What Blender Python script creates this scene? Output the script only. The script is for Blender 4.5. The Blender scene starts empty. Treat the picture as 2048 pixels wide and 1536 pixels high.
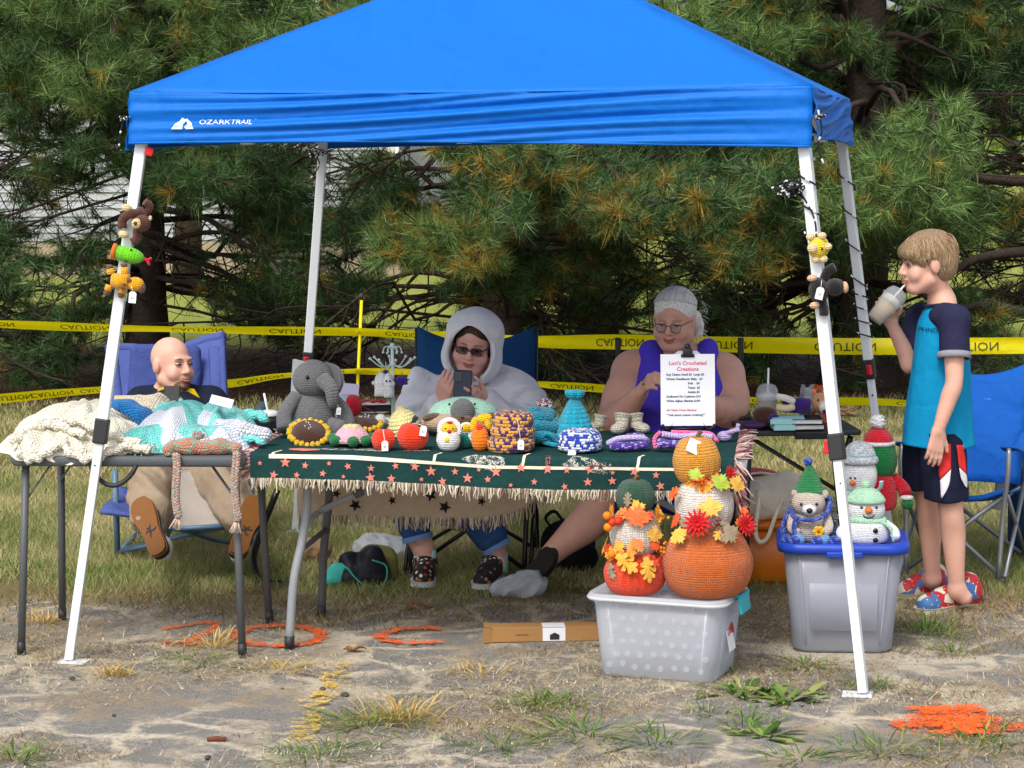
import bpy, math, random
import numpy as np
import openvdb
from mathutils import Vector, Matrix, Euler

random.seed(5)
rng = np.random.default_rng(7)
PI = math.pi
SC = bpy.context.scene

# ---------------------------------------------------------------- camera, sky, sun, exposure
FPX, PITCH, ROLL, CAMH = 4561.9, .1044, -.0046, 1.8474
_c, _s, _cr, _sr = math.cos(PITCH), math.sin(PITCH), math.cos(ROLL), math.sin(ROLL)
_U, _F, _R = np.array([0, _s, _c]), np.array([0, _c, -_s]), np.array([1., 0, 0])
CR, CU = _cr*_R + _sr*_U, -_sr*_R + _cr*_U
cam_data = bpy.data.cameras.new('camera')
cam = bpy.data.objects.new('camera', cam_data)
SC.collection.objects.link(cam)
cam_data.sensor_width = 36
cam_data.lens = FPX*36/2048
cam_data.clip_start, cam_data.clip_end = .1, 900
M4 = Matrix.Identity(4)
for i in range(3):
    M4[i][0], M4[i][1], M4[i][2] = CR[i], CU[i], -_F[i]
M4[2][3] = CAMH
cam.matrix_world = M4
SC.camera = cam

SUN_EL, SUN_AZ = math.radians(52), math.radians(205)    # azimuth clockwise from +Y
world = bpy.data.worlds.new('World')
SC.world = world
world.use_nodes = True
wn = world.node_tree
wn.nodes.clear()
w_out = wn.nodes.new('ShaderNodeOutputWorld')
w_bg = wn.nodes.new('ShaderNodeBackground')
w_hs = wn.nodes.new('ShaderNodeHueSaturation')
w_sky = wn.nodes.new('ShaderNodeTexSky')
w_sky.sky_type = 'NISHITA'
w_sky.sun_disc = False
w_sky.sun_elevation, w_sky.sun_rotation = SUN_EL, SUN_AZ
w_sky.air_density, w_sky.dust_density = 1.0, 4.0
w_hs.inputs['Saturation'].default_value = .45            # a thin bright overcast
w_bg.inputs['Strength'].default_value = .15
wn.links.new(w_sky.outputs[0], w_hs.inputs['Color'])
wn.links.new(w_hs.outputs[0], w_bg.inputs['Color'])
wn.links.new(w_bg.outputs[0], w_out.inputs['Surface'])
sun_data = bpy.data.lights.new('sun', 'SUN')
sun_data.energy, sun_data.angle = 1.05, math.radians(14)
sun_data.color = (1, .95, .88)
sun = bpy.data.objects.new('sun', sun_data)
SC.collection.objects.link(sun)
_sd = Vector((math.sin(SUN_AZ)*math.cos(SUN_EL), math.cos(SUN_AZ)*math.cos(SUN_EL), math.sin(SUN_EL)))
sun.rotation_euler = _sd.to_track_quat('Z', 'Y').to_euler()
sun.location = (0, 0, 12)
SC.view_settings.view_transform = 'Standard'
SC.view_settings.look = 'None'
SC.view_settings.exposure = .62
SC.view_settings.gamma = 1
SC.view_settings.use_curve_mapping = False
SC.cycles.use_denoising = True
SC.cycles.max_bounces = 8
SC.cycles.transparent_max_bounces = 12

def ray(px, py):
    return (px-1024)/FPX*CR + (768-py)/FPX*CU + _F
def G(px, py, z=0.):
    """world point where the line of sight through a photograph pixel meets height z"""
    d = ray(px, py)
    return np.array([0, 0, CAMH]) + (z-CAMH)/d[2]*d
def P(px, py, Y):
    """world point on that line of sight at distance Y"""
    d = ray(px, py)
    return np.array([0, 0, CAMH]) + Y/d[1]*d
def S(Y):
    return FPX/Y

# ---------------------------------------------------------------- mesh helpers
class Pc:
    """a piece: vertices, face arrays and one uv array per face array"""
    def __init__(s, V, F, UV=None, mi=0):
        s.V = np.asarray(V, float).reshape(-1, 3)
        s.F = [np.asarray(f, int) for f in F]
        s.UV = UV if UV is not None else [np.zeros(f.shape+(2,)) for f in s.F]
        s.mi = mi
    def m(s, i):
        s.mi = i
        return s

def rot3(rx=0, ry=0, rz=0):
    return np.array(Euler((rx, ry, rz)).to_matrix())
def xf(p, loc=(0, 0, 0), rot=(0, 0, 0), sc=1., R=None):
    if R is None:
        R = rot3(*rot)
    return Pc((p.V*np.asarray(sc)) @ R.T + np.asarray(loc), p.F, p.UV, p.mi)
def align(d, up=(0, 0, 1)):
    """rotation matrix taking local z to direction d"""
    d = np.asarray(d, float)
    return np.array(Vector(d).to_track_quat('Z', 'Y').to_matrix())

def surf(V, wrap=False, uv=(1, 1), cap0=False, cap1=False):
    V = np.asarray(V, float)
    nv, nu = V.shape[:2]
    i = np.arange(nv-1)[:, None]
    j = np.arange(nu if wrap else nu-1)[None, :]
    j2 = (j+1) % nu
    f = np.stack([i*nu+j, i*nu+j2, (i+1)*nu+j2, (i+1)*nu+j], -1).reshape(-1, 4)
    den = nu if wrap else nu-1
    u0, u1, v0, v1 = j/den*uv[0], (j+1)/den*uv[0], i/(nv-1)*uv[1], (i+1)/(nv-1)*uv[1]
    o = np.zeros((nv-1, j.shape[1]))
    UV = np.stack([np.stack([u0+o, v0+o], -1), np.stack([u1+o, v0+o], -1), np.stack([u1+o, v1+o], -1), np.stack([u0+o, v1+o], -1)], -2).reshape(-1, 4, 2)
    VV = V.reshape(-1, 3)
    F, U = [f], [UV]
    for flag, row in ((cap0, 0), (cap1, nv-1)):
        if flag:
            c = V[row].mean(0)
            k = len(VV)
            VV = np.vstack([VV, c])
            a = row*nu+np.arange(nu)
            b = row*nu+(np.arange(nu)+1) % nu
            t = np.stack([b, a, np.full(nu, k)], -1) if row == 0 else np.stack([a, b, np.full(nu, k)], -1)
            F.append(t)
            U.append(np.zeros((nu, 3, 2)))
    return Pc(VV, F, U)

def spl(pts, n):
    """Catmull-Rom resample"""
    p = np.asarray(pts, float)
    p = np.vstack([2*p[0]-p[1], p, 2*p[-1]-p[-2]])
    t = np.linspace(0, len(p)-3-1e-6, n)
    k = t.astype(int)
    f = (t-k)[:, None]
    a, b, c, d = p[k], p[k+1], p[k+2], p[k+3]
    return .5*((2*b)+(c-a)*f+(2*a-5*b+4*c-d)*f*f+(3*b-a-3*c+d)*f**3)

def tube(pts, r, n=8, cap=True, st=.008, flat=1.):
    p = np.asarray(pts, float)
    k = len(p)
    r = np.broadcast_to(np.asarray(r, float), (k,))
    t = np.gradient(p, axis=0)
    t /= np.linalg.norm(t, axis=1)[:, None]+1e-9
    a = np.array([0, 0, 1.]) if abs(t[0][2]) < .9 else np.array([1., 0, 0])
    V = np.empty((k, n, 3))
    th = np.linspace(0, 2*PI, n, endpoint=False)
    x = None
    for i in range(k):
        if x is None:
            x = np.cross(t[i], a)
        else:
            x = x - t[i]*(x@t[i])
        x /= np.linalg.norm(x)+1e-9
        y = np.cross(t[i], x)
        V[i] = p[i]+r[i]*(np.cos(th)[:, None]*x+flat*np.sin(th)[:, None]*y)
    L = np.linalg.norm(np.diff(p, axis=0), axis=1).sum()
    return surf(V, True, (max(4, round(2*PI*r.mean()/st)), max(2, round(L/st))), cap, cap)

def lathe(prof, n=24, uv=None, st=.008, rib=None, res=0, cap0=False, cap1=False):
    pr = np.asarray(prof, float)
    if res:
        pr = spl(pr, res)
        pr[:, 0] = np.maximum(pr[:, 0], 0)
    th = np.linspace(0, 2*PI, n, endpoint=False)
    r = pr[:, 0][:, None]*(rib(th)[None, :] if rib else np.ones((1, n)))
    V = np.stack([r*np.cos(th), r*np.sin(th), np.broadcast_to(pr[:, 1][:, None], r.shape)], -1)
    if uv is None:
        L = np.linalg.norm(np.diff(pr, axis=0), axis=1).sum()
        uv = (max(4, round(2*PI*pr[:, 0].max()*.85/st)), max(2, round(L/st)))
    return surf(V, True, uv, cap0, cap1)

def ell(c, r, rot=(0, 0, 0), n=16, m=10, st=.008, R=None):
    r = np.broadcast_to(np.asarray(r, float), (3,))
    a = np.linspace(-PI/2, PI/2, m)
    p = lathe(np.stack([np.cos(a), np.sin(a)], -1), n, uv=(max(4, round(5.6*r[0]/st)), max(3, round(PI*r[2]/st))))
    return xf(xf(p, sc=r), c, rot, R=R)

def box(c, s, rot=(0, 0, 0)):
    x, y, z = np.asarray(s, float)/2
    V = [(-x, -y, -z), (x, -y, -z), (x, y, -z), (-x, y, -z), (-x, -y, z), (x, -y, z), (x, y, z), (-x, y, z)]
    F = np.array([(0, 3, 2, 1), (4, 5, 6, 7), (0, 1, 5, 4), (1, 2, 6, 5), (2, 3, 7, 6), (3, 0, 4, 7)])
    uv = np.tile(np.array([(0, 0), (1, 0), (1, 1), (0, 1)], float)*40*max(s), (6, 1, 1))
    return xf(Pc(V, [F], [uv]), c, rot)

def beam(a, b, w, h, up=(0, 0, 1)):
    """rectangular bar between two points"""
    a, b = np.asarray(a, float), np.asarray(b, float)
    d = b-a
    L = np.linalg.norm(d)
    d = d/L
    x = np.cross(d, up)
    if np.linalg.norm(x) < 1e-3:
        x = np.cross(d, (0, 1, 0))
    x /= np.linalg.norm(x)
    y = np.cross(x, d)
    p = box((0, 0, L/2), (w, h, L))
    return xf(p, a, R=np.stack([x, y, d], -1))

def prism(poly, t, c=(0, 0, 0), R=None, rot=(0, 0, 0)):
    """polygon in local xz, thickness t along y"""
    q = np.asarray(poly, float)
    n = len(q)
    V = np.vstack([np.stack([q[:, 0], np.full(n, -t/2), q[:, 1]], -1), np.stack([q[:, 0], np.full(n, t/2), q[:, 1]], -1)])
    k = np.arange(n)
    s = np.stack([k, (k+1) % n, n+(k+1) % n, n+k], -1)
    F = [s, k[None, :], (2*n-1-k)[None, :]]
    return xf(Pc(V, F), c, rot, R=R)

def build(name, pieces, m, parent=None, loc=None, rot=None, smooth=True, bevel=0, label=None, cat=None, group=None, kind=None, sub=0, solid=0):
    if isinstance(pieces, Pc):
        pieces = [pieces]
    ms = m if isinstance(m, (list, tuple)) else [m]
    me = bpy.data.meshes.new(name)
    V = np.vstack([p.V for p in pieces])
    LI, LS, MI, UV, off, ls = [], [], [], [], 0, 0
    for p in pieces:
        for f, u in zip(p.F, p.UV):
            if f.size == 0:
                continue
            n, k = f.shape
            LI.append((f+off).ravel())
            LS.append(ls+np.arange(n)*k)
            MI.append(np.full(n, p.mi))
            UV.append(np.asarray(u).reshape(-1, 2))
            ls += n*k
        off += len(p.V)
    LI, LS, MI, UV = np.concatenate(LI), np.concatenate(LS), np.concatenate(MI), np.concatenate(UV)
    me.vertices.add(len(V))
    me.vertices.foreach_set('co', V.astype(np.float32).ravel())
    me.loops.add(len(LI))
    me.loops.foreach_set('vertex_index', LI.astype(np.int32))
    me.polygons.add(len(LS))
    me.polygons.foreach_set('loop_start', LS.astype(np.int32))
    me.polygons.foreach_set('material_index', MI.astype(np.int32))
    me.polygons.foreach_set('use_smooth', np.full(len(LS), smooth))
    ul = me.uv_layers.new(name='uv')
    ul.data.foreach_set('uv', UV.astype(np.float32).ravel())
    for x in ms:
        me.materials.append(x)
    me.update(calc_edges=True)
    return link(name, me, parent, loc, rot, bevel, label, cat, group, kind, sub, solid)

def link(name, me, parent=None, loc=None, rot=None, bevel=0, label=None, cat=None, group=None, kind=None, sub=0, solid=0):
    o = bpy.data.objects.new(name, me)
    SC.collection.objects.link(o)
    if parent is not None:
        o.parent = parent
    if loc is not None:
        o.location = tuple(float(v) for v in loc)
    if rot is not None:
        o.rotation_euler = rot
    if solid:
        q = o.modifiers.new('solid', 'SOLIDIFY')
        q.thickness = solid
        q.offset = 0
    if bevel:
        q = o.modifiers.new('bevel', 'BEVEL')
        q.width, q.segments, q.limit_method = bevel, 2, 'ANGLE'
    if sub:
        q = o.modifiers.new('sub', 'SUBSURF')
        q.levels = q.render_levels = sub
    return tag(o, label, cat, group, kind)
def tag(o, label=None, cat=None, group=None, kind=None):
    for k, v in (('label', label), ('category', cat), ('group', group), ('kind', kind)):
        if v:
            o[k] = v
    return o
def thing(name, loc, label, cat, group=None, rot=(0, 0, 0)):
    return link(name, None, None, loc, rot, label=label, cat=cat, group=group)
def kids(o):
    return [c for c in bpy.data.objects if c.parent == o]
def dup(o, loc=None, rot=None, label=None, parent=None, kmap=None):
    kmap = kmap or {}
    if not kmap:
        for c in bpy.data.objects:
            if c.parent:
                kmap.setdefault(c.parent.name, []).append(c)
    c = o.copy()
    SC.collection.objects.link(c)
    c.parent = parent
    if loc is not None:
        c.location = tuple(float(v) for v in loc)
    if rot is not None:
        c.rotation_euler = rot
    if label:
        c['label'] = label
    for k in kmap.get(o.name, []):
        dup(k, parent=c, kmap=kmap)
    return c

def text_mesh(s, size, depth=.0006, align='CENTER', font_bold=0., width=1.):
    cu = bpy.data.curves.new('text', 'FONT')
    cu.body, cu.size, cu.align_x, cu.align_y = s, size, align, 'CENTER'
    cu.extrude, cu.offset = depth/2, font_bold
    cu.resolution_u = 2
    o = bpy.data.objects.new('text', cu)
    SC.collection.objects.link(o)
    dg = bpy.context.evaluated_depsgraph_get()
    me = bpy.data.meshes.new_from_object(o.evaluated_get(dg))
    bpy.data.objects.remove(o)
    bpy.data.curves.remove(cu)
    n = len(me.vertices)
    V = np.empty(n*3)
    me.vertices.foreach_get('co', V)
    V = V.reshape(-1, 3)
    by = {}
    for p in me.polygons:
        by.setdefault(len(p.vertices), []).append(list(p.vertices))
    bpy.data.meshes.remove(me)
    if not n:
        return Pc(np.zeros((3, 3)), [np.zeros((0, 3), int)])
    V = V*(width, 1, 1)
    return Pc(np.stack([V[:, 0], -V[:, 2], V[:, 1]], -1), [np.array(v) for v in by.values()])   # now reads in the xz plane, facing -y

# ---------------------------------------------------------------- smooth solids from distance fields
def sd_cap(a, b, ra, rb, k=.02, sub=False):
    return ('cap', np.asarray(a, float), np.asarray(b, float), ra, rb, k, sub)
def sd_ell(c, r, R=None, k=.02, sub=False):
    return ('ell', np.asarray(c, float), np.broadcast_to(np.asarray(r, float), (3,)), np.eye(3) if R is None else R, k, sub)
def sd_box(c, s, R=None, rd=.01, k=.02, sub=False):
    return ('box', np.asarray(c, float), np.asarray(s, float)/2, np.eye(3) if R is None else R, rd, k, sub)
def prim_bounds(q):
    if q[0] == 'cap':
        m = max(q[3], q[4])
        return np.minimum(q[1], q[2])-m, np.maximum(q[1], q[2])+m
    e = np.abs(q[3]) @ q[2]
    return q[1]-e, q[1]+e
def sd_eval(q, Pn):
    if q[0] == 'cap':
        a, b = q[1], q[2]
        ba = b-a
        h = np.clip(((Pn-a)@ba)/(ba@ba+1e-12), 0, 1)
        return np.linalg.norm(Pn-a-h[..., None]*ba, axis=-1)-(q[3]+(q[4]-q[3])*h)
    L = (Pn-q[1]) @ q[3]
    if q[0] == 'ell':
        k0 = np.linalg.norm(L/q[2], axis=-1)
        k1 = np.linalg.norm(L/(q[2]**2), axis=-1)+1e-9
        return k0*(k0-1)/k1
    d = np.abs(L)-(q[2]-q[4])
    return np.linalg.norm(np.maximum(d, 0), axis=-1)+np.minimum(d.max(-1), 0)-q[4]
class Field:
    def __init__(s, prims, vox, pad=.04, lo=None, hi=None):
        B = [prim_bounds(q) for q in prims]
        s.lo = np.min([b[0] for b in B], 0)-pad if lo is None else np.asarray(lo, float)
        s.hi = np.max([b[1] for b in B], 0)+pad if hi is None else np.asarray(hi, float)
        s.vox = vox
        n = np.ceil((s.hi-s.lo)/vox).astype(int)+1
        s.ax = [s.lo[i]+np.arange(n[i])*vox for i in range(3)]
        s.D = np.full(n, .2, np.float32)
        s.add(prims)
    def add(s, prims):
        for q in prims:
            k, sub = q[-2], q[-1]
            lo, hi = prim_bounds(q)
            g = k+.03
            sl = []
            for i in range(3):
                i0 = max(0, int((lo[i]-g-s.lo[i])/s.vox))
                i1 = min(len(s.ax[i]), int((hi[i]+g-s.lo[i])/s.vox)+2)
                sl.append(slice(i0, max(i0, i1)))
            sl = tuple(sl)
            if s.D[sl].size == 0:
                continue
            Pn = np.stack(np.meshgrid(*[s.ax[i][sl[i]] for i in range(3)], indexing='ij'), -1)
            d = sd_eval(q, Pn)
            a = s.D[sl]
            if sub:
                h = np.maximum(k-np.abs(a+d), 0)/k
                s.D[sl] = np.maximum(a, -d)+h*h*k/4
            else:
                h = np.maximum(k-np.abs(a-d), 0)/k
                s.D[sl] = np.minimum(a, d)-h*h*k/4
        return s
    def pts(s):
        return np.meshgrid(*s.ax, indexing='ij', sparse=True)
    def mesh(s, D=None, mi=0):
        D = s.D if D is None else D
        g = openvdb.FloatGrid(1.0)
        g.copyFromArray(np.ascontiguousarray(np.clip(D, -.1, .1), dtype=np.float32)*1.0)
        v, q = g.convertToQuads(0.)
        q = np.asarray(q)[:, ::-1]
        return Pc(np.asarray(v)*s.vox+s.lo, [q])
def wob(X, Y, Z, sc, seed=0):
    """cheap smooth 3-D noise in about -1..1"""
    r = np.random.default_rng(seed)
    o = 0
    for i in range(5):
        d = r.normal(size=3)
        d *= sc*(.7+.25*i)/np.linalg.norm(d)
        o = o+np.sin(d[0]*X+d[1]*Y+d[2]*Z+r.uniform(0, 6.28)+1.3*np.sin(d[1]*X*.7-d[0]*Y*.7+d[2]*.5*Z))/(1+.35*i)
    return o/2.6
# ---------------------------------------------------------------- materials
def C(h):
    """sRGB hex to linear"""
    h = h.lstrip('#')
    o = []
    for i in (0, 2, 4):
        v = int(h[i:i+2], 16)/255
        o.append(v/12.92 if v <= .04045 else ((v+.055)/1.055)**2.4)
    return tuple(o)+(1.,)
def nt_new(name):
    m = bpy.data.materials.new(name)
    m.use_nodes = True
    t = m.node_tree
    return m, t, t.nodes['Principled BSDF']
def nd(t, typ, ins=None, **kw):
    n = t.nodes.new('ShaderNode'+typ)
    for k, v in kw.items():
        setattr(n, k, v)
    for k, v in (ins or {}).items():
        if isinstance(v, bpy.types.NodeSocket):
            t.links.new(v, n.inputs[k])
        else:
            n.inputs[k].default_value = v
    return n
def mth(t, op, a, b=0., c=0.):
    return nd(t, 'Math', {0: a, 1: b, 2: c}, operation=op).outputs[0]
def mixc(t, f, a, b):
    n = nd(t, 'Mix', data_type='RGBA')
    for k, v in ((0, f), (6, a), (7, b)):
        if isinstance(v, bpy.types.NodeSocket):
            t.links.new(v, n.inputs[k])
        else:
            n.inputs[k].default_value = v
    return n.outputs[2]
def sc4(c, k):
    return (min(1, c[0]*k), min(1, c[1]*k), min(1, c[2]*k), 1)
def ocoord(t):
    return nd(t, 'TexCoord').outputs['Object']
_mats = {}
def mat(name, col, rough=.6, spec=.3, metal=0, var=.12, vs=30., bump=0., bs=200., sss=0., coat=0., sheen=0., fold=0., fs=14., alpha=1., trans=0.):
    if name in _mats:
        return _mats[name]
    if isinstance(col, str):
        col = C(col)
    m, t, b = nt_new(name)
    co = ocoord(t)
    nz = nd(t, 'TexNoise', {'Vector': co, 'Scale': vs, 'Detail': 4., 'Roughness': .6})
    t.links.new(mixc(t, nz.outputs[0], sc4(col, 1-var), sc4(col, 1+var)), b.inputs['Base Color'])
    b.inputs['Roughness'].default_value = rough
    b.inputs['Specular IOR Level'].default_value = spec
    b.inputs['Metallic'].default_value = metal
    b.inputs['Coat Weight'].default_value = coat
    b.inputs['Sheen Weight'].default_value = sheen
    if sss:
        b.inputs['Subsurface Weight'].default_value = sss
        b.inputs['Subsurface Radius'].default_value = (.012, .005, .003)
        b.inputs['Subsurface Scale'].default_value = 1.
    if trans:
        b.inputs['Transmission Weight'].default_value = trans
    b.inputs['Alpha'].default_value = alpha
    nrm = None
    if fold:
        f1 = nd(t, 'TexNoise', {'Vector': co, 'Scale': fs, 'Detail': 2., 'Distortion': .6})
        bp = nd(t, 'Bump', {'Height': f1.outputs[0], 'Strength': 1., 'Distance': fold})
        nrm = bp.outputs[0]
    if bump:
        f2 = nd(t, 'TexNoise', {'Vector': co, 'Scale': bs, 'Detail': 3.})
        bp = nd(t, 'Bump', {'Height': f2.outputs[0], 'Strength': .7, 'Distance': bump})
        if nrm is not None:
            t.links.new(nrm, bp.inputs['Normal'])
        nrm = bp.outputs[0]
    if nrm is not None:
        t.links.new(nrm, b.inputs['Normal'])
    _mats[name] = m
    return m
def _yarn(t, b, u, v, c1, c2, mixk, depth, rib):
    off = mth(t, 'MULTIPLY', mth(t, 'FLOOR', v), .5)
    uu = mth(t, 'ADD', u, off) if not rib else u
    su = mth(t, 'POWER', mth(t, 'ABSOLUTE', mth(t, 'SINE', mth(t, 'MULTIPLY', uu, PI))), .6)
    sv = mth(t, 'POWER', mth(t, 'ABSOLUTE', mth(t, 'SINE', mth(t, 'MULTIPLY', v, PI))), .6)
    h = mth(t, 'MULTIPLY', su, sv)
    cell = nd(t, 'CombineXYZ', {0: mth(t, 'FLOOR', uu), 1: mth(t, 'FLOOR', v)})
    wn_ = nd(t, 'TexWhiteNoise', {'Vector': cell.outputs[0]}, noise_dimensions='2D')
    if c2 is None:
        col = mixc(t, wn_.outputs[0], sc4(c1, .92), sc4(c1, 1.12))
    else:
        f = mth(t, 'GREATER_THAN', wn_.outputs[0], 1-mixk)
        col = mixc(t, f, c1, c2)
    t.links.new(col, b.inputs['Base Color'])
    b.inputs['Roughness'].default_value = .85
    b.inputs['Specular IOR Level'].default_value = .15
    b.inputs['Sheen Weight'].default_value = .25
    bp = nd(t, 'Bump', {'Height': h, 'Strength': .8, 'Distance': depth*.75})
    t.links.new(bp.outputs[0], b.inputs['Normal'])
def knit(name, c1, c2=None, mixk=.5, depth=.006, rib=False):
    """crochet stitches counted out along the uv map (one unit = one stitch)"""
    if name in _mats:
        return _mats[name]
    c1 = C(c1)
    c2 = C(c2) if c2 else None
    m, t, b = nt_new(name)
    sx = nd(t, 'SeparateXYZ', {0: nd(t, 'UVMap').outputs[0]})
    _yarn(t, b, sx.outputs[0], sx.outputs[1], c1, c2, mixk, depth, rib)
    _mats[name] = m
    return m
def panels(name, ca, cb, spans, depth=.009):
    """stitches in two yarns, the second worked over the given runs of the uv map"""
    m, t, b = nt_new(name)
    sx = nd(t, 'SeparateXYZ', {0: nd(t, 'UVMap').outputs[0]})
    _yarn(t, b, sx.outputs[0], sx.outputs[1], C(ca), None, .5, depth, False)
    f = 0.
    for u0, u1, v0, v1 in spans:
        g = mth(t, 'MULTIPLY', mth(t, 'MULTIPLY', mth(t, 'GREATER_THAN', sx.outputs[0], u0), mth(t, 'LESS_THAN', sx.outputs[0], u1)), mth(t, 'MULTIPLY', mth(t, 'GREATER_THAN', sx.outputs[1], v0), mth(t, 'LESS_THAN', sx.outputs[1], v1)))
        f = mth(t, 'MAXIMUM', f, g)
    src = b.inputs['Base Color'].links[0].from_socket
    t.links.new(mixc(t, f, src, C(cb)), b.inputs['Base Color'])
    return m
def knit3(name, c1, c2=None, mixk=.5, s=.011, depth=.008, warp=.02, rib=False):
    """the same stitches laid through object space for piled-up blankets"""
    if name in _mats:
        return _mats[name]
    c1 = C(c1)
    c2 = C(c2) if c2 else None
    m, t, b = nt_new(name)
    co = ocoord(t)
    nz = nd(t, 'TexNoise', {'Vector': co, 'Scale': 7., 'Detail': 2.})
    w = nd(t, 'VectorMath', {0: nz.outputs[1], 1: (warp*3, warp*3, warp*3)}, operation='MULTIPLY')
    ad = nd(t, 'VectorMath', {0: co, 1: w.outputs[0]}, operation='ADD')
    sx = nd(t, 'SeparateXYZ', {0: ad.outputs[0]})
    u = mth(t, 'MULTIPLY', mth(t, 'ADD', sx.outputs[0], mth(t, 'MULTIPLY', sx.outputs[1], .35)), 1/s)
    v = mth(t, 'MULTIPLY', mth(t, 'ADD', sx.outputs[2], mth(t, 'MULTIPLY', sx.outputs[1], .8)), 1/s)
    _yarn(t, b, u, v, c1, c2, mixk, depth, rib)
    _mats[name] = m
    return m
def patchy(name, col, cover, s, rough=.9, fine=140.):
    """paint or weave that has worn away in patches"""
    if name in _mats:
        return _mats[name]
    m, t, b = nt_new(name)
    co = nd(t, 'NewGeometry').outputs['Position']
    n1 = nd(t, 'TexNoise', {'Vector': co, 'Scale': s, 'Detail': 6., 'Roughness': .7}).outputs[0]
    n2 = nd(t, 'TexNoise', {'Vector': co, 'Scale': fine, 'Detail': 3.}).outputs[0]
    f = nd(t, 'MapRange', {0: mth(t, 'ADD', mth(t, 'MULTIPLY', n1, .6), mth(t, 'MULTIPLY', n2, .4)), 1: 1-cover-.05, 2: 1-cover+.05}).outputs[0]
    t.links.new(mixc(t, n2, sc4(C(col), .8), sc4(C(col), 1.15)), b.inputs['Base Color'])
    b.inputs['Roughness'].default_value = rough
    b.inputs['Specular IOR Level'].default_value = .15
    tr = nd(t, 'BsdfTransparent')
    mx = nd(t, 'MixShader', {0: f, 1: tr.outputs[0], 2: b.outputs[0]})
    t.links.new(mx.outputs[0], t.nodes['Material Output'].inputs[0])
    _mats[name] = m
    return m
def island(name, stops, rough=.6, translucent=.25, spec=.25, pn=0.):
    """one colour of the ramp for every separate blade, needle or leaf"""
    if name in _mats:
        return _mats[name]
    m, t, b = nt_new(name)
    g = nd(t, 'NewGeometry')
    fac = g.outputs['Random Per Island']
    if pn:
        nz = nd(t, 'TexNoise', {'Vector': g.outputs['Position'], 'Scale': pn, 'Detail': 3.}).outputs[0]
        fac = mth(t, 'ADD', mth(t, 'MULTIPLY', fac, .65), mth(t, 'MULTIPLY', mth(t, 'SUBTRACT', nz, .36), 1.35))
    r = nd(t, 'ValToRGB', {0: fac})
    e = r.color_ramp.elements
    while len(e) < len(stops):
        e.new(.5)
    for k, (p, c) in zip(e, stops):
        k.position, k.color = p, C(c)
    t.links.new(r.outputs[0], b.inputs['Base Color'])
    b.inputs['Roughness'].default_value = rough
    b.inputs['Specular IOR Level'].default_value = spec
    if translucent:
        tr = nd(t, 'BsdfTranslucent', {0: r.outputs[0]})
        mx = nd(t, 'MixShader', {0: translucent, 1: b.outputs[0], 2: tr.outputs[0]})
        t.links.new(mx.outputs[0], t.nodes['Material Output'].inputs[0])
    _mats[name] = m
    return m
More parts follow.
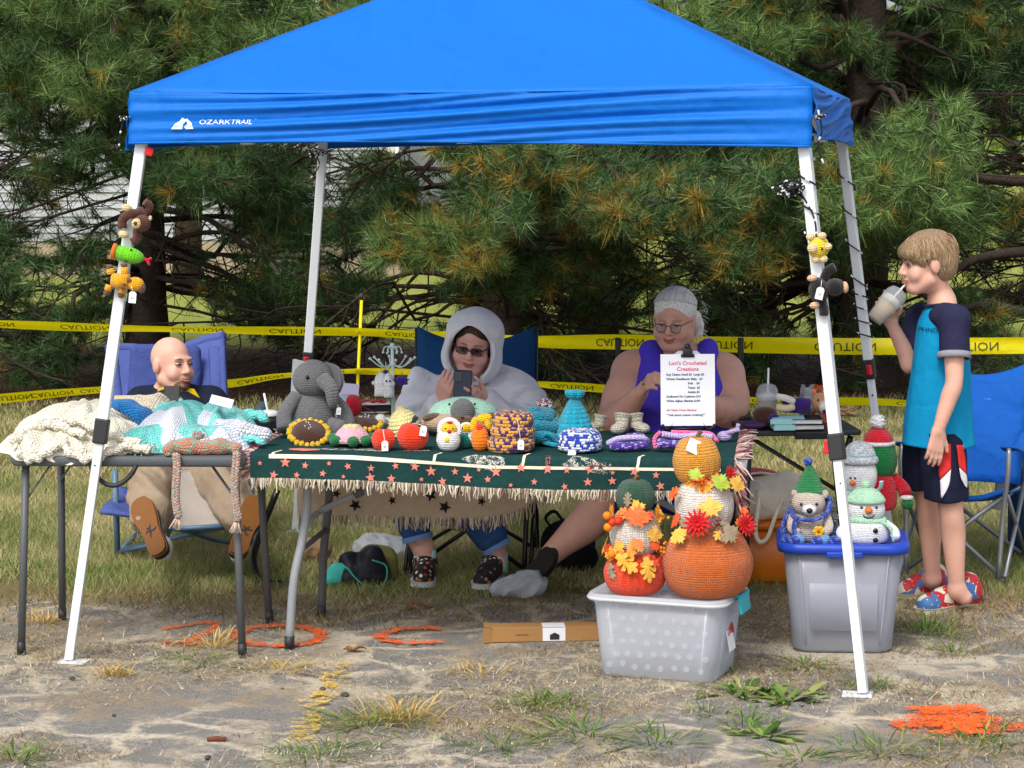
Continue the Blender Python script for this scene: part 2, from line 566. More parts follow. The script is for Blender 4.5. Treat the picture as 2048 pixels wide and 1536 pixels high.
# ---------------------------------------------------------------- ground
def ground_mat():
    m, t, b = nt_new('lot_and_lawn')
    g = nd(t, 'NewGeometry')
    pos = g.outputs['Position']
    sx = nd(t, 'SeparateXYZ', {0: pos})
    def noise(s, d=5., r=.6, dist=0.):
        return nd(t, 'TexNoise', {'Vector': pos, 'Scale': s, 'Detail': d, 'Roughness': r, 'Distortion': dist}).outputs[0]
    def ramp(v, a, b_):
        n = nd(t, 'MapRange', {0: v, 1: a, 2: b_}, interpolation_type='SMOOTHSTEP')
        return n.outputs[0]
    n_big, n_mid, n_fine, n_grit = noise(1.3, 6), noise(6.5, 8, .72, .3), noise(48., 6, .7), noise(320., 2)
    wv = nd(t, 'TexNoise', {'Vector': pos, 'Scale': 4., 'Detail': 3.})
    wp = nd(t, 'VectorMath', {0: pos, 1: nd(t, 'VectorMath', {0: wv.outputs[1], 1: (.35, .35, 0)}, operation='MULTIPLY').outputs[0]}, operation='ADD')
    crack = nd(t, 'TexVoronoi', {'Vector': wp.outputs[0], 'Scale': 2.6}, feature='DISTANCE_TO_EDGE').outputs['Distance']
    # broken asphalt with blown-in sand and dead clippings
    asph = mixc(t, ramp(n_grit, .35, .68), C('#565451'), C('#a4a19c'))
    vor = nd(t, 'TexVoronoi', {'Vector': pos, 'Scale': 190.}, feature='F1')
    asph = mixc(t, ramp(vor.outputs[0], .18, .1), asph, C('#b5b1a8'))
    sand = mixc(t, n_fine, C('#bdaf97'), C('#e4d9c3'))
    brown = mixc(t, n_fine, C('#7d6c59'), C('#b0a087'))
    rightside = ramp(sx.outputs[0], -.6, 1.6)
    lim = mth(t, 'ADD', .485, mth(t, 'MULTIPLY', rightside, .015))
    cover = nd(t, 'MapRange', {0: mth(t, 'ADD', mth(t, 'MULTIPLY', n_mid, .65), mth(t, 'MULTIPLY', n_big, .35)), 1: lim, 2: mth(t, 'ADD', lim, .1)}).outputs[0]
    cover = mth(t, 'MAXIMUM', cover, mth(t, 'MULTIPLY', ramp(mth(t, 'ADD', crack, mth(t, 'MULTIPLY', n_fine, .08)), .13, .06), .85))
    cover = mth(t, 'MULTIPLY', cover, ramp(mth(t, 'ADD', n_fine, mth(t, 'MULTIPLY', n_grit, .4)), .45, .72))
    lot = mixc(t, cover, asph, mixc(t, ramp(n_big, .42, .6), sand, brown))
    # lawn soil, needle litter, far lawn
    soil = mixc(t, n_fine, C('#5d5338'), C('#857b52'))
    litter = mixc(t, n_fine, C('#2e2118'), C('#5a4030'))
    far = mixc(t, n_mid, C('#7d8a3c'), C('#a3a656'))
    yw = mth(t, 'ADD', sx.outputs[1], mth(t, 'MULTIPLY', mth(t, 'SUBTRACT', n_mid, .5), 1.1))
    col = mixc(t, ramp(yw, 8.95, 9.4), lot, soil)
    yl = mth(t, 'ADD', sx.outputs[1], mth(t, 'MULTIPLY', mth(t, 'SUBTRACT', n_big, .5), 3.))
    col = mixc(t, ramp(yl, 15.6, 16.6), col, litter)
    col = mixc(t, ramp(yl, 20.5, 22.5), col, far)
    t.links.new(col, b.inputs['Base Color'])
    b.inputs['Roughness'].default_value = .95
    b.inputs['Specular IOR Level'].default_value = .12
    h = mth(t, 'ADD', mth(t, 'MULTIPLY', n_grit, .25), n_fine)
    bp = nd(t, 'Bump', {'Height': h, 'Strength': .8, 'Distance': .012})
    t.links.new(bp.outputs[0], b.inputs['Normal'])
    return m
_ys = np.concatenate([np.linspace(-30, 5, 8), np.linspace(5.4, 12, 90), np.linspace(12.6, 40, 40), np.linspace(50, 420, 12)])
_xs = np.concatenate([np.linspace(-260, -8, 14), np.linspace(-4, 4, 90), np.linspace(8, 260, 14)])
_X, _Y = np.meshgrid(_xs, _ys)
_Z = np.where((_Y < 9.6) & (np.abs(_X) < 5), .004*np.sin(_X*7+_Y*3)*np.sin(_Y*6.1-_X*2), 0)
build('ground', surf(np.stack([_X, _Y, _Z], -1)), ground_mat(), kind='structure')

def blades(n, xr, yr, h, w, lean, dens=None, seed=1, flat=False):
    """thin single-triangle blades"""
    r = np.random.default_rng(seed)
    x, y = r.uniform(*xr, n), r.uniform(*yr, n)
    if dens is not None:
        k = r.uniform(size=n) < dens(x, y)
        x, y = x[k], y[k]
    n = len(x)
    a = r.uniform(0, 2*PI, n)
    hh = r.uniform(h[0], h[1], n)
    b = np.stack([x, y, np.zeros(n)], -1)
    d = np.stack([np.cos(a), np.sin(a), np.zeros(n)], -1)
    q = np.stack([-np.sin(a), np.cos(a), np.zeros(n)], -1)
    if flat:
        z = r.uniform(.003, .014, n)
        b[:, 2] = z
        tip = b+d*hh[:, None]+np.stack([0*z, 0*z, r.uniform(-.004, .012, n)], -1)
    else:
        l = r.uniform(lean[0], lean[1], n)
        tip = b+d*(hh*l)[:, None]
        tip[:, 2] = hh
    ww = (w*r.uniform(.6, 1.3, n))[:, None]
    a = r.uniform(0, 2*PI, n)
    q = np.stack([np.cos(a), np.sin(a)*.4, np.zeros(n)], -1) if not flat else q
    V = np.stack([b-q*ww/2, b+q*ww/2, tip], 1).reshape(-1, 3)
    return Pc(V, [np.arange(3*n).reshape(-1, 3)])
def lawn_d(x, y):
    e = 9.2+.08*np.sin(x*2.3)+.14*np.sin(x*5.7+1)+.1*np.sin(x*11)
    d = np.clip((y-e)/.4, 0, 1)*(.76+.24*np.sin(x*1.7+.6*y)*np.sin(y*1.9-x))
    return d*np.clip((16.8-y)/1.2, 0, 1)
lawn_m = island('lawn_blades', [(0, '#56702f'), (.25, '#7b8d4a'), (.45, '#979c62'), (.7, '#b8ad7c'), (1, '#dccb9b')], translucent=.3, pn=1.5)
build('lawn_grass', [blades(230000, (-2.9, 2.9), (8.9, 12.5), (.018, .055), .0048, (.3, 1.2), lawn_d, 1),
                     blades(90000, (-4.2, 4.2), (12.5, 17), (.025, .06), .008, (.3, 1.), lawn_d, 2)], lawn_m, smooth=False, kind='stuff', label='dry mown lawn of green and straw blades behind the stall')
def edge_d(x, y):
    return np.clip(1-np.abs(y-9.05-.15*np.sin(x*3))/.45, 0, 1)*.8
edge_m = island('edge_blades', [(0, '#5b4a33'), (.4, '#8a7048'), (.7, '#b39a68'), (1, '#77803e')], translucent=.25)
def mat_d(x, y):
    f = np.sin(x*2.9+1.2*np.sin(y*2.3))*np.sin(y*4.1+x*.8)+.5*np.sin(x*8+2)*np.sin(y*11)+.25*np.clip(x, -1, 1.5)
    return np.clip((f-.05)*1.6, 0, 1)
build('dead_grass', [blades(70000, (-2.2, 2.2), (6.5, 9.2), (.006, .024), .0035, (.6, 2.2), mat_d, 13), blades(26000, (-2.4, 2.4), (8.4, 9.7), (.012, .04), .005, (.6, 1.8), edge_d, 3)], edge_m, smooth=False, kind='stuff', label='matted dead grass where the lawn meets the asphalt')
def straw_d(x, y):
    return np.clip(.35+.65*np.sin(x*2.1+y*1.3+.5)*np.sin(y*3.1-x*1.1)+.25*np.sin(x*7+2)*np.sin(y*9), 0, 1)
straw_m = island('straw_bits', [(0, '#766550'), (.3, '#b3a283'), (.65, '#dbcfb3'), (.88, '#c6b797'), (1, '#85875c')], translucent=.2)
build('straw_clippings', [blades(65000, (-2.2, 2.2), (6.5, 9.0), (.012, .07), .0021, (0, 0), straw_d, 4, True),
                          blades(16000, (-2.2, 2.2), (6.5, 9.0), (.004, .018), .006, (0, 0), straw_d, 5, True),
                          blades(9000, (-2.2, 2.2), (6.5, 9.0), (.01, .035), .004, (.5, 2.), straw_d, 6)], straw_m, smooth=False, kind='stuff', label='straw and dry clippings strewn over the broken asphalt')
def far_d(x, y):
    return .5+.5*np.sin(x*.9)*np.sin(y*.7)
litter_m = island('litter_bits', [(0, '#2c1d13'), (.5, '#5c3d28'), (1, '#8a6444')], translucent=0)
build('needle_litter', blades(30000, (-5.5, 5.5), (15.8, 21), (.04, .12), .01, (0, 0), None, 8, True), litter_m, smooth=False, kind='stuff', label='brown fallen needles under the pines')

# ---------------------------------------------------------------- house behind the pines
HY = 32.5
siding = mat('siding', '#b0b4ba', .55, var=.05, vs=3.)
trim_m = mat('house_trim', '#eef0f2', .5, var=.03)
base_m = mat('foundation', '#b7a78f', .9, var=.12, bump=.01, bs=20)
house = thing('house', (0, HY, 0), 'pale grey clapboard house seen through the pine branches', 'house')
hx0, hx1, hx2 = P(-420, 500, HY)[0], P(800, 500, HY)[0], P(950, 500, HY+1.5)[0]
wall = build('wall', [box(((hx0+hx1)/2, 3.02, 3.2), (hx1-hx0, 6, 5.4)), box(((hx1+hx2)/2, 4.55, 3.2), (hx2-hx1-.02, 6, 5.4))], siding, house, smooth=False)
build('foundation', [box(((hx0+hx1)/2, 3.0, .25), (hx1-hx0, 6.1, .5))], base_m, house, smooth=False)
pk = None
ph = .115
plank_me = None
for i in range(46):
    z = .52+i*ph
    if plank_me is None:
        L = hx1-hx0-.16
        q = Pc([(-L/2, -.028, 0), (L/2, -.028, 0), (L/2, -.004, ph-.004), (-L/2, -.004, ph-.004), (-L/2, 0, 0), (L/2, 0, 0)], [np.array([(0, 1, 2, 3), (4, 5, 1, 0)])])
        o = build('siding_plank', q, siding, wall, smooth=False, loc=((hx0+hx1)/2, .012, z))
        plank_me = o.data
    else:
        link('siding_plank', plank_me, wall, ((hx0+hx1)/2, .012, z))
build('corner_trim', [box((hx1-.09, -.02, 3.2), (.18, .06, 5.4)), box((hx2-.09, 1.53, 3.2), (.16, .06, 5.4))], trim_m, house, smooth=False)
wx = P(130, 100, HY)[0]
win = build('window', [box((wx-.5, -.03, 3.6), (.09, .09, 1.5)), box((wx+.5, -.03, 3.6), (.09, .09, 1.5)), box((wx, -.03, 4.35), (1.1, .09, .09)), box((wx, -.04, 2.85), (1.16, .12, .08))], trim_m, house, smooth=False)
build('pane', box((wx, -.02, 3.6), (.92, .03, 1.42)), mat('window_glass', '#3b4650', .08, .6), win, smooth=False)
build('gutter', beam((hx0, -.45, 4.05), (hx1+.3, -.45, 4.05), .12, .1), trim_m, house, smooth=False)
build('roof', [Pc([(hx0-.4, -.5, 5.8), (hx2+.4, -.5, 5.8), (hx2+.4, 5, 8.4), (hx0-.4, 5, 8.4), (hx0-.4, 10.5, 5.8), (hx2+.4, 10.5, 5.8)], [np.array([(0, 1, 2, 3), (3, 2, 5, 4)])])], mat('roof_shingle', '#5a544f', .9, bump=.02, bs=8), house, smooth=False, solid=.1)

# ---------------------------------------------------------------- pines
needle_m = [island('pine_needles', [(0, '#2a4322'), (.3, '#456733'), (.6, '#668b46'), (.85, '#8fad62'), (1, '#b9cd86')], .45, .25, .4),
            island('yellow_needles', [(0, '#8a6a24'), (.4, '#b98d35'), (.8, '#d8b457'), (1, '#8fa050')], .5, .3),
            island('blue_needles', [(0, '#1c3318'), (.35, '#33542a'), (.7, '#547d42'), (1, '#94ad72')], .45, .2, .4)]
bark_m = mat('pine_bark', '#3f342d', .95, var=.35, vs=9., bump=.03, bs=28.)
twig_m = mat('dead_twig', '#2f2721', .95, var=.25)

def tufts(pos, dr, k, L, w, r, spread=.75):
    """needles fanned round each twig end; pos and dr are (n,3)"""
    n = len(pos)
    d = dr[:, None, :]*r.uniform(.1, 1., (n, k, 1))+r.normal(size=(n, k, 3))*spread*.6
    d /= np.linalg.norm(d, axis=-1, keepdims=True)
    b = pos[:, None, :]-dr[:, None, :]*r.uniform(0, .09, (n, k, 1))
    ln = L*r.uniform(.65, 1.1, (n, k, 1))
    tip = b+d*ln
    tip[..., 2] -= .12*ln[..., 0]*r.uniform(0, 1, (n, k))
    q = np.cross(d, r.normal(size=(n, k, 3)))
    q *= w/2/(np.linalg.norm(q, axis=-1, keepdims=True)+1e-9)
    V = np.stack([b-q, b+q, tip], 2).reshape(-1, 3)
    return Pc(V, [np.arange(n*k*3).reshape(-1, 3)])

class Pine:
    def __init__(s, px, py, rad, label, seed):
        s.r = np.random.default_rng(seed)
        b = G(px, py)
        s.x, s.y, s.rad = b[0], b[1], rad
        s.limbs, s.twigs, s.leaf = [], [], []
        s.label = label
    def limb(s, z0, tip, r0, sag=.25):
        st = np.array([s.x, s.y, z0])
        v = tip-st
        st = st+np.array([v[0], v[1], 0])/np.linalg.norm(v[:2])*s.rad*.6
        L = np.linalg.norm(tip-st)
        jit = s.r.normal(size=3)*.05*L
        a = spl([st, st+(tip-st)*.35+(0, 0, sag*.6*L*.3)+jit, st+(tip-st)*.7+(0, 0, sag*.3*L*.3)-jit*.5, tip], 9)
        s.limbs.append(tube(a, np.linspace(r0, .008, 9), 6, True))
        return a
    def spray(s, tip, nt, size=.7, tone=0, yellow=.12, k=44, L=.135, z0=None, w=.0042):
        z0 = max(.8, tip[2]+s.r.uniform(-.25, .45)) if z0 is None else z0
        a = s.limb(z0, tip, .03)
        ax = a[-1]-a[-4]
        ax /= np.linalg.norm(ax)
        sd = np.cross(ax, (0, 0, 1))
        sd /= np.linalg.norm(sd)+1e-9
        pos, dr = [], []
        for i in range(nt):
            f = s.r.uniform(.35, 1.)**.7
            base = np.array([np.interp(f*8, np.arange(9), a[:, c]) for c in range(3)])
            side = s.r.uniform(-1, 1)
            reach = size*s.r.uniform(.25, 1.)*(1.15-.6*f)
            e = base+ax*reach*.7+sd*side*reach*.8+np.array([0, 0, s.r.uniform(-.35, .4)*reach])
            tw = spl([base, (base+e)/2+s.r.normal(size=3)*.04-(0, 0, .02), e], 5)
            if i % 2 == 0:
                s.twigs.append(tube(tw, np.linspace(.007, .003, 5), 4, False))
            for q in (4, 3):
                pos.append(tw[q]+s.r.normal(size=3)*.015)
                dd = tw[q]-tw[q-1]
                dr.append(dd/np.linalg.norm(dd)+np.array([0, 0, .25]))
        pos, dr = np.array(pos), np.array(dr)
        isy = s.r.uniform(size=len(pos)) < yellow
        for flag, mi in ((False, tone), (True, 1)):
            q = isy == flag
            if q.any():
                s.leaf.append(tufts(pos[q], dr[q], k, L, w, s.r).m(mi))
        if isy.any():
            s.leaf.append(tufts(pos[isy], dr[isy], k//2, L*.9, w, s.r).m(tone))
    def dead(s, n, zr, Lr, ang=None):
        for i in range(n):
            th = s.r.uniform(0, 2*PI) if ang is None else s.r.uniform(*ang)
            L = s.r.uniform(*Lr)
            z = s.r.uniform(*zr)
            tip = np.array([s.x+L*math.cos(th), s.y+L*math.sin(th), max(.15, z+s.r.uniform(-.55, .15)*L)])
            a = s.limb(z, tip, .014, .15)
            for j in range(int(s.r.integers(7, 14))):
                f = s.r.uniform(.25, 1)
                base = np.array([np.interp(f*8, np.arange(9), a[:, c]) for c in range(3)])
                d = (a[-1]-a[0])/L+s.r.normal(size=3)*.7
                e = base+d/np.linalg.norm(d)*s.r.uniform(.25, .9)
                e[2] = max(.05, e[2]-.05)
                mid = (base+e)/2+s.r.normal(size=3)*.08
                tw = spl([base, mid, e], 6)
                s.twigs.append(tube(tw, np.linspace(.007, .0028, 6), 4, False))
                for _ in range(2):
                    b2 = tw[s.r.integers(2, 5)]
                    e2 = b2+d*.15+s.r.normal(size=3)*.16
                    s.twigs.append(tube(spl([b2, (b2+e2)/2+s.r.normal(size=3)*.03, e2], 4), [.004, .0035, .003, .002], 3, False))
    def finish(s, top=8.5):
        o = thing('pine_tree', (0, 0, 0), s.label, 'tree')
        o.location = (s.x, s.y, 0)
        sh = (-s.x, -s.y, 0)
        zz = np.linspace(-.05, top, 26)
        pr = s.rad*(.55*np.exp(-zz*3.5)+1.-zz/top*.75)*.8
        V = np.stack([np.stack([pr[i]*np.cos(t)*(1+.06*np.sin(5*t+i)+.04*np.sin(9*t+2.3*i)) + .05*math.sin(zz[i]*.8) for i in range(26)]) if c == 0 else
                      np.stack([pr[i]*np.sin(t)*(1+.06*np.sin(5*t+i)+.04*np.sin(9*t+2.3*i)) for i in range(26)]) if c == 1 else
                      np.broadcast_to(zz[:, None], (26, 20)) for c in range(3) for t in [np.linspace(0, 2*PI, 20, endpoint=False)]], -1)
        build('trunk', surf(V, True), bark_m, o)
        if s.limbs:
            build('limbs', [xf(p, sh) for p in s.limbs], bark_m, o)
        if s.twigs:
            build('twigs', [xf(p, sh) for p in s.twigs], twig_m, o, kind='stuff')
        if s.leaf:
            build('crown', [xf(p, sh) for p in s.leaf], needle_m, o, smooth=False, kind='stuff')
        return o

pines = [Pine(-190, 770, .2, 'pine at the far left edge, only its green boughs in view', 11),
         Pine(292, 752, .19, 'dark pine trunk left of the blue canopy', 12),
         Pine(1005, 775, .24, 'pine with yellowing needles behind the middle of the stall', 13),
         Pine(1715, 770, .24, 'pine behind the right canopy legs', 14),
         Pine(2290, 770, .22, 'pine at the far right edge behind the boy', 15)]
def nearest(p):
    return min(pines, key=lambda t: abs(t.x-p[0])+.05*t.r.uniform())
# (x0, y0, x1, y1, count, near, far, tone, yellow, tufts per bough)
REG = [(-60, -70, 250, 150, 9, 14.2, 16.5, 0, .05, 26), (-60, 120, 260, 260, 6, 14.5, 17, 2, .08, 24), (60, 230, 330, 330, 3, 15.5, 17.5, 2, .05, 18),
       (330, -70, 640, 120, 7, 14.5, 17.5, 0, .06, 24), (560, -70, 860, 40, 4, 15, 17.5, 0, .08, 22),
       (310, 270, 560, 400, 5, 14.5, 17, 2, .04, 24), (520, 300, 800, 480, 6, 15.5, 17.8, 2, .06, 24), (600, 470, 760, 620, 3, 16, 18, 2, .1, 18),
       (760, 400, 960, 520, 5, 13.6, 15.2, 0, .34, 20), (920, 280, 1300, 430, 9, 13.8, 16, 2, .3, 26), (1080, 380, 1480, 520, 9, 13.8, 16, 2, .3, 26),
       (980, 500, 1340, 600, 5, 15.5, 17.5, 2, .12, 20), (1300, 270, 1600, 420, 7, 14.5, 17, 2, .12, 24),
       (1600, 300, 1930, 450, 9, 13.8, 15.8, 0, .08, 28), (1650, 440, 1790, 560, 4, 15.5, 17.5, 2, .15, 20), (1950, 400, 2100, 500, 3, 15, 17.5, 2, .25, 18),
       (1350, -70, 1720, 90, 8, 15, 18, 0, .12, 24), (1640, 60, 2100, 260, 9, 15.5, 18.5, 2, .12, 24), (1780, -70, 2100, 60, 4, 15.5, 18.5, 0, .12, 22),
       (100, 420, 330, 640, 2, 16, 18, 2, .03, 18), (-80, 300, 60, 560, 2, 16, 18, 2, .03, 18), (1950, 620, 2100, 700, 2, 15.5, 17, 2, .1, 16), (470, 560, 700, 690, 2, 16, 18, 2, .1, 16), (-60, 620, 130, 740, 3, 16, 18, 2, .03, 18)]
for x0, y0, x1, y1, n, a, b, tone, yl, nt in REG:
    for i in range(n):
        q = P(random.uniform(x0, x1), random.uniform(y0, y1), random.uniform(a, b))
        nearest(q).spray(q, int(nt*1.7), random.uniform(.5, .8), tone, yl*.7, k=52, L=.15)
FILL = [(-60, -70, 330, 320, 26), (330, -70, 900, 160, 24), (330, 280, 640, 420, 8), (520, 280, 760, 560, 12), (940, 270, 1500, 640, 50), (1300, -70, 2100, 300, 64),
        (1480, 280, 1980, 560, 38), (-60, 320, 240, 700, 8), (940, 560, 1360, 740, 16), (1640, 520, 1800, 780, 9), (30, 640, 330, 780, 5), (1340, 600, 1660, 740, 5), (1960, 560, 2100, 800, 2), (480, 600, 830, 720, 4)]
for x0, y0, x1, y1, n in FILL:
    for i in range(n):
        q = P(random.uniform(x0, x1), random.uniform(y0, y1), random.uniform(17.2, 20.5))
        nearest(q).spray(q, 24, random.uniform(.7, 1.), 2, .05, k=34, L=.16, w=.0065)
# boughs above the picture that shade the trunks
for t in pines:
    for i in range(32):
        th = t.r.uniform(0, 2*PI)
        L = t.r.uniform(1.3, 2.9)
        q = np.array([t.x+L*math.cos(th), t.y+L*math.sin(th), t.r.uniform(3.6, 7.2)])
        t.spray(q, 15, 1.1, 2, .05, k=26, L=.2, w=.011)
    for i in range(12):
        th = t.r.uniform(0, PI)
        L = t.r.uniform(1., 2.4)
        t.spray(np.array([t.x+L*math.cos(th), t.y+.3+L*math.sin(th), t.r.uniform(2.2, 3.6)]), 14, .9, 2, .04, k=30, L=.16, w=.007)
    t.dead(15, (.5, 2.3), (1.2, 3.), (PI, 2*PI))
    t.dead(12, (.5, 2.6), (1.2, 3.2), (0, PI))
# the two thick bare limbs that reach in at the right
for pp, z0 in (([(2330, 560), (2130, 505), (1960, 515), (1890, 560)], 0), ([(2280, 330), (2080, 360), (1930, 350), (1860, 300)], 0), ([(2300, 690), (2100, 640), (1960, 610), (1880, 640)], 0)):
    a = spl([P(x, y, 16.8-.4*i) for i, (x, y) in enumerate(pp)], 14)
    pines[4].limbs.append(tube(a, np.linspace(.06, .018, 14), 7))
for t in pines:
    t.finish()

# ---------------------------------------------------------------- trees beyond the lawn
def leafy(px, Y, w, h, zc, label, seed, cols):
    r = np.random.default_rng(seed)
    x = P(px, 500, Y)[0]
    o = thing('leafy_tree', (x, Y, 0), label, 'tree', 'leafy trees beyond the lawn')
    n = 5200
    cl = r.normal(size=(26, 3))
    cl = cl/np.linalg.norm(cl, axis=1)[:, None]*r.uniform(.4, 1, (26, 1))*np.array([w/2, w/2, h/2])*.8
    c = cl[r.integers(0, 26, n)]+r.normal(size=(n, 3))*w*.1+np.array([0, 0, zc])
    c[:, 2] = np.maximum(c[:, 2], .1)
    a, b = r.normal(size=(n, 3)), r.normal(size=(n, 3))
    a /= np.linalg.norm(a, axis=1)[:, None]
    b = np.cross(a, b)
    b /= np.linalg.norm(b, axis=1)[:, None]
    s = r.uniform(.06, .14, (n, 1))
    V = np.stack([c-a*s, c+b*s*.6, c+a*s, c-b*s*.6], 1).reshape(-1, 3)
    build('crown', Pc(V, [np.arange(4*n).reshape(-1, 4)]), island(cols[0], cols[1], translucent=.35), o, smooth=False, kind='stuff')
    build('trunk', tube([(0, 0, -.1), (.1, 0, zc*.6), (0, .1, zc+h*.2)], [.2, .15, .06], 10), bark_m, o)
lime = ('lime_leaves', [(0, '#5d7a2c'), (.5, '#8aa544'), (1, '#b9c873')])
dull = ('dull_leaves', [(0, '#3d5430'), (.5, '#5d7745'), (1, '#8da06b')])
leafy(370, 29, 2.4, 2.6, 3.1, 'yellow green tree glimpsed in front of the house', 31, lime)
leafy(1150, 58, 9, 7, 4., 'leafy tree far behind the middle pine', 32, dull)
leafy(1480, 62, 9, 5, 3., 'leafy tree far behind the right canopy leg', 33, dull)
leafy(1830, 55, 7, 4, 2.4, 'lime green tree far behind the boy', 34, lime)
leafy(2120, 60, 8, 6, 4., 'leafy tree at the far right horizon', 35, lime)
# ---------------------------------------------------------------- blue canopy
TH = -.197
CC = np.array([.065, 9.176])
CA, CB, CH = 1.184, 1.415, 1.85
CREST = 2.042
canopy_m = mat('canopy_cloth', '#0668c6', .55, .2, var=.05, vs=4., fold=.022, fs=5., sheen=0, bump=.003, bs=34.)
white_m = mat('white_powder_coat', '#dfe5ea', .35, .4, var=.03)
dark_plastic = mat('dark_plastic', '#2b2c2e', .5, .4, var=.1)
red_plastic = mat('red_plastic', '#d8202c', .4, .4)
print_white = mat('print_white', '#f2f4f6', .6, var=.02)
cord_m = mat('black_cord', '#1c1c1f', .8)
cordw_m = mat('white_fleck', '#d9dbe0', .8)
canopy = thing('pop_up_canopy', (CC[0], CC[1], 0), 'blue pop up canopy on four slanted white legs sheltering the stall', 'canopy', rot=(0, 0, TH))
def cw(x, y, z):
    """canopy local to world"""
    c, s = math.cos(TH), math.sin(TH)
    return np.array([CC[0]+x*c-y*s, CC[1]+x*s+y*c, z])
A0 = CA+.03
# roof: four sagging gores meeting at the peak
def gore(k):
    n = 28
    V = np.empty((n, n, 3))
    for i in range(n):
        f = i/(n-1)
        for j in range(n):
            g = j/(n-1)*2-1
            e = 1-f
            x, y = g*A0*e, -A0*e
            z = CREST+(.60)*f - .045*math.sin(PI*f)*(1-abs(g)**2) + .006*math.sin(7*g+9*f)*(1-g*g)*math.sin(PI*f)
            z -= .012*(1-g*g)*(1-f)
            a = k*PI/2
            V[i, j] = (x*math.cos(a)-y*math.sin(a), x*math.sin(a)+y*math.cos(a), z)
    return surf(V)
build('roof', [gore(k) for k in range(4)], canopy_m, canopy, solid=.004)
def valance_pt(u, v):
    """u -1..1 along the side, v 0..1 down: pulled into long tension folds"""
    ten = (1-abs(u)**3)
    w = .014*math.sin(v*17+2.2*math.sin(u*2.1)+u*3)*(.35+.65*ten)*math.sin(PI*min(1, v*1.1))
    w += .008*math.sin(v*33+u*9+3*math.sin(u*3))*ten
    w += .004*math.sin(u*60)*max(0, abs(u)-.9)*10
    drop = CREST-(.192+.012*math.sin(u*1.4+.4)-.014*(1-u*u))*v - .012*(1-u*u)*(1-v)
    return u*A0, -A0-.02*v-w, drop
def valance(k):
    n, q = 24, 120
    V = np.empty((n, q, 3))
    a = k*PI/2
    for i in range(n):
        for j in range(q):
            x, y, z = valance_pt(j/(q-1)*2-1, i/(n-1))
            V[i, j] = (x*math.cos(a)-y*math.sin(a), x*math.sin(a)+y*math.cos(a), z)
    return surf(V[::-1])
for k in range(4):
    v = build('valance', valance(k), canopy_m, canopy, solid=.003)
    # hem
    hem = []
    a = k*PI/2
    for j in range(60):
        x, y, z = valance_pt(j/59*2-1, 1)
        hem.append((x*math.cos(a)-y*math.sin(a), x*math.sin(a)+y*math.cos(a), z))
    build('hem', tube(hem, .005, 6), canopy_m, v)
    if k == 0:
        front = v
# maker's mark on the front valance
def on_valance(pc, u0, v0, depth=.003):
    q = pc.V.copy()
    out = []
    for x, y, z in q:
        u = u0+x/A0
        vv = v0-z/.192
        X, Y, Z = valance_pt(u, vv)
        out.append((X, Y-depth-.002+y, Z))
    return Pc(out, pc.F, pc.UV)
def fan(poly):
    """finely split flat polygon in xz (triangulated by bmesh-free ear fan on convex pieces)"""
    return prism(poly, .0006)
mk = [(-.043, -.022), (-.034, -.002), (-.018, .008), (-.006, .022), (.004, .016), (.012, .018), (.026, .004), (.04, -.022), (.012, -.022), (.004, -.012), (.012, -.004), (.016, .004), (.006, .006), (-.006, -.002), (-.008, -.012), (-.002, -.022)]
u_l = -.83
build('logo', [on_valance(prism(mk[:9]+[(.006, -.014), (.014, -.004), (.012, .006), (.004, .003), (-.004, -.006), (-.002, -.022)], .0006), u_l-.0, .62),
               on_valance(text_mesh('OZARK', .026, width=1.35), u_l+.094, .6), on_valance(text_mesh('TRAIL', .026, width=1.2), u_l+.177, .6), on_valance(text_mesh('*', .012), u_l+.218, .55)], print_white, front, smooth=False)
# legs
def leg_obj(i, j, slider_z, button):
    top = np.array([i*CA*.985, j*CA*.985, 2.0])
    t1 = np.array([i*CA, j*CA, CH])
    ft = np.array([i*CB, j*CB, 0.012])
    d = (ft-t1)/np.linalg.norm(ft-t1)
    at = lambda z: t1+d*((t1[2]-z)/-d[2])
    leg = build('leg', beam(top, at(slider_z), .04, .04, (i*.2, 1, 0)), white_m, canopy, smooth=False, bevel=.004)
    build('lower_tube', beam(at(slider_z+.05), ft, .031, .031, (i*.2, 1, 0)), white_m, leg, smooth=False, bevel=.003)
    build('slider', beam(at(slider_z+.045), at(slider_z-.045), .05, .05, (i*.2, 1, 0)), dark_plastic, leg, smooth=False, bevel=.006)
    if button:
        build('release_button', [beam(at(slider_z+.02)+(-.03 if j < 0 else -.0, -.03*(1 if j > 0 else 0), 0), at(slider_z-.025)+(-.035 if j < 0 else 0, -.03*(1 if j > 0 else 0), 0), .022, .018)], red_plastic, leg, smooth=False, bevel=.004)
    build('foot_plate', box(ft+(-.02*i, 0, -.006), (.1, .075, .006)), white_m, leg, smooth=False, bevel=.001)
    hz = [slider_z-.12, slider_z-.22, slider_z-.32]
    build('pin_hole', [tube([at(z)+(0, -.018, 0), at(z)+(0, -.014, 0)], .005, 10) for z in hz if j > 0] or [tube([at(z)+(0, -.018, 0), at(z)+(0, -.014, 0)], .003, 8) for z in hz[:1]], dark_plastic, leg, kind='stuff')
    return at
LEG = {}
for key, i, j, sz, bt in (('FL', -1, -1, .83, False), ('FR', 1, -1, .83, True), ('RL', -1, 1, .84, True), ('RR', 1, 1, .84, True)):
    LEG[key] = leg_obj(i, j, sz, bt)
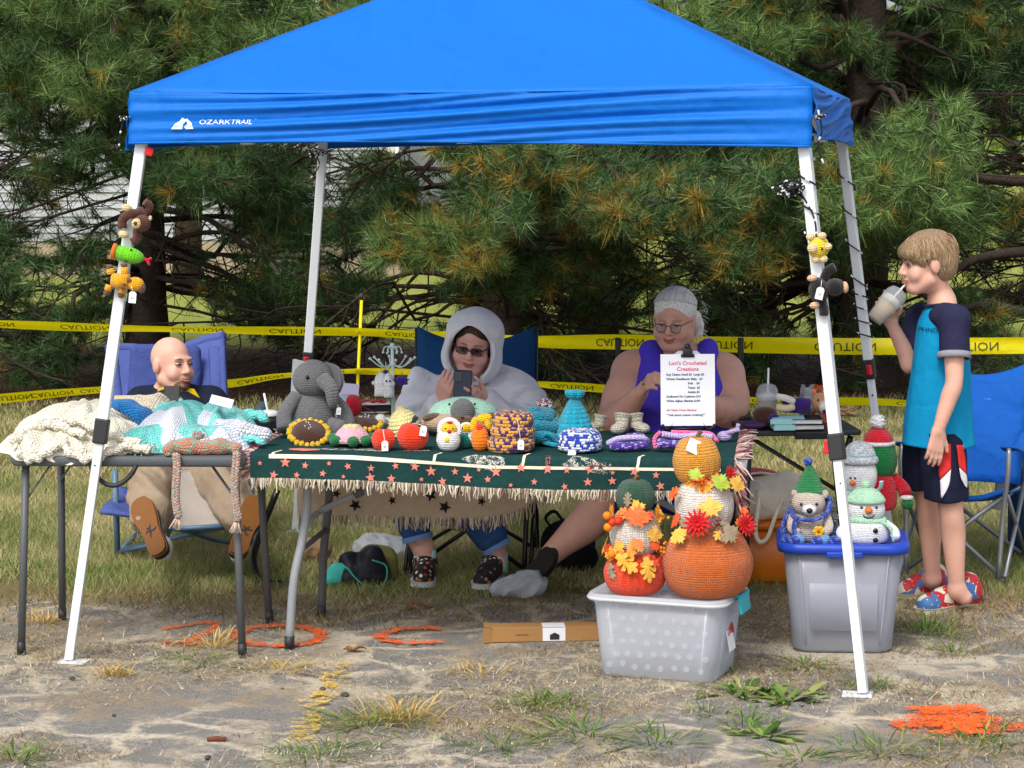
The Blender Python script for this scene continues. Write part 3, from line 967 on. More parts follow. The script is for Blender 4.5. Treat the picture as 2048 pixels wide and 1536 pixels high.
# scissor truss under the roof
for k in range(4):
    a = k*PI/2
    def r(x, y, z):
        return (x*math.cos(a)-y*math.sin(a), x*math.sin(a)+y*math.cos(a), z)
    y = -CA*.985
    for x0, x1, z0, z1 in ((-CA*.96, 0, 1.99, 1.87), (-CA*.96, 0, 1.88, 1.985), (0, CA*.96, 1.87, 1.99), (0, CA*.96, 1.985, 1.88)):
        dy = .012 if z0 < z1 else -.012
        build('truss_bar', beam(r(x0, y+dy, z0), r(x1, y+dy, z1), .024, .012), white_m, canopy, smooth=False)
    build('truss_joint', box(r(0, y, 1.868), (.05, .05, .03), (0, 0, a)), white_m, canopy, smooth=False, bevel=.004)
for k in range(4):
    a = PI/4+k*PI/2
    build('roof_strut', beam((CA*1.39*math.cos(a), CA*1.39*math.sin(a), 2.0), (.05*math.cos(a), .05*math.sin(a), 2.6), .022, .022), white_m, canopy, smooth=False)
# guy cords wound round three of the legs
def wind(key, z0, z1, turns, rad=.03):
    at = LEG[key]
    out = []
    for q in range(turns*14+1):
        f = q/(turns*14)
        p = at(z0+(z1-z0)*f)
        an = q/14*2*PI
        out.append(cw(p[0]+rad*math.cos(an), p[1]+rad*math.sin(an), p[2]))
    return out
def bundle(c, r, n, seed):
    q = np.random.default_rng(seed)
    pts = []
    for i in range(n):
        an = q.uniform(0, 2*PI)
        pts.append(c+np.array([math.cos(an)*r*q.uniform(.5, 1.1), q.normal()*.012, math.sin(an)*r*.55*q.uniform(.5, 1.1)]))
    return spl(pts, n*6)
def flecks(path, every, r):
    return [tube([path[i], (path[i]+path[i+1])/2, path[i+1]], r*1.12, 6) for i in range(0, len(path)-1, every)]
def cord(name, paths, label):
    o = thing(name, paths[0][0], label, 'cord', 'guy cords tied to the canopy legs')
    sh = -np.asarray(paths[0][0])
    for p in paths:
        p = np.asarray(p)
        build('strand', xf(tube(p, .0032, 6), sh), cord_m, o)
        build('fleck', [xf(x, sh) for x in flecks(p, 5, .0032)], cordw_m, o, kind='stuff')
    return o
pFR = cw(*LEG['FR'](1.70)) + np.array([-.07, -.03, 0])
cord('guy_cord', [np.array(wind('FR', 1.80, 1.50, 3)), bundle(pFR, .055, 26, 1), spl([pFR+(.03, 0, 0), cw(*LEG['FR'](1.6))+(0, -.05, 0), cw(*LEG['FR'](1.52))+(.0, -.05, 0)], 20)], 'black flecked guy cord bundled high on the front right canopy leg')
cord('guy_cord', [np.array(wind('RR', 1.8, 1.2, 4, .034)), np.array(wind('RR', 1.22, .98, 4, .036))], 'black guy cord spiralling down the rear right canopy leg')
pRL = cw(*LEG['RL'](1.84)) + np.array([-.035, -.05, -.02])
cord('guy_cord', [bundle(pRL, .05, 16, 3), spl([pRL, pRL+(.02, 0, -.06), pRL+(-.02, 0, -.12)], 12)], 'black flecked guy cord knotted under the valance on the rear left leg')
pFL = cw(-CA-.045, -CA-.05, 1.95)
cord('guy_cord', [spl([pFL, pFL+(-.012, -.01, -.05), pFL+(-.02, 0, -.1)], 12), bundle(pFL, .018, 8, 5)], 'short black cord knot at the front left corner of the blue valance')
pF2 = cw(CA+.05, -CA-.05, 1.94)
cord('guy_cord', [spl([pF2+(0, 0, .02), pF2+(.012, -.01, -.05), pF2+(-.0, 0, -.1), pF2+(.02, 0, -.16)], 12), bundle(pF2, .02, 8, 6)], 'black flecked cord hanging down the front right corner of the valance')
pt = cw(*LEG['FL'](1.83))+np.array([.035, -.03, 0])
build('red_tab', box((0, 0, 0), (.03, .012, .03), (0, .4, 0)), red_plastic, loc=pt, smooth=False, bevel=.004, label='small red tab hanging below the valance by the front left leg', cat='tab')

# ---------------------------------------------------------------- caution tape
tape_m = mat('caution_tape', '#fcea08', .35, .4, var=.06, vs=8., fold=.004, fs=30.)
_t = tape_m.node_tree
_tr = nd(_t, 'BsdfTranslucent', {0: C('#fff000')})
_mx = nd(_t, 'MixShader', {0: .38, 1: _t.nodes['Principled BSDF'].outputs[0], 2: _tr.outputs[0]})
_t.links.new(_mx.outputs[0], _t.nodes['Material Output'].inputs[0])
tape_ink = mat('tape_lettering', '#3c3a14', .5, var=.1)
def tape(name, pts, width, label, words, seed=0, ws=.055):
    """pts: (px, py, Y, tilt) - tilt is how far the ribbon turns out of the vertical"""
    q = spl([list(P(a, b, y))+[t] for a, b, y, t in pts], 160)
    c, t = q[:, :3], q[:, 3]
    L = np.concatenate([[0], np.cumsum(np.linalg.norm(np.diff(c, axis=0), axis=1))])
    def at(s, w):
        p = np.array([np.interp(s, L, c[:, k]) for k in range(3)])
        a = np.interp(s, L, t)+.12*math.sin(s*5+seed)
        return p+w*np.array([0, -math.sin(a), math.cos(a)])+np.array([0, .006*math.sin(w*60+s*3), 0])
    V = np.array([[at(s, w) for s in np.linspace(0, L[-1], 260)] for w in np.linspace(-width/2, width/2, 7)])
    o = thing(name, c[0], label, 'caution tape')
    build('ribbon', xf(surf(V), -c[0]), tape_m, o)
    for s, txt in words:
        m = text_mesh(txt, ws, width=1.15)
        W = []
        for x, y, z in m.V:
            p = at(s+x, -z)           # seen from the back: the word hangs upside down
            W.append(p+np.array([0, -.004+y, 0])-c[0])
        build('lettering', Pc(W, m.F, m.UV), tape_ink, o, smooth=False)
    return o
def words(x0, x1, px_list, pts):
    return px_list
def tw(pts, pxs, txt='CAUTION'):
    """arc positions of words given where they read in the photograph"""
    q = spl([list(P(a, b, y))+[a] for a, b, y, t in pts], 160)
    L = np.concatenate([[0], np.cumsum(np.linalg.norm(np.diff(q[:, :3], axis=0), axis=1))])
    return [(float(np.interp(x, q[:, 3], L)), txt) for x in pxs]
U1 = [(-160, 640, 12.6, 1.0), (0, 648, 12.5, .95), (220, 656, 12.4, .9), (500, 661, 12.4, 1.0), (722, 664, 12.4, .8), (840, 671, 12.2, .75), (1060, 683, 11.3, .55), (1250, 684, 10.9, .35), (1500, 690, 10.5, .05), (1750, 693, 10.35, 0), (2060, 691, 10.3, 0), (2200, 690, 10.3, 0)]
tape('caution_tape', U1, .076, 'upper yellow caution tape strung across behind the stall', tw(U1, (-20, 170, 395, 590, 810, 1240, 1450, 1690, 1935)), 1)
U2 = [(-160, 806, 13.2, .9), (0, 797, 13.1, .8), (120, 786, 13, .8), (260, 776, 12.8, .85), (450, 768, 12.6, .9), (560, 752, 12.5, 1.), (712, 742, 12.4, 1.1), (850, 745, 12.4, 1.1)]
tape('caution_tape', U2, .076, 'lower yellow caution tape behind the man, left of the yellow stake', tw(U2, (20, 105, 200, 520, 640)), 2)
U3 = [(712, 744, 12.4, 1.1), (850, 746, 12.4, 1.1), (1060, 767, 11.8, 1.), (1200, 777, 11.5, .95), (1480, 799, 11.2, 1.), (1800, 806, 11, .95), (1960, 835, 10.9, 1.), (2200, 845, 10.9, 1.)]
tape('caution_tape', U3, .07, 'lower yellow caution tape behind the two women, right of the yellow stake', tw(U3, (1140, 1560, 1850)), 3)
sb = P(704, 868, 12.42)
sb[2] = -.05
stp = P(723, 600, 12.42)
stk = thing('stake', (sb[0], sb[1], 0), 'thin yellow stake with a dark tip holding up the caution tape', 'stake')
o0 = np.array([sb[0], sb[1], 0])
build('rod', tube([sb-o0, stp-o0], .0085, 8), tape_m, stk)
build('tip', tube([stp-o0, stp-o0+(0, 0, .035)], .009, 8), dark_plastic, stk)
build('tie', [tube([P(716, y, 12.42)-o0+(-.014, 0, 0), P(716, y, 12.42)-o0+(.014, 0, .006)], .016, 8) for y in (664, 743)], tape_m, stk)

# ---------------------------------------------------------------- paint on the asphalt
orange_m = patchy('orange_spray', '#f0682a', .53, 26.)
def stroke(pts, w, n=40, seed=0, z=.009):
    """ragged sprayed stroke"""
    q = np.random.default_rng(seed)
    c = spl(pts, n)
    t = np.gradient(c, axis=0)
    nrm = np.stack([-t[:, 1], t[:, 0]], -1)
    nrm /= np.linalg.norm(nrm, axis=1)[:, None]+1e-9
    w1, w2 = w/2*(1+.3*q.normal(size=(n, 1))), w/2*(1+.3*q.normal(size=(n, 1)))
    V = np.stack([np.c_[c+nrm*w1, np.full(n, z)], np.c_[c-nrm*w2, np.full(n, z)]], 0)
    return surf(V)
def specks(pts, n, sp, seed):
    q = np.random.default_rng(seed)
    c = spl(pts, 60)[q.integers(0, 60, n)]+q.normal(size=(n, 2))*sp
    r = q.uniform(.002, .007, n)
    an = np.linspace(0, 2*PI, 6, endpoint=False)
    V = np.stack([c[:, :1]+r[:, None]*np.cos(an), c[:, 1:]+r[:, None]*np.sin(an), np.full((n, 6), .0125)], -1)
    return Pc(V.reshape(-1, 3), [np.arange(6*n).reshape(n, 6)])
def gp(*pp):
    return [G(x, y)[:2] for x, y in pp]
zed = gp((328, 1262), (365, 1256), (400, 1250), (432, 1252), (420, 1266), (395, 1278), (368, 1290), (330, 1291), (372, 1292), (405, 1288))
ring = [G(558+86*math.cos(a), 1275+20*math.sin(a))[:2] for a in np.linspace(.2, 2*PI+.2, 40)]
cee = gp((884, 1262), (850, 1260), (805, 1262), (770, 1270), (760, 1277), (778, 1286), (830, 1289), (884, 1286))
for pth, w, lab, sd in ((zed, .036, 'faded orange spray painted zigzag numeral between the table legs', 1), (ring, .05, 'orange spray painted ring on the asphalt round the table foot', 2), (cee, .045, 'orange spray painted letter C on the asphalt', 3)):
    build('paint_mark', [stroke(pth, w, 70, sd), specks(pth, 150, w*.5, sd)], orange_m, smooth=False, label=lab, cat='paint mark', group='orange marks sprayed on the asphalt')
bl = [stroke(gp((1785, 1456), (1850, 1450), (1920, 1454), (2000, 1458), (2080, 1457)), .10, 40, 5), stroke(gp((1880, 1418), (1905, 1440), (1930, 1476)), .20, 30, 6, .0132), stroke(gp((1840, 1432), (1900, 1430), (1960, 1425)), .09, 30, 7, .0172),
      specks(gp((1800, 1455), (1900, 1440), (2040, 1455)), 400, .06, 8)]
r_ = np.random.default_rng(5)
fuzz = blades(700, (0, 1), (0, 1), (.006, .024), .005, (.5, 2.), None, 91)
fuzz_c = np.array([G(*q)[:2] for q in zip(r_.normal(1905, 45, 700), r_.normal(1447, 17, 700))])
fv = fuzz.V.reshape(-1, 3, 3)
fv = fv-fv[:, :1]*np.array([1, 1, 0])+np.c_[fuzz_c, np.zeros(len(fuzz_c))][:, None, :]
bl.append(Pc(fv.reshape(-1, 3), fuzz.F))
build('paint_mark', bl, orange_m, smooth=False, label='orange spray paint blotch over weeds at the lower right', cat='paint mark', group='orange marks sprayed on the asphalt')
yl_m = patchy('worn_yellow_line', '#d9b857', .47, 22.)
r_ = np.random.default_rng(9)
sp = []
for i in range(230):
    f = r_.beta(1.1, 1.1)
    x, y = 690-f*100+r_.normal()*14, 1325+f*165
    g_ = G(x, y)
    an = np.linspace(0, 2*PI, 7, endpoint=False)
    rr = r_.uniform(.006, .022)
    sp.append(Pc(np.stack([g_[0]+rr*np.cos(an)*r_.uniform(.6, 1.4, 7), g_[1]+rr*np.sin(an)*r_.uniform(.6, 1.4, 7), np.full(7, .0075+i*2e-5)], -1), [np.arange(7)[None, :]]))
build('parking_line', sp, yl_m, smooth=False, kind='structure')

# ---------------------------------------------------------------- weeds and litter on the lot
weed_m = island('weed_blades', [(0, '#3f5f24'), (.4, '#5f8438'), (.75, '#8aa254'), (1, '#c0b070')], translucent=.3)
def clump(px, py, n, h, spread, seed, label, m=None, broad=False):
    n = int(n*(1.7 if not broad else 1.2))
    r = np.random.default_rng(seed)
    g_ = G(px, py)
    V, F = [], []
    for i in range(n):
        an = r.uniform(0, 2*PI)
        b = np.array([math.cos(an)*1.3, math.sin(an), 0])*r.uniform(0, spread*.75)
        out = np.array([math.cos(an+r.normal()*.5), math.sin(an+r.normal()*.5), 0])
        hh = h*r.uniform(.15, 1)**1.3
        reach = spread*r.uniform(.15, 1.15)
        w = (.011 if broad else .0026)*r.uniform(.6, 1.3)
        sd = np.array([-out[1], out[0], 0])
        k = len(V)
        for f, ww in ((0, .6), (.4, 1.), (.75, .7)):
            c = b+out*reach*f+np.array([0, 0, hh*math.sin(f*2.0)])
            V += [c-sd*w*ww, c+sd*w*ww]
        V.append(b+out*reach+np.array([0, 0, hh*.75]))
        F += [(k, k+1, k+3, k+2), (k+2, k+3, k+5, k+4)]
        F.append((k+4, k+5, k+6, k+6))
    q = [f for f in F if f[2] != f[3]]
    t3 = [f[:3] for f in F if f[2] == f[3]]
    return build('weed', Pc(V, [np.array(q), np.array(t3)]), m or weed_m, loc=g_, smooth=False, label=label, cat='weed', group='weeds in the broken asphalt')
dry_m = island('dry_blades', [(0, '#a8853f'), (.5, '#cdb06a'), (1, '#e2cf98')], translucent=.3)
WD = [(1850, 1262, 70, .07, .11, 'bushy green weed in the asphalt just in front of the boy\'s shoes', 0, 0), (1890, 1275, 30, .035, .09, 'flat green weed to the right of the blue lid tub', 0, 0), (1905, 1304, 28, .03, .09, 'star shaped green weed in front of the blue chair', 0, 0),
      (1120, 1402, 40, .03, .11, 'green weed just right of and below the dotted clear bin', 0, 0), (1075, 1412, 60, .04, .12, 'low green weed in front of the dotted clear bin', 0, 0), (1485, 1385, 30, .045, .1, 'broad leaved weed right of the clear bin', 0, 1), (1575, 1402, 34, .045, .11, 'dark green broad leaved weed left of the front right canopy foot', 0, 1),
      (1500, 1450, 30, .06, .1, 'bright green upright weed at the lower right of the clear bin', 0, 0), (1525, 1470, 26, .035, .09, 'broad leaved weed clump near the bottom right middle', 0, 1), (1320, 1485, 46, .05, .14, 'spiky green weed at the bottom centre right', 0, 0), (1170, 1470, 60, .05, .17, 'spreading green grass weed at the bottom centre', 0, 0),
      (1960, 1490, 50, .06, .16, 'yellow green weed below the orange paint blotch', 0, 0), (1760, 1500, 44, .05, .16, 'thin grassy weed left of and below the orange blotch', 0, 0), (1000, 1490, 40, .03, .14, 'flat bright green weed lying at the bottom centre', 0, 0), (400, 1325, 46, .025, .14, 'low green weed beside the front left canopy foot', 0, 0),
      (225, 1352, 50, .05, .07, 'straw coloured tuft beside the front left canopy foot', 1, 0), (90, 1245, 50, .05, .09, 'dry straw tuft left of the front left canopy leg', 1, 0), (430, 1295, 60, .06, .12, 'dry straw tuft at the foot of the grey table leg', 1, 0), (800, 1440, 70, .08, .13, 'tall dry straw tuft at the bottom centre left', 1, 0), (730, 1450, 60, .05, .17, 'mixed green tuft beside the worn yellow line', 0, 0),
      (560, 1340, 50, .04, .12, 'grey green tuft below the orange ring', 1, 0), (640, 1515, 60, .04, .16, 'reddish green weed at the bottom edge', 0, 0), (30, 1520, 50, .05, .12, 'green tuft at the bottom left corner', 0, 0), (1610, 1330, 40, .022, .13, 'low moss green weed at the base of the blue lid tub', 0, 0), (1440, 1342, 36, .05, .07, 'green tuft behind the right corner of the clear bin', 0, 0),
      (1420, 1425, 20, .03, .09, 'small green weed in front of the right end of the clear bin', 0, 0), (1740, 1375, 36, .04, .08, 'pale green tuft beside the front right canopy foot', 0, 0), (30, 1140, 60, .06, .14, 'green grass tuft at the far left edge of the lawn', 0, 0), (960, 1350, 34, .04, .12, 'dry tuft in front of the cardboard box', 1, 0), (1600, 1520, 40, .03, .12, 'low green weed at the bottom right', 0, 0)]
for i, (x, y, n, h, sp_, lab, dry, br) in enumerate(WD):
    clump(x, y, n, h, sp_, 300+i, lab, dry_m if dry else None, br)
stone_m = mat('dark_stone', '#47443f', .9, var=.3)
for i, (x, y, s_, lab) in enumerate([(690, 1393, .016, 'dark pebble right of the worn yellow line'), (645, 1381, .013, 'dark pebble on the worn yellow line'), (145, 1360, .014, 'dark pebble by the front left canopy foot'), (398, 1357, .009, 'dark pebble below the left table leg'), (416, 1518, .012, 'dark pebble near the bottom left'), (565, 1380, .008, 'tiny pebble left of the yellow line'), (228, 1433, .008, 'tiny pebble at the lower left')]):
    build('pebble', ell((0, 0, s_*.4), (s_, s_*.8, s_*.6), (0, 0, i), 9, 6), stone_m, loc=G(x, y), label=lab, cat='pebble', group='pebbles on the asphalt')
build('wood_scrap', tube([(-.03, 0, .008), (0, .003, .01), (.03, 0, .008)], [.006, .009, .007], 7), mat('brown_wood', '#6e3f2c', .9, var=.3), loc=G(433, 1484), label='small brown scrap of wood lying near the bottom left', cat='wood scrap')
leaf_m = mat('dead_leaf', '#8d6a4c', .9, var=.3, vs=60)
for i, (x, y, lab) in enumerate([(713, 1306, 'dry leaf between the orange ring and the letter C'), (822, 1222, 'pale dead leaf on the ground under the table'), (850, 1218, 'curled dead leaf under the table right of another')]):
    q = np.array([[(u*.05*(1-.3*abs(v)), v*.022*math.sin(PI*(u+1)/2+.15), .012+.012*v*v+.006*math.sin(u*4)) for u in np.linspace(-1, 1, 9)] for v in np.linspace(-1, 1, 5)])
    build('dead_leaf', xf(surf(q), rot=(0, 0, i*1.3)), leaf_m, loc=G(x, y), label=lab, cat='leaf', group='dead leaves on the ground')
# ---------------------------------------------------------------- tables
TZ = .735
grey_top = mat('grey_table_top', '#54595d', .55, .3, var=.06, bump=.0008, bs=300)
grey_tube = mat('grey_tube', '#55585b', .45, .4, var=.08)
pale_tube = mat('pale_grey_tube', '#8d9296', .4, .45, var=.06)
white_plastic = mat('white_plastic', '#e6e8ea', .4, .4, var=.03)
black_tube = mat('black_tube', '#18191b', .4, .4)
black_cloth = mat('black_cloth', '#17181c', .85, .15, var=.2, fold=.01, fs=20)
def rrect(w, d, r, n=6):
    o = []
    for cx, cy, a0 in ((w/2-r, d/2-r, 0), (-w/2+r, d/2-r, PI/2), (-w/2+r, -d/2+r, PI), (w/2-r, -d/2+r, 1.5*PI)):
        for k in range(n+1):
            a = a0+k*PI/2/n
            o.append((cx+r*math.cos(a), cy+r*math.sin(a)))
    return np.array(o)
def loft(secs, cap0=True, cap1=True, n=6):
    """secs: (w, d, r, z)"""
    V = [np.c_[rrect(w, d, r, n), np.full(4*(n+1), z)] for w, d, r, z in secs]
    return surf(np.array(V), True, (1, 1), cap0, cap1)
GT = np.array([-1.375, 8.47, 0])
gt = thing('folding_table', GT, 'small grey folding table at the left heaped with blankets', 'table', rot=(0, 0, -.06))
build('tabletop', loft([(.845, .595, .03, TZ-.038), (.86, .61, .035, TZ-.03), (.86, .61, .035, TZ-.006), (.848, .598, .03, TZ)]), grey_top, gt)
for i in (-1, 1):
    for j in (-1, 1):
        a, b = (i*.385, j*.25, TZ-.04), (i*.408, j*.295, .015)
        l = build('leg', tube([a, b], .0145, 12), grey_tube, gt)
        build('foot_cap', tube([np.array(b)+(0, 0, .035), np.array(b)-(0, 0, .013)], .0165, 12), dark_plastic, l)
        build('brace', [beam((i*.30, j*.25-.012*j, TZ-.045), (i*.388, j*.255-.012*j, TZ-.17), .016, .006)], grey_tube, gt, smooth=False)
h = [(.0-.085+.17*f, -.302-.012*math.sin(PI*f), TZ-.03-.075*math.sin(PI*f)**.7) for f in np.linspace(0, 1, 14)]
build('carry_handle', tube([(x-.05, y, z) for x, y, z in h], .009, 8), dark_plastic, gt)

MTH = -.122
MT = np.array([-.036, 8.466, 0])
def mtw(x, y, z=TZ):
    c, s = math.cos(MTH), math.sin(MTH)
    return np.array([MT[0]+x*c-y*s, MT[1]+x*s+y*c, z])
mt = thing('folding_table', MT, 'long white folding table under the green star blanket', 'table', rot=(0, 0, MTH))
build('tabletop', loft([(1.80, .74, .03, TZ-.045), (1.83, .765, .04, TZ-.036), (1.83, .765, .04, TZ-.008), (1.815, .75, .035, TZ)]), white_plastic, mt)
for i in (-1, 1):
    for j in (-1, 1):
        pth = spl([(i*.70, j*.20, TZ-.05), (i*.705, j*.21, .52), (i*.72, j*.225, .40), (i*.745, j*.27, .25), (i*.76, j*.29, .02)], 18)
        l = build('leg', tube(pth, .0165, 12), pale_tube if j < 0 else grey_tube, mt)
        build('foot_cap', tube([pth[-1]+(0, 0, .03), pth[-1]-(0, 0, .017)], .019, 12), dark_plastic, l)
    build('cross_bar', tube([(i*.725, -.235, .36), (i*.725, .235, .36)], .011, 10), grey_tube, mt)
    build('brace', [tube([(i*.715, 0, .46), (i*.60, 0, .52), (i*.14, 0, TZ-.05)], .012, 10), tube([(i*.712, -.21, .46), (i*.712, .21, .46)], .012, 10)], pale_tube, mt)
    build('brace_collar', tube([(i*.565, 0, .535), (i*.53, 0, .552)], .0175, 10), grey_tube, mt)

# ---------------------------------------------------------------- star blanket over the table
def cloth_mat():
    m, t, b = nt_new('star_blanket')
    co = ocoord(t)
    g = nd(t, 'NewGeometry')
    nz = nd(t, 'TexNoise', {'Vector': co, 'Scale': 60., 'Detail': 4.})
    w = nd(t, 'TexWave', {'Vector': co, 'Scale': 150., 'Distortion': 1.}, bands_direction='X')
    gr = mixc(t, nz.outputs[0], C('#1b3b3b'), C('#2a504e'))
    be = mixc(t, nz.outputs[0], C('#b7a48f'), C('#d2c2ad'))
    t.links.new(mixc(t, g.outputs['Backfacing'], gr, be), b.inputs['Base Color'])
    b.inputs['Roughness'].default_value = .95
    b.inputs['Specular IOR Level'].default_value = .1
    bp = nd(t, 'Bump', {'Height': w.outputs[0], 'Strength': .6, 'Distance': .002})
    t.links.new(bp.outputs[0], b.inputs['Normal'])
    return m
cloth_m = cloth_mat()
U0, U1c = -.872, .875
def hangF(u):
    return .092+.022*(u+.9)/1.8+.008*math.sin(u*4+1)+.01*max(0, u-.1)
def hangR(u):
    return .30*(1/(1+math.exp((u-.16)*14)))+.05
def cloth_pt(u, t, off=0.):
    """t: 0 at the front fold, positive down the front, negative back across the top, below -.775 down the back"""
    D = .772
    if t > 0:
        f = min(1, t/.02)
        wv = .010*math.sin(u*9+1)+.006*math.sin(u*21+2)+.004*math.sin(u*37)
        y = -.386-.006*f-wv*min(1, t/.1)*.9-off*f
        z = TZ+.005-t+.004*(1-f)+off*(1-f)
        return np.array([u, y-.003, z])
    if t > -D:
        e = .002*math.sin(u*13+t*17)
        return np.array([u, -.386-t, TZ+.006+abs(e)+off])
    d = -t-D
    wv = .012*math.sin(u*8)+.008*math.sin(u*19+1)
    return np.array([u, .392+off+wv*min(1, d/.1), TZ+.004-d])
us = np.linspace(U0, U1c, 130)
V = np.empty((64, 130, 3))
for j, u in enumerate(us):
    tt = np.concatenate([np.linspace(hangF(u), .0, 18), np.linspace(-.01, -.772, 26), np.linspace(-.778, -.772-hangR(u), 20)])
    for i, t_ in enumerate(tt):
        V[i, j] = cloth_pt(u, t_)
blanket = thing('star_blanket', MT, 'dark green woven blanket with pink stars and cream fringe draped over the long table', 'blanket', rot=(0, 0, MTH))
build('cloth', surf(V), cloth_m, blanket)
star_m = mat('star_pink', '#d98374', .95, var=.3, vs=150.)
line_m = mat('cream_line', '#e9e0c8', .95, var=.08)
starb_m = mat('star_black', '#1c1a1a', .95)
def star_poly(r, a0=0., n=5):
    return [(r*(1 if k % 2 == 0 else .42)*math.sin(a0+k*PI/n), r*(1 if k % 2 == 0 else .42)*math.cos(a0+k*PI/n)) for k in range(2*n)]
def decal(poly, u, t, off=.0035):
    pl = [(0., 0.)]+list(poly)
    V_ = [cloth_pt(u+a, t-b, off) for a, b in pl]
    n = len(poly)
    return Pc(V_, [np.array([(0, 1+k, 1+(k+1) % n) for k in range(n)])])
r_ = np.random.default_rng(3)
st = []
for row, (tf, n, r0) in enumerate(((.35, 21, .016), (.74, 19, .015))):
    for k in range(n):
        u = U0+.05+(k+.5*row)*(U1c-U0-.1)/n+r_.uniform(-.015, .015)
        st.append((u, hangF(u)*tf+.008+.012*r_.uniform(-1, 1), r0*r_.choice([.62, .9, 1.15, 1.3])))
for u, t_, r in st:
    build('star', decal(star_poly(r, r_.uniform(-.3, .3)), u, min(t_, hangF(u)-.012)), star_m, blanket, smooth=False)
for k in range(14):
    u = U0+.1+k*.07+r_.uniform(-.02, .02)
    t_ = -.772-hangR(u)*(.62+.33*((k*7) % 5)/5)
    build('star', decal(star_poly(.021*r_.choice([.6, .9, 1.3]), r_.uniform(-.3, .3)), u, t_, -.004), starb_m, blanket, smooth=False, label='black star on the pale reverse side')
def strip(path, w):
    """line decal along (u, t) points"""
    c = np.array(path)
    tg = np.gradient(c, axis=0)
    n_ = np.stack([-tg[:, 1], tg[:, 0]], -1)
    n_ /= np.linalg.norm(n_, axis=1)[:, None]
    return surf(np.array([[cloth_pt(*(c[i]+s*n_[i]*w/2), .003) for i in range(len(c))] for s in (1, -1)]))
lt = lambda u: hangF(u)*(.12 if u < -.5 else .12+.2*min(1, (u+.5)/.5))
ul = np.linspace(U0+.07, U1c-.05, 90)
build('woven_line', strip([(u, lt(u)) for u in ul], .011), line_m, blanket, smooth=False)
for u in (-.79, -.2, .12, .53):
    build('woven_line', strip([(u+.02*(1-f), lt(u)*f-.06*(1-f)) for f in np.linspace(0, .97, 14)], .010), line_m, blanket, smooth=False)
# lettering woven down the panel and the pale woven figures
tm = text_mesh('stars', .036, width=1.1)
build('lettering', Pc([cloth_pt(.215+z_, .008+.012+x_*1.0+.0, .003) if True else 0 for x_, y_, z_ in tm.V*(.8, 1, 1)], tm.F, tm.UV), star_m, blanket, smooth=False)
fig_m = patchy('woven_white', '#d0ccc2', .47, 60., .95, 260.)
figl_m = mat('woven_brown', '#5c4038', .95)
def blob(n, a, b, seed):
    q = np.random.default_rng(seed)
    return [(a*math.cos(t)*(1+.12*math.sin(3*t+seed)+.06*q.normal()), b*math.sin(t)*(1+.15*math.sin(4*t)+.06*q.normal())) for t in np.linspace(0, 2*PI, n, endpoint=False)]
for k, (u, t_, a, b) in enumerate([(-.02, .012, .075, .012), (-.045, .022, .03, .016), (.005, .03, .02, .02), (.035, .02, .022, .016), (.33, .02, .06, .02), (.40, .035, .045, .022), (.29, .025, .025, .012)]):
    build('woven_figure', decal(blob(18, a, b, k), u, t_, .0032), fig_m, blanket, smooth=False)
for u, t_ in ((.37, .03), (.4, .03)):
    build('woven_outline', decal(star_poly(.014), u, t_, .0045), figl_m, blanket, smooth=False)
for u, t_, a, b in ((-.70, -.09, .06, .03), (-.58, -.11, .08, .025), (-.45, -.10, .07, .03), (-.28, -.1, .05, .02)):
    build('woven_figure', decal(blob(18, a, b, int(-u*10)), u, t_, .003), fig_m if u > -.65 else star_m, blanket, smooth=False)
fr_m = island('fringe_yarn', [(0, '#8b7d6a'), (.35, '#c9bda6'), (.8, '#ece3d0'), (1, '#7c4a4a')], .95, .15)
fr2_m = island('maroon_fringe', [(0, '#6e2b36'), (.4, '#a9626a'), (.7, '#e2cfc6'), (1, '#5a2a30')], .95, .1)
def fringe(pts, dirs, L, seed, w=.0032, drop=1.):
    q = np.random.default_rng(seed)
    out = []
    for p_, d_ in zip(pts, dirs):
        l = L*q.uniform(.8, 1.1)
        e = p_+(d_+q.normal(size=3)*.16)*l
        mid = (p_+e)/2+q.normal(size=3)*.004
        out.append(tube([p_, mid, e], [w*.9, w, w*.5], 4, False))
    return out
uf = np.linspace(U0, U1c, 330)
build('fringe', fringe([cloth_pt(u, hangF(u)) for u in uf], [np.array([0, -.08, -1])]*len(uf), .038, 1), fr_m, blanket, kind='stuff')
uf = np.linspace(U0, .4, 240)
build('fringe', fringe([cloth_pt(u, -.772-hangR(u)) for u in uf], [np.array([0, 0, -1.])]*len(uf), .05, 2), fr_m, blanket, kind='stuff')
pl_, dl_ = [], []
for t_ in np.linspace(hangF(U0), -.772, 130):
    pl_.append(cloth_pt(U0, t_)+(0, 0, .002))
    dl_.append(np.array([-1, 0, -.35 if t_ > 0 else 0.0]))
build('fringe', fringe(pl_, dl_, .034, 3), fr2_m, blanket, kind='stuff', label='maroon fringe along the left end')
pl_, dl_ = [], []
for t_ in np.linspace(hangF(U1c), -.76, 150):
    pl_.append(cloth_pt(U1c, t_)+(0, 0, .004))
    dl_.append(np.array([.7, -.35, -.9 if t_ > 0 else .0]))
for k in range(60):
    pl_.append(cloth_pt(U1c, hangF(U1c)*random.random())+(0, -.006, 0))
    dl_.append(np.array([.45, -.1, -1.5]))
build('fringe', fringe(pl_, dl_, .065, 4, .004), fr2_m, blanket, kind='stuff', label='maroon fringe along the right end')

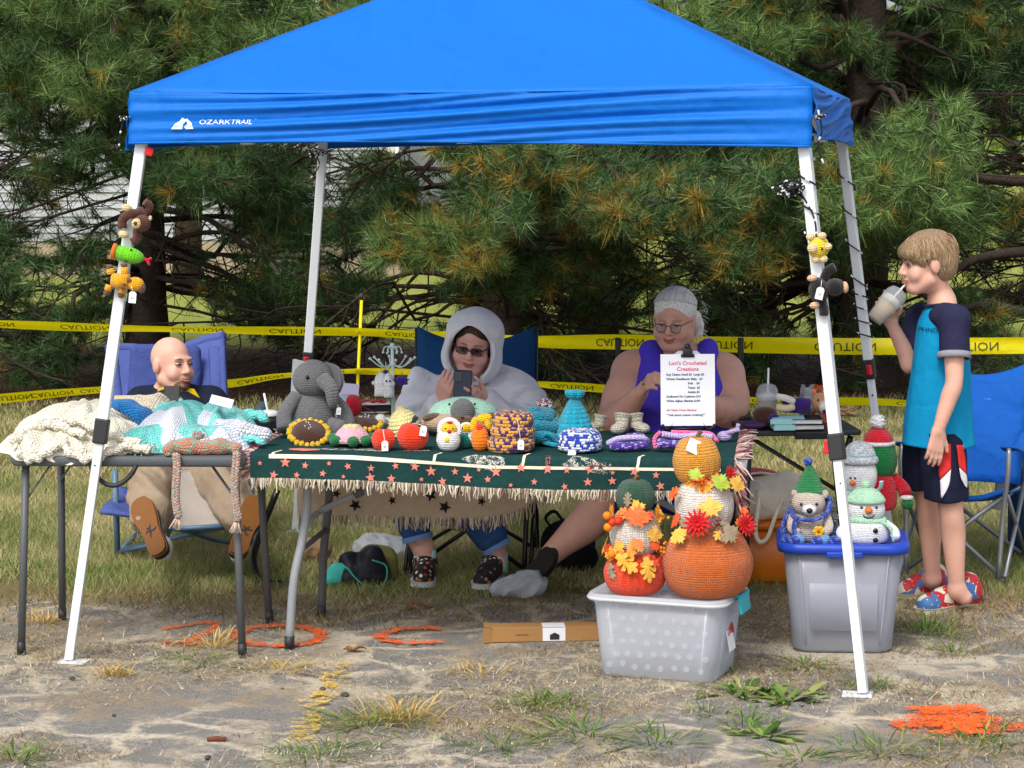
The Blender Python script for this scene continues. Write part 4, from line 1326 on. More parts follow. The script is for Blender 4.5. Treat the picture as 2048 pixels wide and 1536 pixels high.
# ---------------------------------------------------------------- chairs
steel = mat('steel_tube', '#8f959b', .35, .5, metal=.5, var=.05)
def sag(c00, c10, c01, c11, dip, n=14, peak=0.):
    """hammock-like cloth between four corners (c00-c10 is the near or lower edge)"""
    c00, c10, c01, c11 = map(lambda q: np.asarray(q, float), (c00, c10, c01, c11))
    nrm = np.cross(c10-c00, c01-c00)
    nrm /= np.linalg.norm(nrm)
    V = np.empty((n, n, 3))
    for i in range(n):
        for j in range(n):
            f, g = i/(n-1), j/(n-1)
            p = (c00*(1-g)+c10*g)*(1-f)+(c01*(1-g)+c11*g)*f
            V[i, j] = p-nrm*dip*(4*g*(1-g))*(.6+.4*math.sin(PI*f))+nrm*.006*math.sin(9*f+7*g)
            V[i, j, 2] -= peak*f*4*g*(1-g)
    return surf(V)
def quad_chair(name, loc, rz, label, cloth, cloth2, tubem, w=.25, zs=.42, zb=.92, rake=.14):
    o = thing(name, loc, label, 'chair', rot=(0, 0, rz))
    zf = zs+.02
    build('seat', sag((-w, -.24, zf), (w, -.24, zf), (-w, .22, zs-.05), (w, .22, zs-.05), .05), cloth, o, solid=.006)
    build('seat_edge', tube(spl([(-w, -.245, zf), (-w*.5, -.25, zf-.035), (0, -.25, zf-.045), (w*.5, -.25, zf-.035), (w, -.245, zf)], 16), .012, 8), cloth, o)
    build('backrest', sag((-w, .22, zs-.02), (w, .22, zs-.02), (-w*1.06, .22+rake, zb), (w*1.06, .22+rake, zb), -.06, peak=.08), cloth, o, solid=.012)
    build('back_panel', sag((-w*.62, .235, zs+.03), (w*.62, .235, zs+.03), (-w*.62, .205+rake*.72, zs+(zb-zs)*.66), (w*.62, .205+rake*.72, zs+(zb-zs)*.66), -.035), cloth2, o, solid=.003)
    for s in (-1, 1):
        build('armrest', surf(np.array([[(s*w+s*.045+dx, y, zs+.20+.012*math.sin(PI*f)-.03*(1-abs(2*f-1)))] for dx, f, y in []] or [[(s*(w+.02)+dx, -.28+.58*f, zs+.215-.045*math.sin(PI*f)-.01*abs(dx)*20) for f in np.linspace(0, 1, 12)] for dx in (-.035, -.012, .012, .035)])), cloth, o, solid=.008)
        build('leg', [tube([(s*(w+.02), .30+rake*.1, .02), (s*w*1.05, .22+rake*.3, zs+.1), (s*w*1.06, .22+rake, zb-.01)], .011, 8)], tubem, o)
        build('leg', [tube(spl([(s*w*.95, -.30, .02), (s*w*1.0, -.27, zs-.08), (s*(w+.02), -.29, zs+.10), (s*(w+.02), -.27, zs+.205)], 12), .011, 8)], tubem, o)
        build('strut', tube([(s*w, -.29, .03), (-s*w, -.23, zs)], .0095, 8), tubem, o)
        build('strut', tube([(s*w, .30, .03), (-s*w, .23, zs-.03)], .0095, 8), tubem, o)
        build('strut', tube([(s*(w+.015), -.29, .03), (s*(w+.015), .24, zs-.02)], .0095, 8), tubem, o)
        build('strut', tube([(s*(w+.015), .30, .03), (s*(w+.015), -.25, zs)], .0095, 8), tubem, o)
        for y in (-.30, .30):
            build('foot', tube([(s*(w+.005), y, .03), (s*(w+.005), y, .0)], .016, 8), dark_plastic, o)
    return o
navy_m = mat('navy_canvas', '#17416e', .85, .15, var=.12, fold=.008, fs=12.)
blue_m = mat('blue_canvas', '#1158b0', .8, .2, var=.1, fold=.02, fs=8.)
mesh_m = mat('blue_mesh', '#4a78c8', .8, .15, var=.1, vs=200)
cpos = P(944, 900, 10.05)
quad_chair('camp_chair', (cpos[0], 9.95, 0), -.05, 'navy camp chair behind the woman in the white hoodie', navy_m, navy_m, black_tube, .255, .38, 1.03, .16)
bc = quad_chair('camp_chair', (P(1922, 900, 9.9)[0], 9.80, 0), -.36, 'bright blue camp chair with grey legs just behind the boy', blue_m, mesh_m, steel, .205, .37, .88, .20)

# man's padded lounger, facing the camera with its leg rest out
lp_m = mat('lounger_pad', '#4c5a97', .85, .15, var=.08, fold=.012, fs=11.)
ld_m = mat('lounger_headrest', '#3f4d88', .85, .15, var=.08, fold=.012, fs=14.)
lg_m = mat('lounger_legrest', '#a39b92', .9, var=.06, fold=.004, fs=12.)
bt_m = mat('blue_grey_tube', '#56748f', .4, .4)
lc = G(345, 1090)
LC = np.array([P(345, 900, 10.3)[0], 10.25, 0])
lo = thing('lounge_chair', LC, 'padded blue lounger with a grey leg rest under the bald man', 'chair')
def L_(px, py, Y):
    return P(px, py, Y)-LC
tl, tr_ = L_(213, 700, 10.95), L_(448, 676, 10.95)
bl_, br_ = L_(238, 925, 10.45), L_(462, 925, 10.45)
n = 26
V = np.empty((n, n, 3))
for i in range(n):
    for j in range(n):
        f, g = i/(n-1), j/(n-1)
        p = (bl_*(1-g)+br_*g)*(1-f)+(tl*(1-g)+tr_*g)*f
        p = p+np.array([0, .06*4*g*(1-g), 0])+np.array([0, 0, -.035*4*g*(1-g)*f+.012*math.sin(g*9)*f])
        p[1] += .01*math.sin(8*g+6*f)
        V[i, j] = p
build('backrest', surf(V), lp_m, lo, solid=.03)
build('top_roll', tube([V[-1, j] for j in range(n)], .028, 10), lp_m, lo)
for k in (0, 1):
    gg = (.06, .94)[k]
    build('side_pad', tube(spl([(V[int(f*(n-1)), int(gg*(n-1))]+(0, -.02, 0)) for f in (.2, .45, .7, .95)], 14), .033, 10, flat=.5), lp_m, lo)
hr = Field([sd_box((0, 0, 0), (.34, .07, .25), rd=.03)], .008)
X, Y_, Z = hr.pts()
hm = hr.mesh(hr.D+.006*wob(X, Y_, Z, 22, 4))
build('headrest', xf(hm, L_(330, 742, 10.80), (-.25, .03, 0)), ld_m, lo)
build('seat', sag(bl_+(0, -.5, -.15), br_+(0, -.5, -.15), bl_+(0, 0, -.12), br_+(0, 0, -.12), .05), lp_m, lo, solid=.02)
a_, b_ = L_(348, 935, 9.85), L_(440, 935, 9.85)
c_, d_ = L_(330, 1058, 9.42), L_(445, 1048, 9.42)
build('leg_rest', sag(c_, d_, a_+(-.03, 0, 0), b_+(.05, 0, 0), .02), lg_m, lo, solid=.012)
build('leg_rest_bar', tube([c_+(-.06, 0, -.005), d_+(.08, 0, -.005)], .011, 8), bt_m, lo)
for s, px in ((-1, 235), (1, 500)):
    ft = G(px, 1115 if s < 0 else 1098)-LC
    build('leg', tube([ft+(0, 0, .012), L_(px-5*s*-1, 940, ft[1]+LC[1])], .014, 8), bt_m, lo)
    ft2 = ft+(0, .55, 0)
    build('leg', tube([ft2+(0, 0, .012), ft2+(0, .1, .6)], .014, 8), bt_m, lo)
    build('runner', tube([ft+(0, 0, .016), ft2+(0, 0, .016)], .013, 8), bt_m, lo)
    build('arm', tube([ft+(0, 0, .55), ft2+(0, .1, .60)], .02, 8, flat=.6), bt_m, lo)
f0, f1 = G(235, 1113)-LC, G(500, 1098)-LC
build('cross_strut', tube([f0+(0, 0, .02), L_(330, 1085, 9.8), c_+(.02, 0, 0)], .011, 8), bt_m, lo)
build('cross_strut', tube([f1+(0, 0, .02), L_(430, 1080, 9.9), c_+(.05, .02, 0)], .011, 8), bt_m, lo)
build('cross_strut', tube([f0+(.02, .1, .02), d_+(0, .03, -.02)], .010, 8), bt_m, lo)
pk_ = L_(535, 838, 10.0)
build('cup_holder', [lathe([(.05, 0), (.075, .0), (.085, .09), (.078, .09), (.07, .02)], 20)], black_cloth, lo, loc=pk_+(0, 0, -.09))
build('side_pouch', box(pk_+(-.05, .1, -.12), (.16, .2, .22)), black_cloth, lo, bevel=.03)
# black curved leg of the lounger beside the long table
bw = [P(555, 980, 9.75), P(520, 1070, 9.75), P(508, 1120, 9.7), G(525, 1160), G(580, 1168)]
bw = spl([q-LC for q in bw], 20)
build('leg', tube(bw, .014, 8), black_tube, lo, label='black curved leg by the long table')

# older woman's director chair
DC = np.array([P(1360, 900, 9.75)[0], 9.72, 0])
dc = thing('directors_chair', DC, 'black framed folding chair under the older woman', 'chair', rot=(0, 0, -.05))
for s in (-1, 1):
    x = s*.27
    build('leg', beam((x, -.28, .01), (x, -.27, .72), .026, .026), black_tube, dc, smooth=False, bevel=.004)
    build('leg', beam((x, .24, .01), (x, .30, 1.0), .026, .026), black_tube, dc, smooth=False, bevel=.004)
    build('arm_rail', beam((x, -.28, .70), (x, .29, .70), .05, .025), black_tube, dc, smooth=False, bevel=.005)
    build('seat_rail', beam((x, -.28, .44), (x, .26, .44), .024, .024), black_tube, dc, smooth=False, bevel=.004)
    build('foot_rail', beam((x, -.28, .16), (x, .26, .16), .02, .02), black_tube, dc, smooth=False, bevel=.004)
build('seat', sag((-.29, -.27, .45), (.29, -.27, .45), (-.29, .25, .45), (.29, .25, .45), .02), black_cloth, dc, solid=.01)
build('backrest', sag((-.29, .29, .72), (.29, .29, .72), (-.29, .30, .92), (.29, .30, .92), -.02), black_cloth, dc, solid=.008)

# black folding side table on the right
ST = np.array([P(1590, 900, 9.25)[0], 9.25, 0])
sdt = thing('side_table', ST, 'low black folding side table crowded with toys and notebooks at the older woman\'s elbow', 'table', rot=(0, 0, .06))
stz = P(1590, 862, 9.05)[2]
build('tabletop', box((0, 0, stz-.012), (.47, .36, .022)), mat('black_tray', '#2c2f33', .5, .35), sdt, smooth=False, bevel=.006)
build('tray_clip', box((.03, -.185, stz-.02), (.13, .02, .03)), black_tube, sdt, smooth=False, bevel=.004)
for s in (-1, 1):
    y = s*.14
    build('leg', tube(spl([(.20, y, stz-.03), (.19, y, stz-.12), (.23, y+.02*s, .25), (.26, y+.04*s, .015)], 10), .013, 8), black_tube, sdt)
    build('leg', tube([(-.21, y, stz-.03), (-.25, y+.03*s, .015)], .013, 8), black_tube, sdt)
    build('strut', tube([(-.20, y, stz-.04), (.22, y, stz-.30)], .006, 6), black_tube, sdt)

# ---------------------------------------------------------------- clear tubs
def clear(name, col, tr, rough=.25):
    m, t, b = nt_new(name)
    b.inputs['Base Color'].default_value = C(col)
    b.inputs['Roughness'].default_value = rough
    a = nd(t, 'BsdfTransparent', {0: (.93, .95, .97, 1)})
    tl_ = nd(t, 'BsdfTranslucent', {0: C(col)})
    m1 = nd(t, 'MixShader', {0: .45, 1: b.outputs[0], 2: tl_.outputs[0]})
    m2 = nd(t, 'MixShader', {0: tr, 1: m1.outputs[0], 2: a.outputs[0]})
    t.links.new(m2.outputs[0], t.nodes['Material Output'].inputs[0])
    return m
clear_m = clear('clear_plastic', '#eef2fa', .58)
cloudy_rib = None
cloudy_m = clear('cloudy_plastic', '#ccd0dc', .30)
lidc_m = clear('clear_lid', '#e6e9ef', .3)
rib_m = clear('clear_rib', '#f0f3f7', .15)
dot_m = clear('dot_print', '#f8fafc', .7)
teal_m = mat('teal_plastic', '#12a5b5', .4, .4)
BN = np.array([.545, 7.885, 0])
BZ = .285
bn = thing('storage_bin', BN, 'clear plastic bin with white dots and a teal latch under the two pumpkin stacks', 'storage bin', rot=(0, 0, -.36))
build('body', loft([(.385, .275, .03, .002), (.41, .295, .045, .012), (.425, .31, .045, .1), (.46, .335, .05, BZ-.012)], True, False), clear_m, bn, solid=.003)
build('lid', loft([(.482, .357, .055, BZ-.014), (.50, .372, .06, BZ-.012), (.502, .374, .06, BZ+.004), (.49, .362, .055, BZ+.012), (.44, .315, .045, BZ+.010), (.43, .30, .04, BZ+.004)], False, True), lidc_m, bn)
build('rim', tube([np.append(q, BZ-.004) for q in rrect(.50, .372, .06, 6)]+[np.append(rrect(.50, .372, .06, 6)[0], BZ-.004)], .006, 6), rib_m, bn)
for x, y, rz in [(-.14, -.17, 0), (-.05, -.17, 0), (.05, -.17, 0), (.14, -.17, 0)]:
    build('rib', beam((x, y, BZ-.015), (x*.93, y+.012, BZ-.04), .004, .006), rib_m, bn, smooth=False)
for x in (-.17, .185):
    build('rib', tube([(x, -.163, BZ-.02), (x*.9, -.151, .10), (x*.87, -.143, .02)], .0035, 6), rib_m, bn)
for y in (-.07, .07):
    build('rib', tube([(.226, y, BZ-.02), (.211, y*.95, .10), (.198, y*.9, .02)], .0035, 6), rib_m, bn)
dts = []
an = np.linspace(0, 2*PI, 10, endpoint=False)
for i in range(9):
    for j in range(6):
        x, y = -.19+i*.046, -.125+j*.05
        if abs(x) < .215 and abs(y) < .15:
            dts.append(Pc(np.stack([x+(.5*(j % 2))*.02+.011*np.cos(an), y+.011*np.sin(an), np.full(10, BZ+.0075)], -1), [np.arange(10)[None, :]]))
q = np.random.default_rng(4)
for i in range(40):
    z = .05+.042*(i//8)+q.normal()*.003
    sx_ = -.165+.046*(i % 8)+.023*((i//8) % 2)+q.normal()*.003
    yy = -(.30+.035*z/.27)/2-.0045
    dts.append(Pc(np.stack([sx_+.011*np.cos(an), np.full(10, yy)-.0*an, z+.011*np.sin(an)], -1), [np.arange(10)[None, ::-1]]))
build('dot_print', dts, dot_m, bn, smooth=False, kind='stuff')
for sx_ in (-1, 1):
    la = build('latch', ([box((sx_*.254, 0, BZ+.012), (.05, .12, .01))] if sx_ > 0 else [])+[box((sx_*(.275 if sx_ > 0 else .249), 0, BZ-.02-(.012 if sx_ < 0 else 0)), (.010, .12, .065 if sx_ > 0 else .03), (0, -sx_*.12, 0))], teal_m, bn, smooth=False, bevel=.004)
stk_ = build('sticker', box((.2245, .0, .145), (.0015, .075, .10), (0, -.20, 0)), mat('paper_white', '#eceef0', .7, var=.02), bn, smooth=False)
stk_.location = (0, 0, 0)
redink = mat('red_ink', '#c9202f', .6)
build('lettering', xf(text_mesh('28', .042), (.2262, -.012, .165), (0, -.20, PI/2)), redink, stk_, smooth=False)
build('emblem', xf(prism([(.017*math.cos(t), .019*math.sin(t)) for t in np.linspace(0, 2*PI, 12, endpoint=False)], .0006), (.2258, .026, .17), R=rot3(0, -.20, 0) @ rot3(0, 0, PI/2)), redink, stk_, smooth=False)
build('emblem', xf(prism([(-.012, -.012), (.012, -.012), (.012, .012), (.004, .004), (-.012, .012)], .0006), (.2190, .02, .125), R=rot3(0, -.20, 0) @ rot3(0, 0, PI/2)), dark_plastic, stk_, smooth=False)

TB = np.array([1.215, 8.31, 0])
BT = .385
tb = thing('storage_tub', TB, 'tall cloudy plastic tub with a bright blue lid carrying the crocheted winter animals', 'storage tub', rot=(0, 0, -.10))
build('body', loft([(.33, .27, .05, .002), (.36, .30, .065, .014), (.375, .31, .065, .12), (.43, .36, .07, BT)], True, False), cloudy_m, tb, solid=.004)
build('front_panel', loft([(.24, .006, .002, -.11), (.25, .006, .002, .10)], True, True), cloudy_m, tb, loc=(0, -.172, .2), rot=(-.075, 0, 0))
for x in (-.16, .16):
    build('rib', tube([(x, -.180, BT-.02), (x*.87, -.160, .10), (x*.84, -.152, .03)], .004, 6), cloudy_m, tb)
lid_blue = mat('blue_lid', '#1d44b4', .4, .4, var=.04)
build('lid', loft([(.455, .385, .075, BT-.012), (.475, .405, .085, BT-.012), (.482, .412, .09, BT+.006), (.472, .40, .085, BT+.024), (.43, .36, .075, BT+.026), (.39, .32, .06, BT+.010), (.37, .30, .05, BT+.008)], False, True), lid_blue, tb)
build('lid_handle', box((0, -.206, BT-.012), (.13, .014, .022)), lid_blue, tb, smooth=False, bevel=.005)

# amber tub, canvas tote, carton
am = thing('storage_tub', G(1500, 1168), 'amber orange plastic tub behind the pumpkins with a canvas bag on top', 'storage tub', rot=(0, 0, -.05))
am.location.y += .15
amb = mat('amber_plastic', '#c46a12', .35, .4, var=.15, vs=6)
build('body', loft([(.40, .28, .04, .0), (.42, .30, .05, .02), (.46, .34, .05, .235)], True, True), amb, am)
build('rim', loft([(.48, .36, .055, .235), (.485, .365, .055, .25), (.48, .36, .055, .265)], True, True), amb, am)
canvas_m = mat('natural_canvas', '#e0d8c6', .9, .1, var=.08, fold=.008, fs=16., bump=.0006, bs=900)
tg = thing('tote_bag', np.array(am.location)+(.05, -.02, .267), 'natural canvas tote bag lying on the amber tub with its straps hanging down', 'bag')
F_ = Field([sd_ell((0, 0, .075), (.20, .14, .085)), sd_box((-.03, -.02, .06), (.28, .2, .11), rd=.04, k=.05), sd_ell((-.12, -.05, .10), (.09, .06, .06), k=.03), sd_ell((.10, 0, .14), (.08, .07, .05), k=.03)], .008)
X, Y_, Z = F_.pts()
build('bag', F_.mesh(F_.D+.012*wob(X, Y_, Z, 24, 2)-.012*np.abs(wob(X, Y_, Z, 40, 3))), canvas_m, tg)
for k, pp in enumerate(([(-.02, -.12, .13), (-.02, -.175, .08), (-.035, -.19, -.02), (-.02, -.192, -.075), (.015, -.19, -.06), (.045, -.185, .02), (.08, -.15, .10)], [(-.15, -.02, .13), (-.09, -.03, .175), (.0, -.02, .19), (.08, .0, .175)])):
    build('strap', tube(spl(pp, 30), .009, 8, flat=.6), canvas_m, tg)
build('packet', [xf(ell((0, 0, 0), (.10, .03, .02), n=12, m=7), (.0, .03, .185), (0, .12, .1))], mat('red_white_wrap', '#b9485a', .4, var=.5, vs=25), tg, label='red and white packet poking out of the bag')
cb = thing('cardboard_box', (G(980, 1287)+G(1215, 1283))/2, 'long flat brown carton lying on the asphalt left of the clear bin', 'box')
card = mat('cardboard', '#a27a4d', .85, .1, var=.08, vs=15)
cb.location = (G(980, 1287)+G(1215, 1283))/2
d0 = G(1215, 1283)-G(980, 1287)
cb.rotation_euler = (0, 0, math.atan2(d0[1], d0[0]))
build('carton', box((0.01, .05, .03), (.44, .09, .055)), card, cb, smooth=False, bevel=.002)
build('flap', [box((-.225, .005, .027), (.045, .003, .05), (0, 0, .25)), box((-.222, .05, .058), (.04, .088, .002), (0, .15, 0))], card, cb, smooth=False)
lb = build('shipping_label', [box((.02, .0038, .03), (.085, .002, .05)), box((.02, .04, .0585), (.085, .07, .0012))], mat('label_white', '#e3e6ec', .6, var=.02), cb, smooth=False)
build('emblem', prism([(-.018, -.014), (.018, -.014), (.018, .004), (0, .013), (-.018, .004)], .001, (.022, .002, .024)), dark_plastic, lb, smooth=False)
build('lettering', xf(text_mesh('amazon basics', .0085), (-.10, .0042, .03)), mat('brown_ink', '#4b3320', .8), cb, smooth=False)
# ---------------------------------------------------------------- people
def skin(name, col, red=.5):
    m, t, b = nt_new(name)
    co = ocoord(t)
    n1 = nd(t, 'TexNoise', {'Vector': co, 'Scale': 18., 'Detail': 4.}).outputs[0]
    n2 = nd(t, 'TexNoise', {'Vector': co, 'Scale': 220., 'Detail': 2.}).outputs[0]
    c = C(col)
    c1 = mixc(t, n1, (c[0]*.88, c[1]*.8, c[2]*.78, 1), (min(1, c[0]*1.08), c[1]*1.08, c[2]*1.08, 1))
    t.links.new(c1, b.inputs['Base Color'])
    b.inputs['Roughness'].default_value = .48
    b.inputs['Specular IOR Level'].default_value = .35
    b.inputs['Subsurface Weight'].default_value = .12
    b.inputs['Subsurface Radius'].default_value = (.012, .004, .002)
    bp = nd(t, 'Bump', {'Height': n2, 'Strength': .25, 'Distance': .001})
    t.links.new(bp.outputs[0], b.inputs['Normal'])
    return m
def hair_mat(name, c1, c2, sc=(160, 160, 9)):
    m, t, b = nt_new(name)
    mp = nd(t, 'Mapping', {'Vector': ocoord(t), 'Scale': sc})
    n1 = nd(t, 'TexNoise', {'Vector': mp.outputs[0], 'Scale': 1., 'Detail': 4., 'Distortion': .4}).outputs[0]
    r = nd(t, 'MapRange', {0: n1, 1: .35, 2: .65}).outputs[0]
    t.links.new(mixc(t, r, C(c1), C(c2)), b.inputs['Base Color'])
    b.inputs['Roughness'].default_value = .5
    b.inputs['Specular IOR Level'].default_value = .35
    bp = nd(t, 'Bump', {'Height': n1, 'Strength': 1., 'Distance': .008})
    t.links.new(bp.outputs[0], b.inputs['Normal'])
    return m
skin_m = [skin('skin_ruddy', '#ddae9a'), skin('skin_rosy', '#d8a799'), skin('skin_tanned', '#d6a491'), skin('skin_fair', '#dfb09c')]
eye_m = mat('eye_white', '#cbc2bb', .25, .5, var=.02)
iris_m = mat('eye_dark', '#2b231f', .2, .5)
lip_m = mat('lips', '#b0625a', .45, .35)
mouth_m = mat('mouth_line', '#6e3a34', .6)
brow_m = mat('brow_brown', '#8a6650', .9, var=.3, vs=200)
wbrow_m = mat('brow_pale', '#b9a08b', .9)
glass_m = mat('spectacle_frame', '#1d1b1c', .3, .5)
lens_m = clear('tinted_lens', '#3a2a30', .55, .1)
lens2_m = clear('clear_lens', '#c7c9cc', .88, .05)

def head(c, R, s=1., nose=1., jaw=1., lift=0.):
    T = lambda p: c+R @ (np.asarray(p, float)*s)
    k = .022*s
    pr = [sd_ell(T((0, .018, .030)), np.array((.077, .094, .088))*s, R, k), sd_ell(T((0, -.018, -.03)), np.array((.064*jaw, .076, .086))*s, R, k),
          sd_ell(T((0, -.058, -.088)), np.array((.036*jaw, .032, .027))*s, R, k)]
    for i in (-1, 1):
        pr += [sd_ell(T((i*.040*jaw, -.060, -.036)), np.array((.029, .026, .030))*s, R, .02*s), sd_ell(T((i*.079, .012, -.004)), np.array((.012, .021, .033))*s, R, .008*s),
               sd_cap(T((i*.052*jaw, -.005, -.062)), T((i*.02, -.06, -.095)), .026*s, .02*s, .02*s)]
    pr += [sd_cap(T((-.036, -.081, .026)), T((.036, -.081, .026)), .0095*s, .0095*s, .018*s)]
    for i in (-1, 1):
        pr += [sd_ell(T((i*.031, -.106, .007)), np.array((.021, .020, .013))*s, R, .012*s, True)]
    pr += [sd_cap(T((0, -.088, .012)), T((0, -.109*nose, -.024)), .0085*s, .0125*s, .01*s), sd_ell(T((-.012, -.098, -.029)), np.array((.0085, .009, .0075))*s, R, .006*s), sd_ell(T((.012, -.098, -.029)), np.array((.0085, .009, .0075))*s, R, .006*s),
           sd_ell(T((0, -.090, -.056)), np.array((.022, .010, .011))*s, R, .01*s), sd_cap(T((-.02, -.1035, -.0575)), T((.02, -.1035, -.0575)), .0022*s, .0022*s, .004*s, True)]
    return pr
def face(root, c, R, s, look=(0, 0), brow=brow_m, open_=1., lips=True, smile=0., org=None, browz=.026, lipm=lip_m):
    """eyes, brows and lips as parts of the person"""
    o = org
    for i in (-1, 1):
        build('eye', xf(ell((i*.031, -.0775, .006), (.0115, .0105, .0090), n=12, m=8), c-o, R=R, sc=s), eye_m, root)
        build('iris', xf(ell((i*.031+look[0]*.004, -.0862, .0055+look[1]*.004), (.0056, .0028, .0056), n=10, m=6), c-o, R=R, sc=s), iris_m, root)
        build('eyelid', [xf(tube(spl([(i*.031-.0145, -.080, .0055), (i*.031-.006, -.0885, .0125*open_), (i*.031+.006, -.0885, .0125*open_), (i*.031+.0145, -.080, .0055)], 9), .0028, 6), c-o, R=R, sc=s)], mouth_m, root)
        build('eyebrow', xf(tube(spl([(i*.014, -.093, browz), (i*.032, -.093, browz+.006), (i*.052, -.080, browz)], 9), [.002, .003, .0034, .0034, .0034, .003, .003, .002, .0015], 6, flat=.6), c-o, R=R, sc=s), brow, root)
    if lips:
        up = [(-.025, -.090, -.055+smile), (-.011, -.1015, -.0535), (0, -.1025, -.0555), (.011, -.1015, -.0535), (.025, -.090, -.055+smile)]
        lo = [(-.024, -.090, -.057+smile), (-.01, -.101, -.0635), (.01, -.101, -.0635), (.024, -.090, -.057+smile)]
        build('lips', [xf(tube(spl(up, 11), [.0015, .003, .0038, .004, .0035, .003, .0035, .004, .0038, .003, .0015], 8), c-o, R=R, sc=s),
                       xf(tube(spl(lo, 11), [.0015, .003, .0045, .005, .0052, .0053, .0052, .005, .0045, .003, .0015], 8), c-o, R=R, sc=s)], lipm, root, kind='stuff')
def hand(w, d, n, sg=1, curl=(.4, .4, .4, .4), s=1., spread=.10, thumb=(.6, .75, .25)):
    """wrist, finger direction, palm normal; five separate fingers"""
    w, d, n = np.asarray(w, float), np.asarray(d, float), np.asarray(n, float)
    d = d/np.linalg.norm(d)
    n = n-d*(n@d)
    n /= np.linalg.norm(n)
    t = np.cross(d, n)*sg
    pr = []
    for i, off in enumerate((.030, .010, -.010, -.029)):
        kn = w+(d*(.088 if i < 3 else .080)+t*off)*s
        pr.append(sd_cap(w+t*off*.55*s, kn, .014*s, .0115*s, .014*s))
        L = (.070, .079, .073, .057)[i]
        dd = d+t*spread*(1.5-i)*.8
        dd /= np.linalg.norm(dd)
        p, a = kn, curl[i]*.5
        for q, (f, r0, r1) in enumerate(((.46, .0105, .0095), (.31, .0095, .0085), (.23, .0085, .0072))):
            dv = dd*math.cos(a)+n*math.sin(a)
            e = p+dv*L*f*s
            pr.append(sd_cap(p, e, r0*s, r1*s, .004*s))
            p = e
            a += curl[i]
    b = w+(d*.022+t*.026)*s
    td = d*thumb[0]+t*thumb[1]+n*thumb[2]
    td /= np.linalg.norm(td)
    e = b+td*.044*s
    pr += [sd_cap(w+t*.01*s, b, .016*s, .015*s, .012*s), sd_cap(b, e, .0145*s, .0115*s, .008*s)]
    td2 = td*.9+d*.4
    td2 /= np.linalg.norm(td2)
    pr.append(sd_cap(e, e+td2*.034*s, .0112*s, .0085*s, .004*s))
    return pr
def caps(pts, rs, k=.03):
    q = spl([list(p)+[r] for p, r in zip(pts, rs)], 6*(len(pts)-1)+1)
    return [sd_cap(q[0][:3], q[1][:3], q[0][3], q[1][3], k)]+[sd_cap(q[i][:3], q[i+1][:3], q[i][3], q[i+1][3], .004) for i in range(1, len(q)-1)]
def wear(name, prims, vox, m, root, org, amp=.006, sc=26, seed=1, cut=None, thick=0, **kw):
    f = Field(prims, vox)
    X, Y, Z = f.pts()
    D = f.D+amp*wob(X, Y, Z, sc, seed)+amp*.5*wob(X, Y, Z*.6, sc*2.1, seed+7)
    if cut is not None:
        D = cut(X, Y, Z, D)
    p = f.mesh(D)
    p.V = p.V-org
    return build(name, p, m, root, **kw)
def skin_body(prims, vox, m, root, org):
    f = Field(prims, vox)
    p = f.mesh()
    p.V = p.V-org
    return build('body', p, m, root)

# --- the man in the lounger
O = np.array([P(350, 900, 9.9)[0], 9.9, 0])
man = thing('person', O, 'bald bearded man in khaki trousers lounging back in the blue chair', 'person')
hc, hR = P(345, 729, 10.45), rot3(0, .03, .80) @ rot3(.0, 0, 0)
nk, ch, pv = P(343, 788, 10.5), P(352, 850, 10.42), P(362, 928, 10.1)
sL, sR = P(283, 806, 10.5), P(420, 808, 10.5)
eL, eR = P(262, 865, 10.25), P(452, 870, 10.25)
wL, wR = P(322, 838, 9.98), P(372, 840, 9.98)
hpL, hpR = P(325, 935, 10.1), P(402, 935, 10.1)
kL, kR = P(303, 962, 9.72), P(442, 958, 9.72)
aL, aR = P(302, 1043, 9.36), P(484, 1034, 9.36)
body = head(hc, hR, 1.06, jaw=.94)+caps([hc+hR @ np.array((0, .02, -.06)), nk, ch], [.058, .062, .13])+[sd_cap(ch, pv, .14, .14, .05)]
body += caps([sL, eL, wL], [.055, .042, .028])+caps([sR, eR, wR], [.055, .042, .028])+[sd_cap(nk, sL, .06, .055, .04), sd_cap(nk, sR, .06, .055, .04)]
body += hand(wL, (.25, -.3, .9), (.6, 0, .1), -1, (.6, .6, .6, .6))+hand(wR, (-.25, -.3, .9), (-.6, 0, .1), 1, (.6, .6, .6, .6))
body += caps([hpL, kL, aL], [.085, .055, .035])+caps([hpR, kR, aR], [.085, .055, .035])+[sd_cap(hpL, hpR, .09, .09, .04)]
skin_body(body, .005, skin_m[0], man, O)
face(man, hc, hR, 1.06, (.6, 0), smile=.006, open_=.55, org=O, lipm=mat('pale_lips', '#b57c6c', .5))
shirt_d = mat('navy_polo', '#1b2233', .85, .15, var=.15, fold=.008, fs=14)
yellow_d = mat('yellow_collar', '#d8b90f', .8, .2, var=.1)
pr = [sd_cap(nk+(0, .02, -.05), ch, .10, .165, .05), sd_cap(ch, pv, .165, .165, .05), sd_cap(nk+(0, .03, -.02), sL, .07, .075, .04), sd_cap(nk+(0, .03, -.02), sR, .07, .075, .04)]
pr += caps([sL, sL+(eL-sL)*.7], [.078, .072])+caps([sR, sR+(eR-sR)*.7], [.078, .072])
ncut = [sd_cap(nk+(0, -.02, .12), nk+(0, -.03, -.01), .068, .06, .01, True)]
Tm = lambda p: hc+hR @ (np.asarray(p, float)*1.06)
wear('beard', [sd_ell(Tm((0, -.050, -.083)), (.050, .052, .040), hR, .01), sd_ell(Tm((0, -.116, -.058)), (.024, .030, .010), hR, .006, True), sd_ell(Tm((0, -.10, -.02)), (.05, .05, .026), hR, .01, True)], .004, patchy('beard_stubble', '#6e4d38', .54, 40., .9, 420.), man, O, .001, 90, 6)
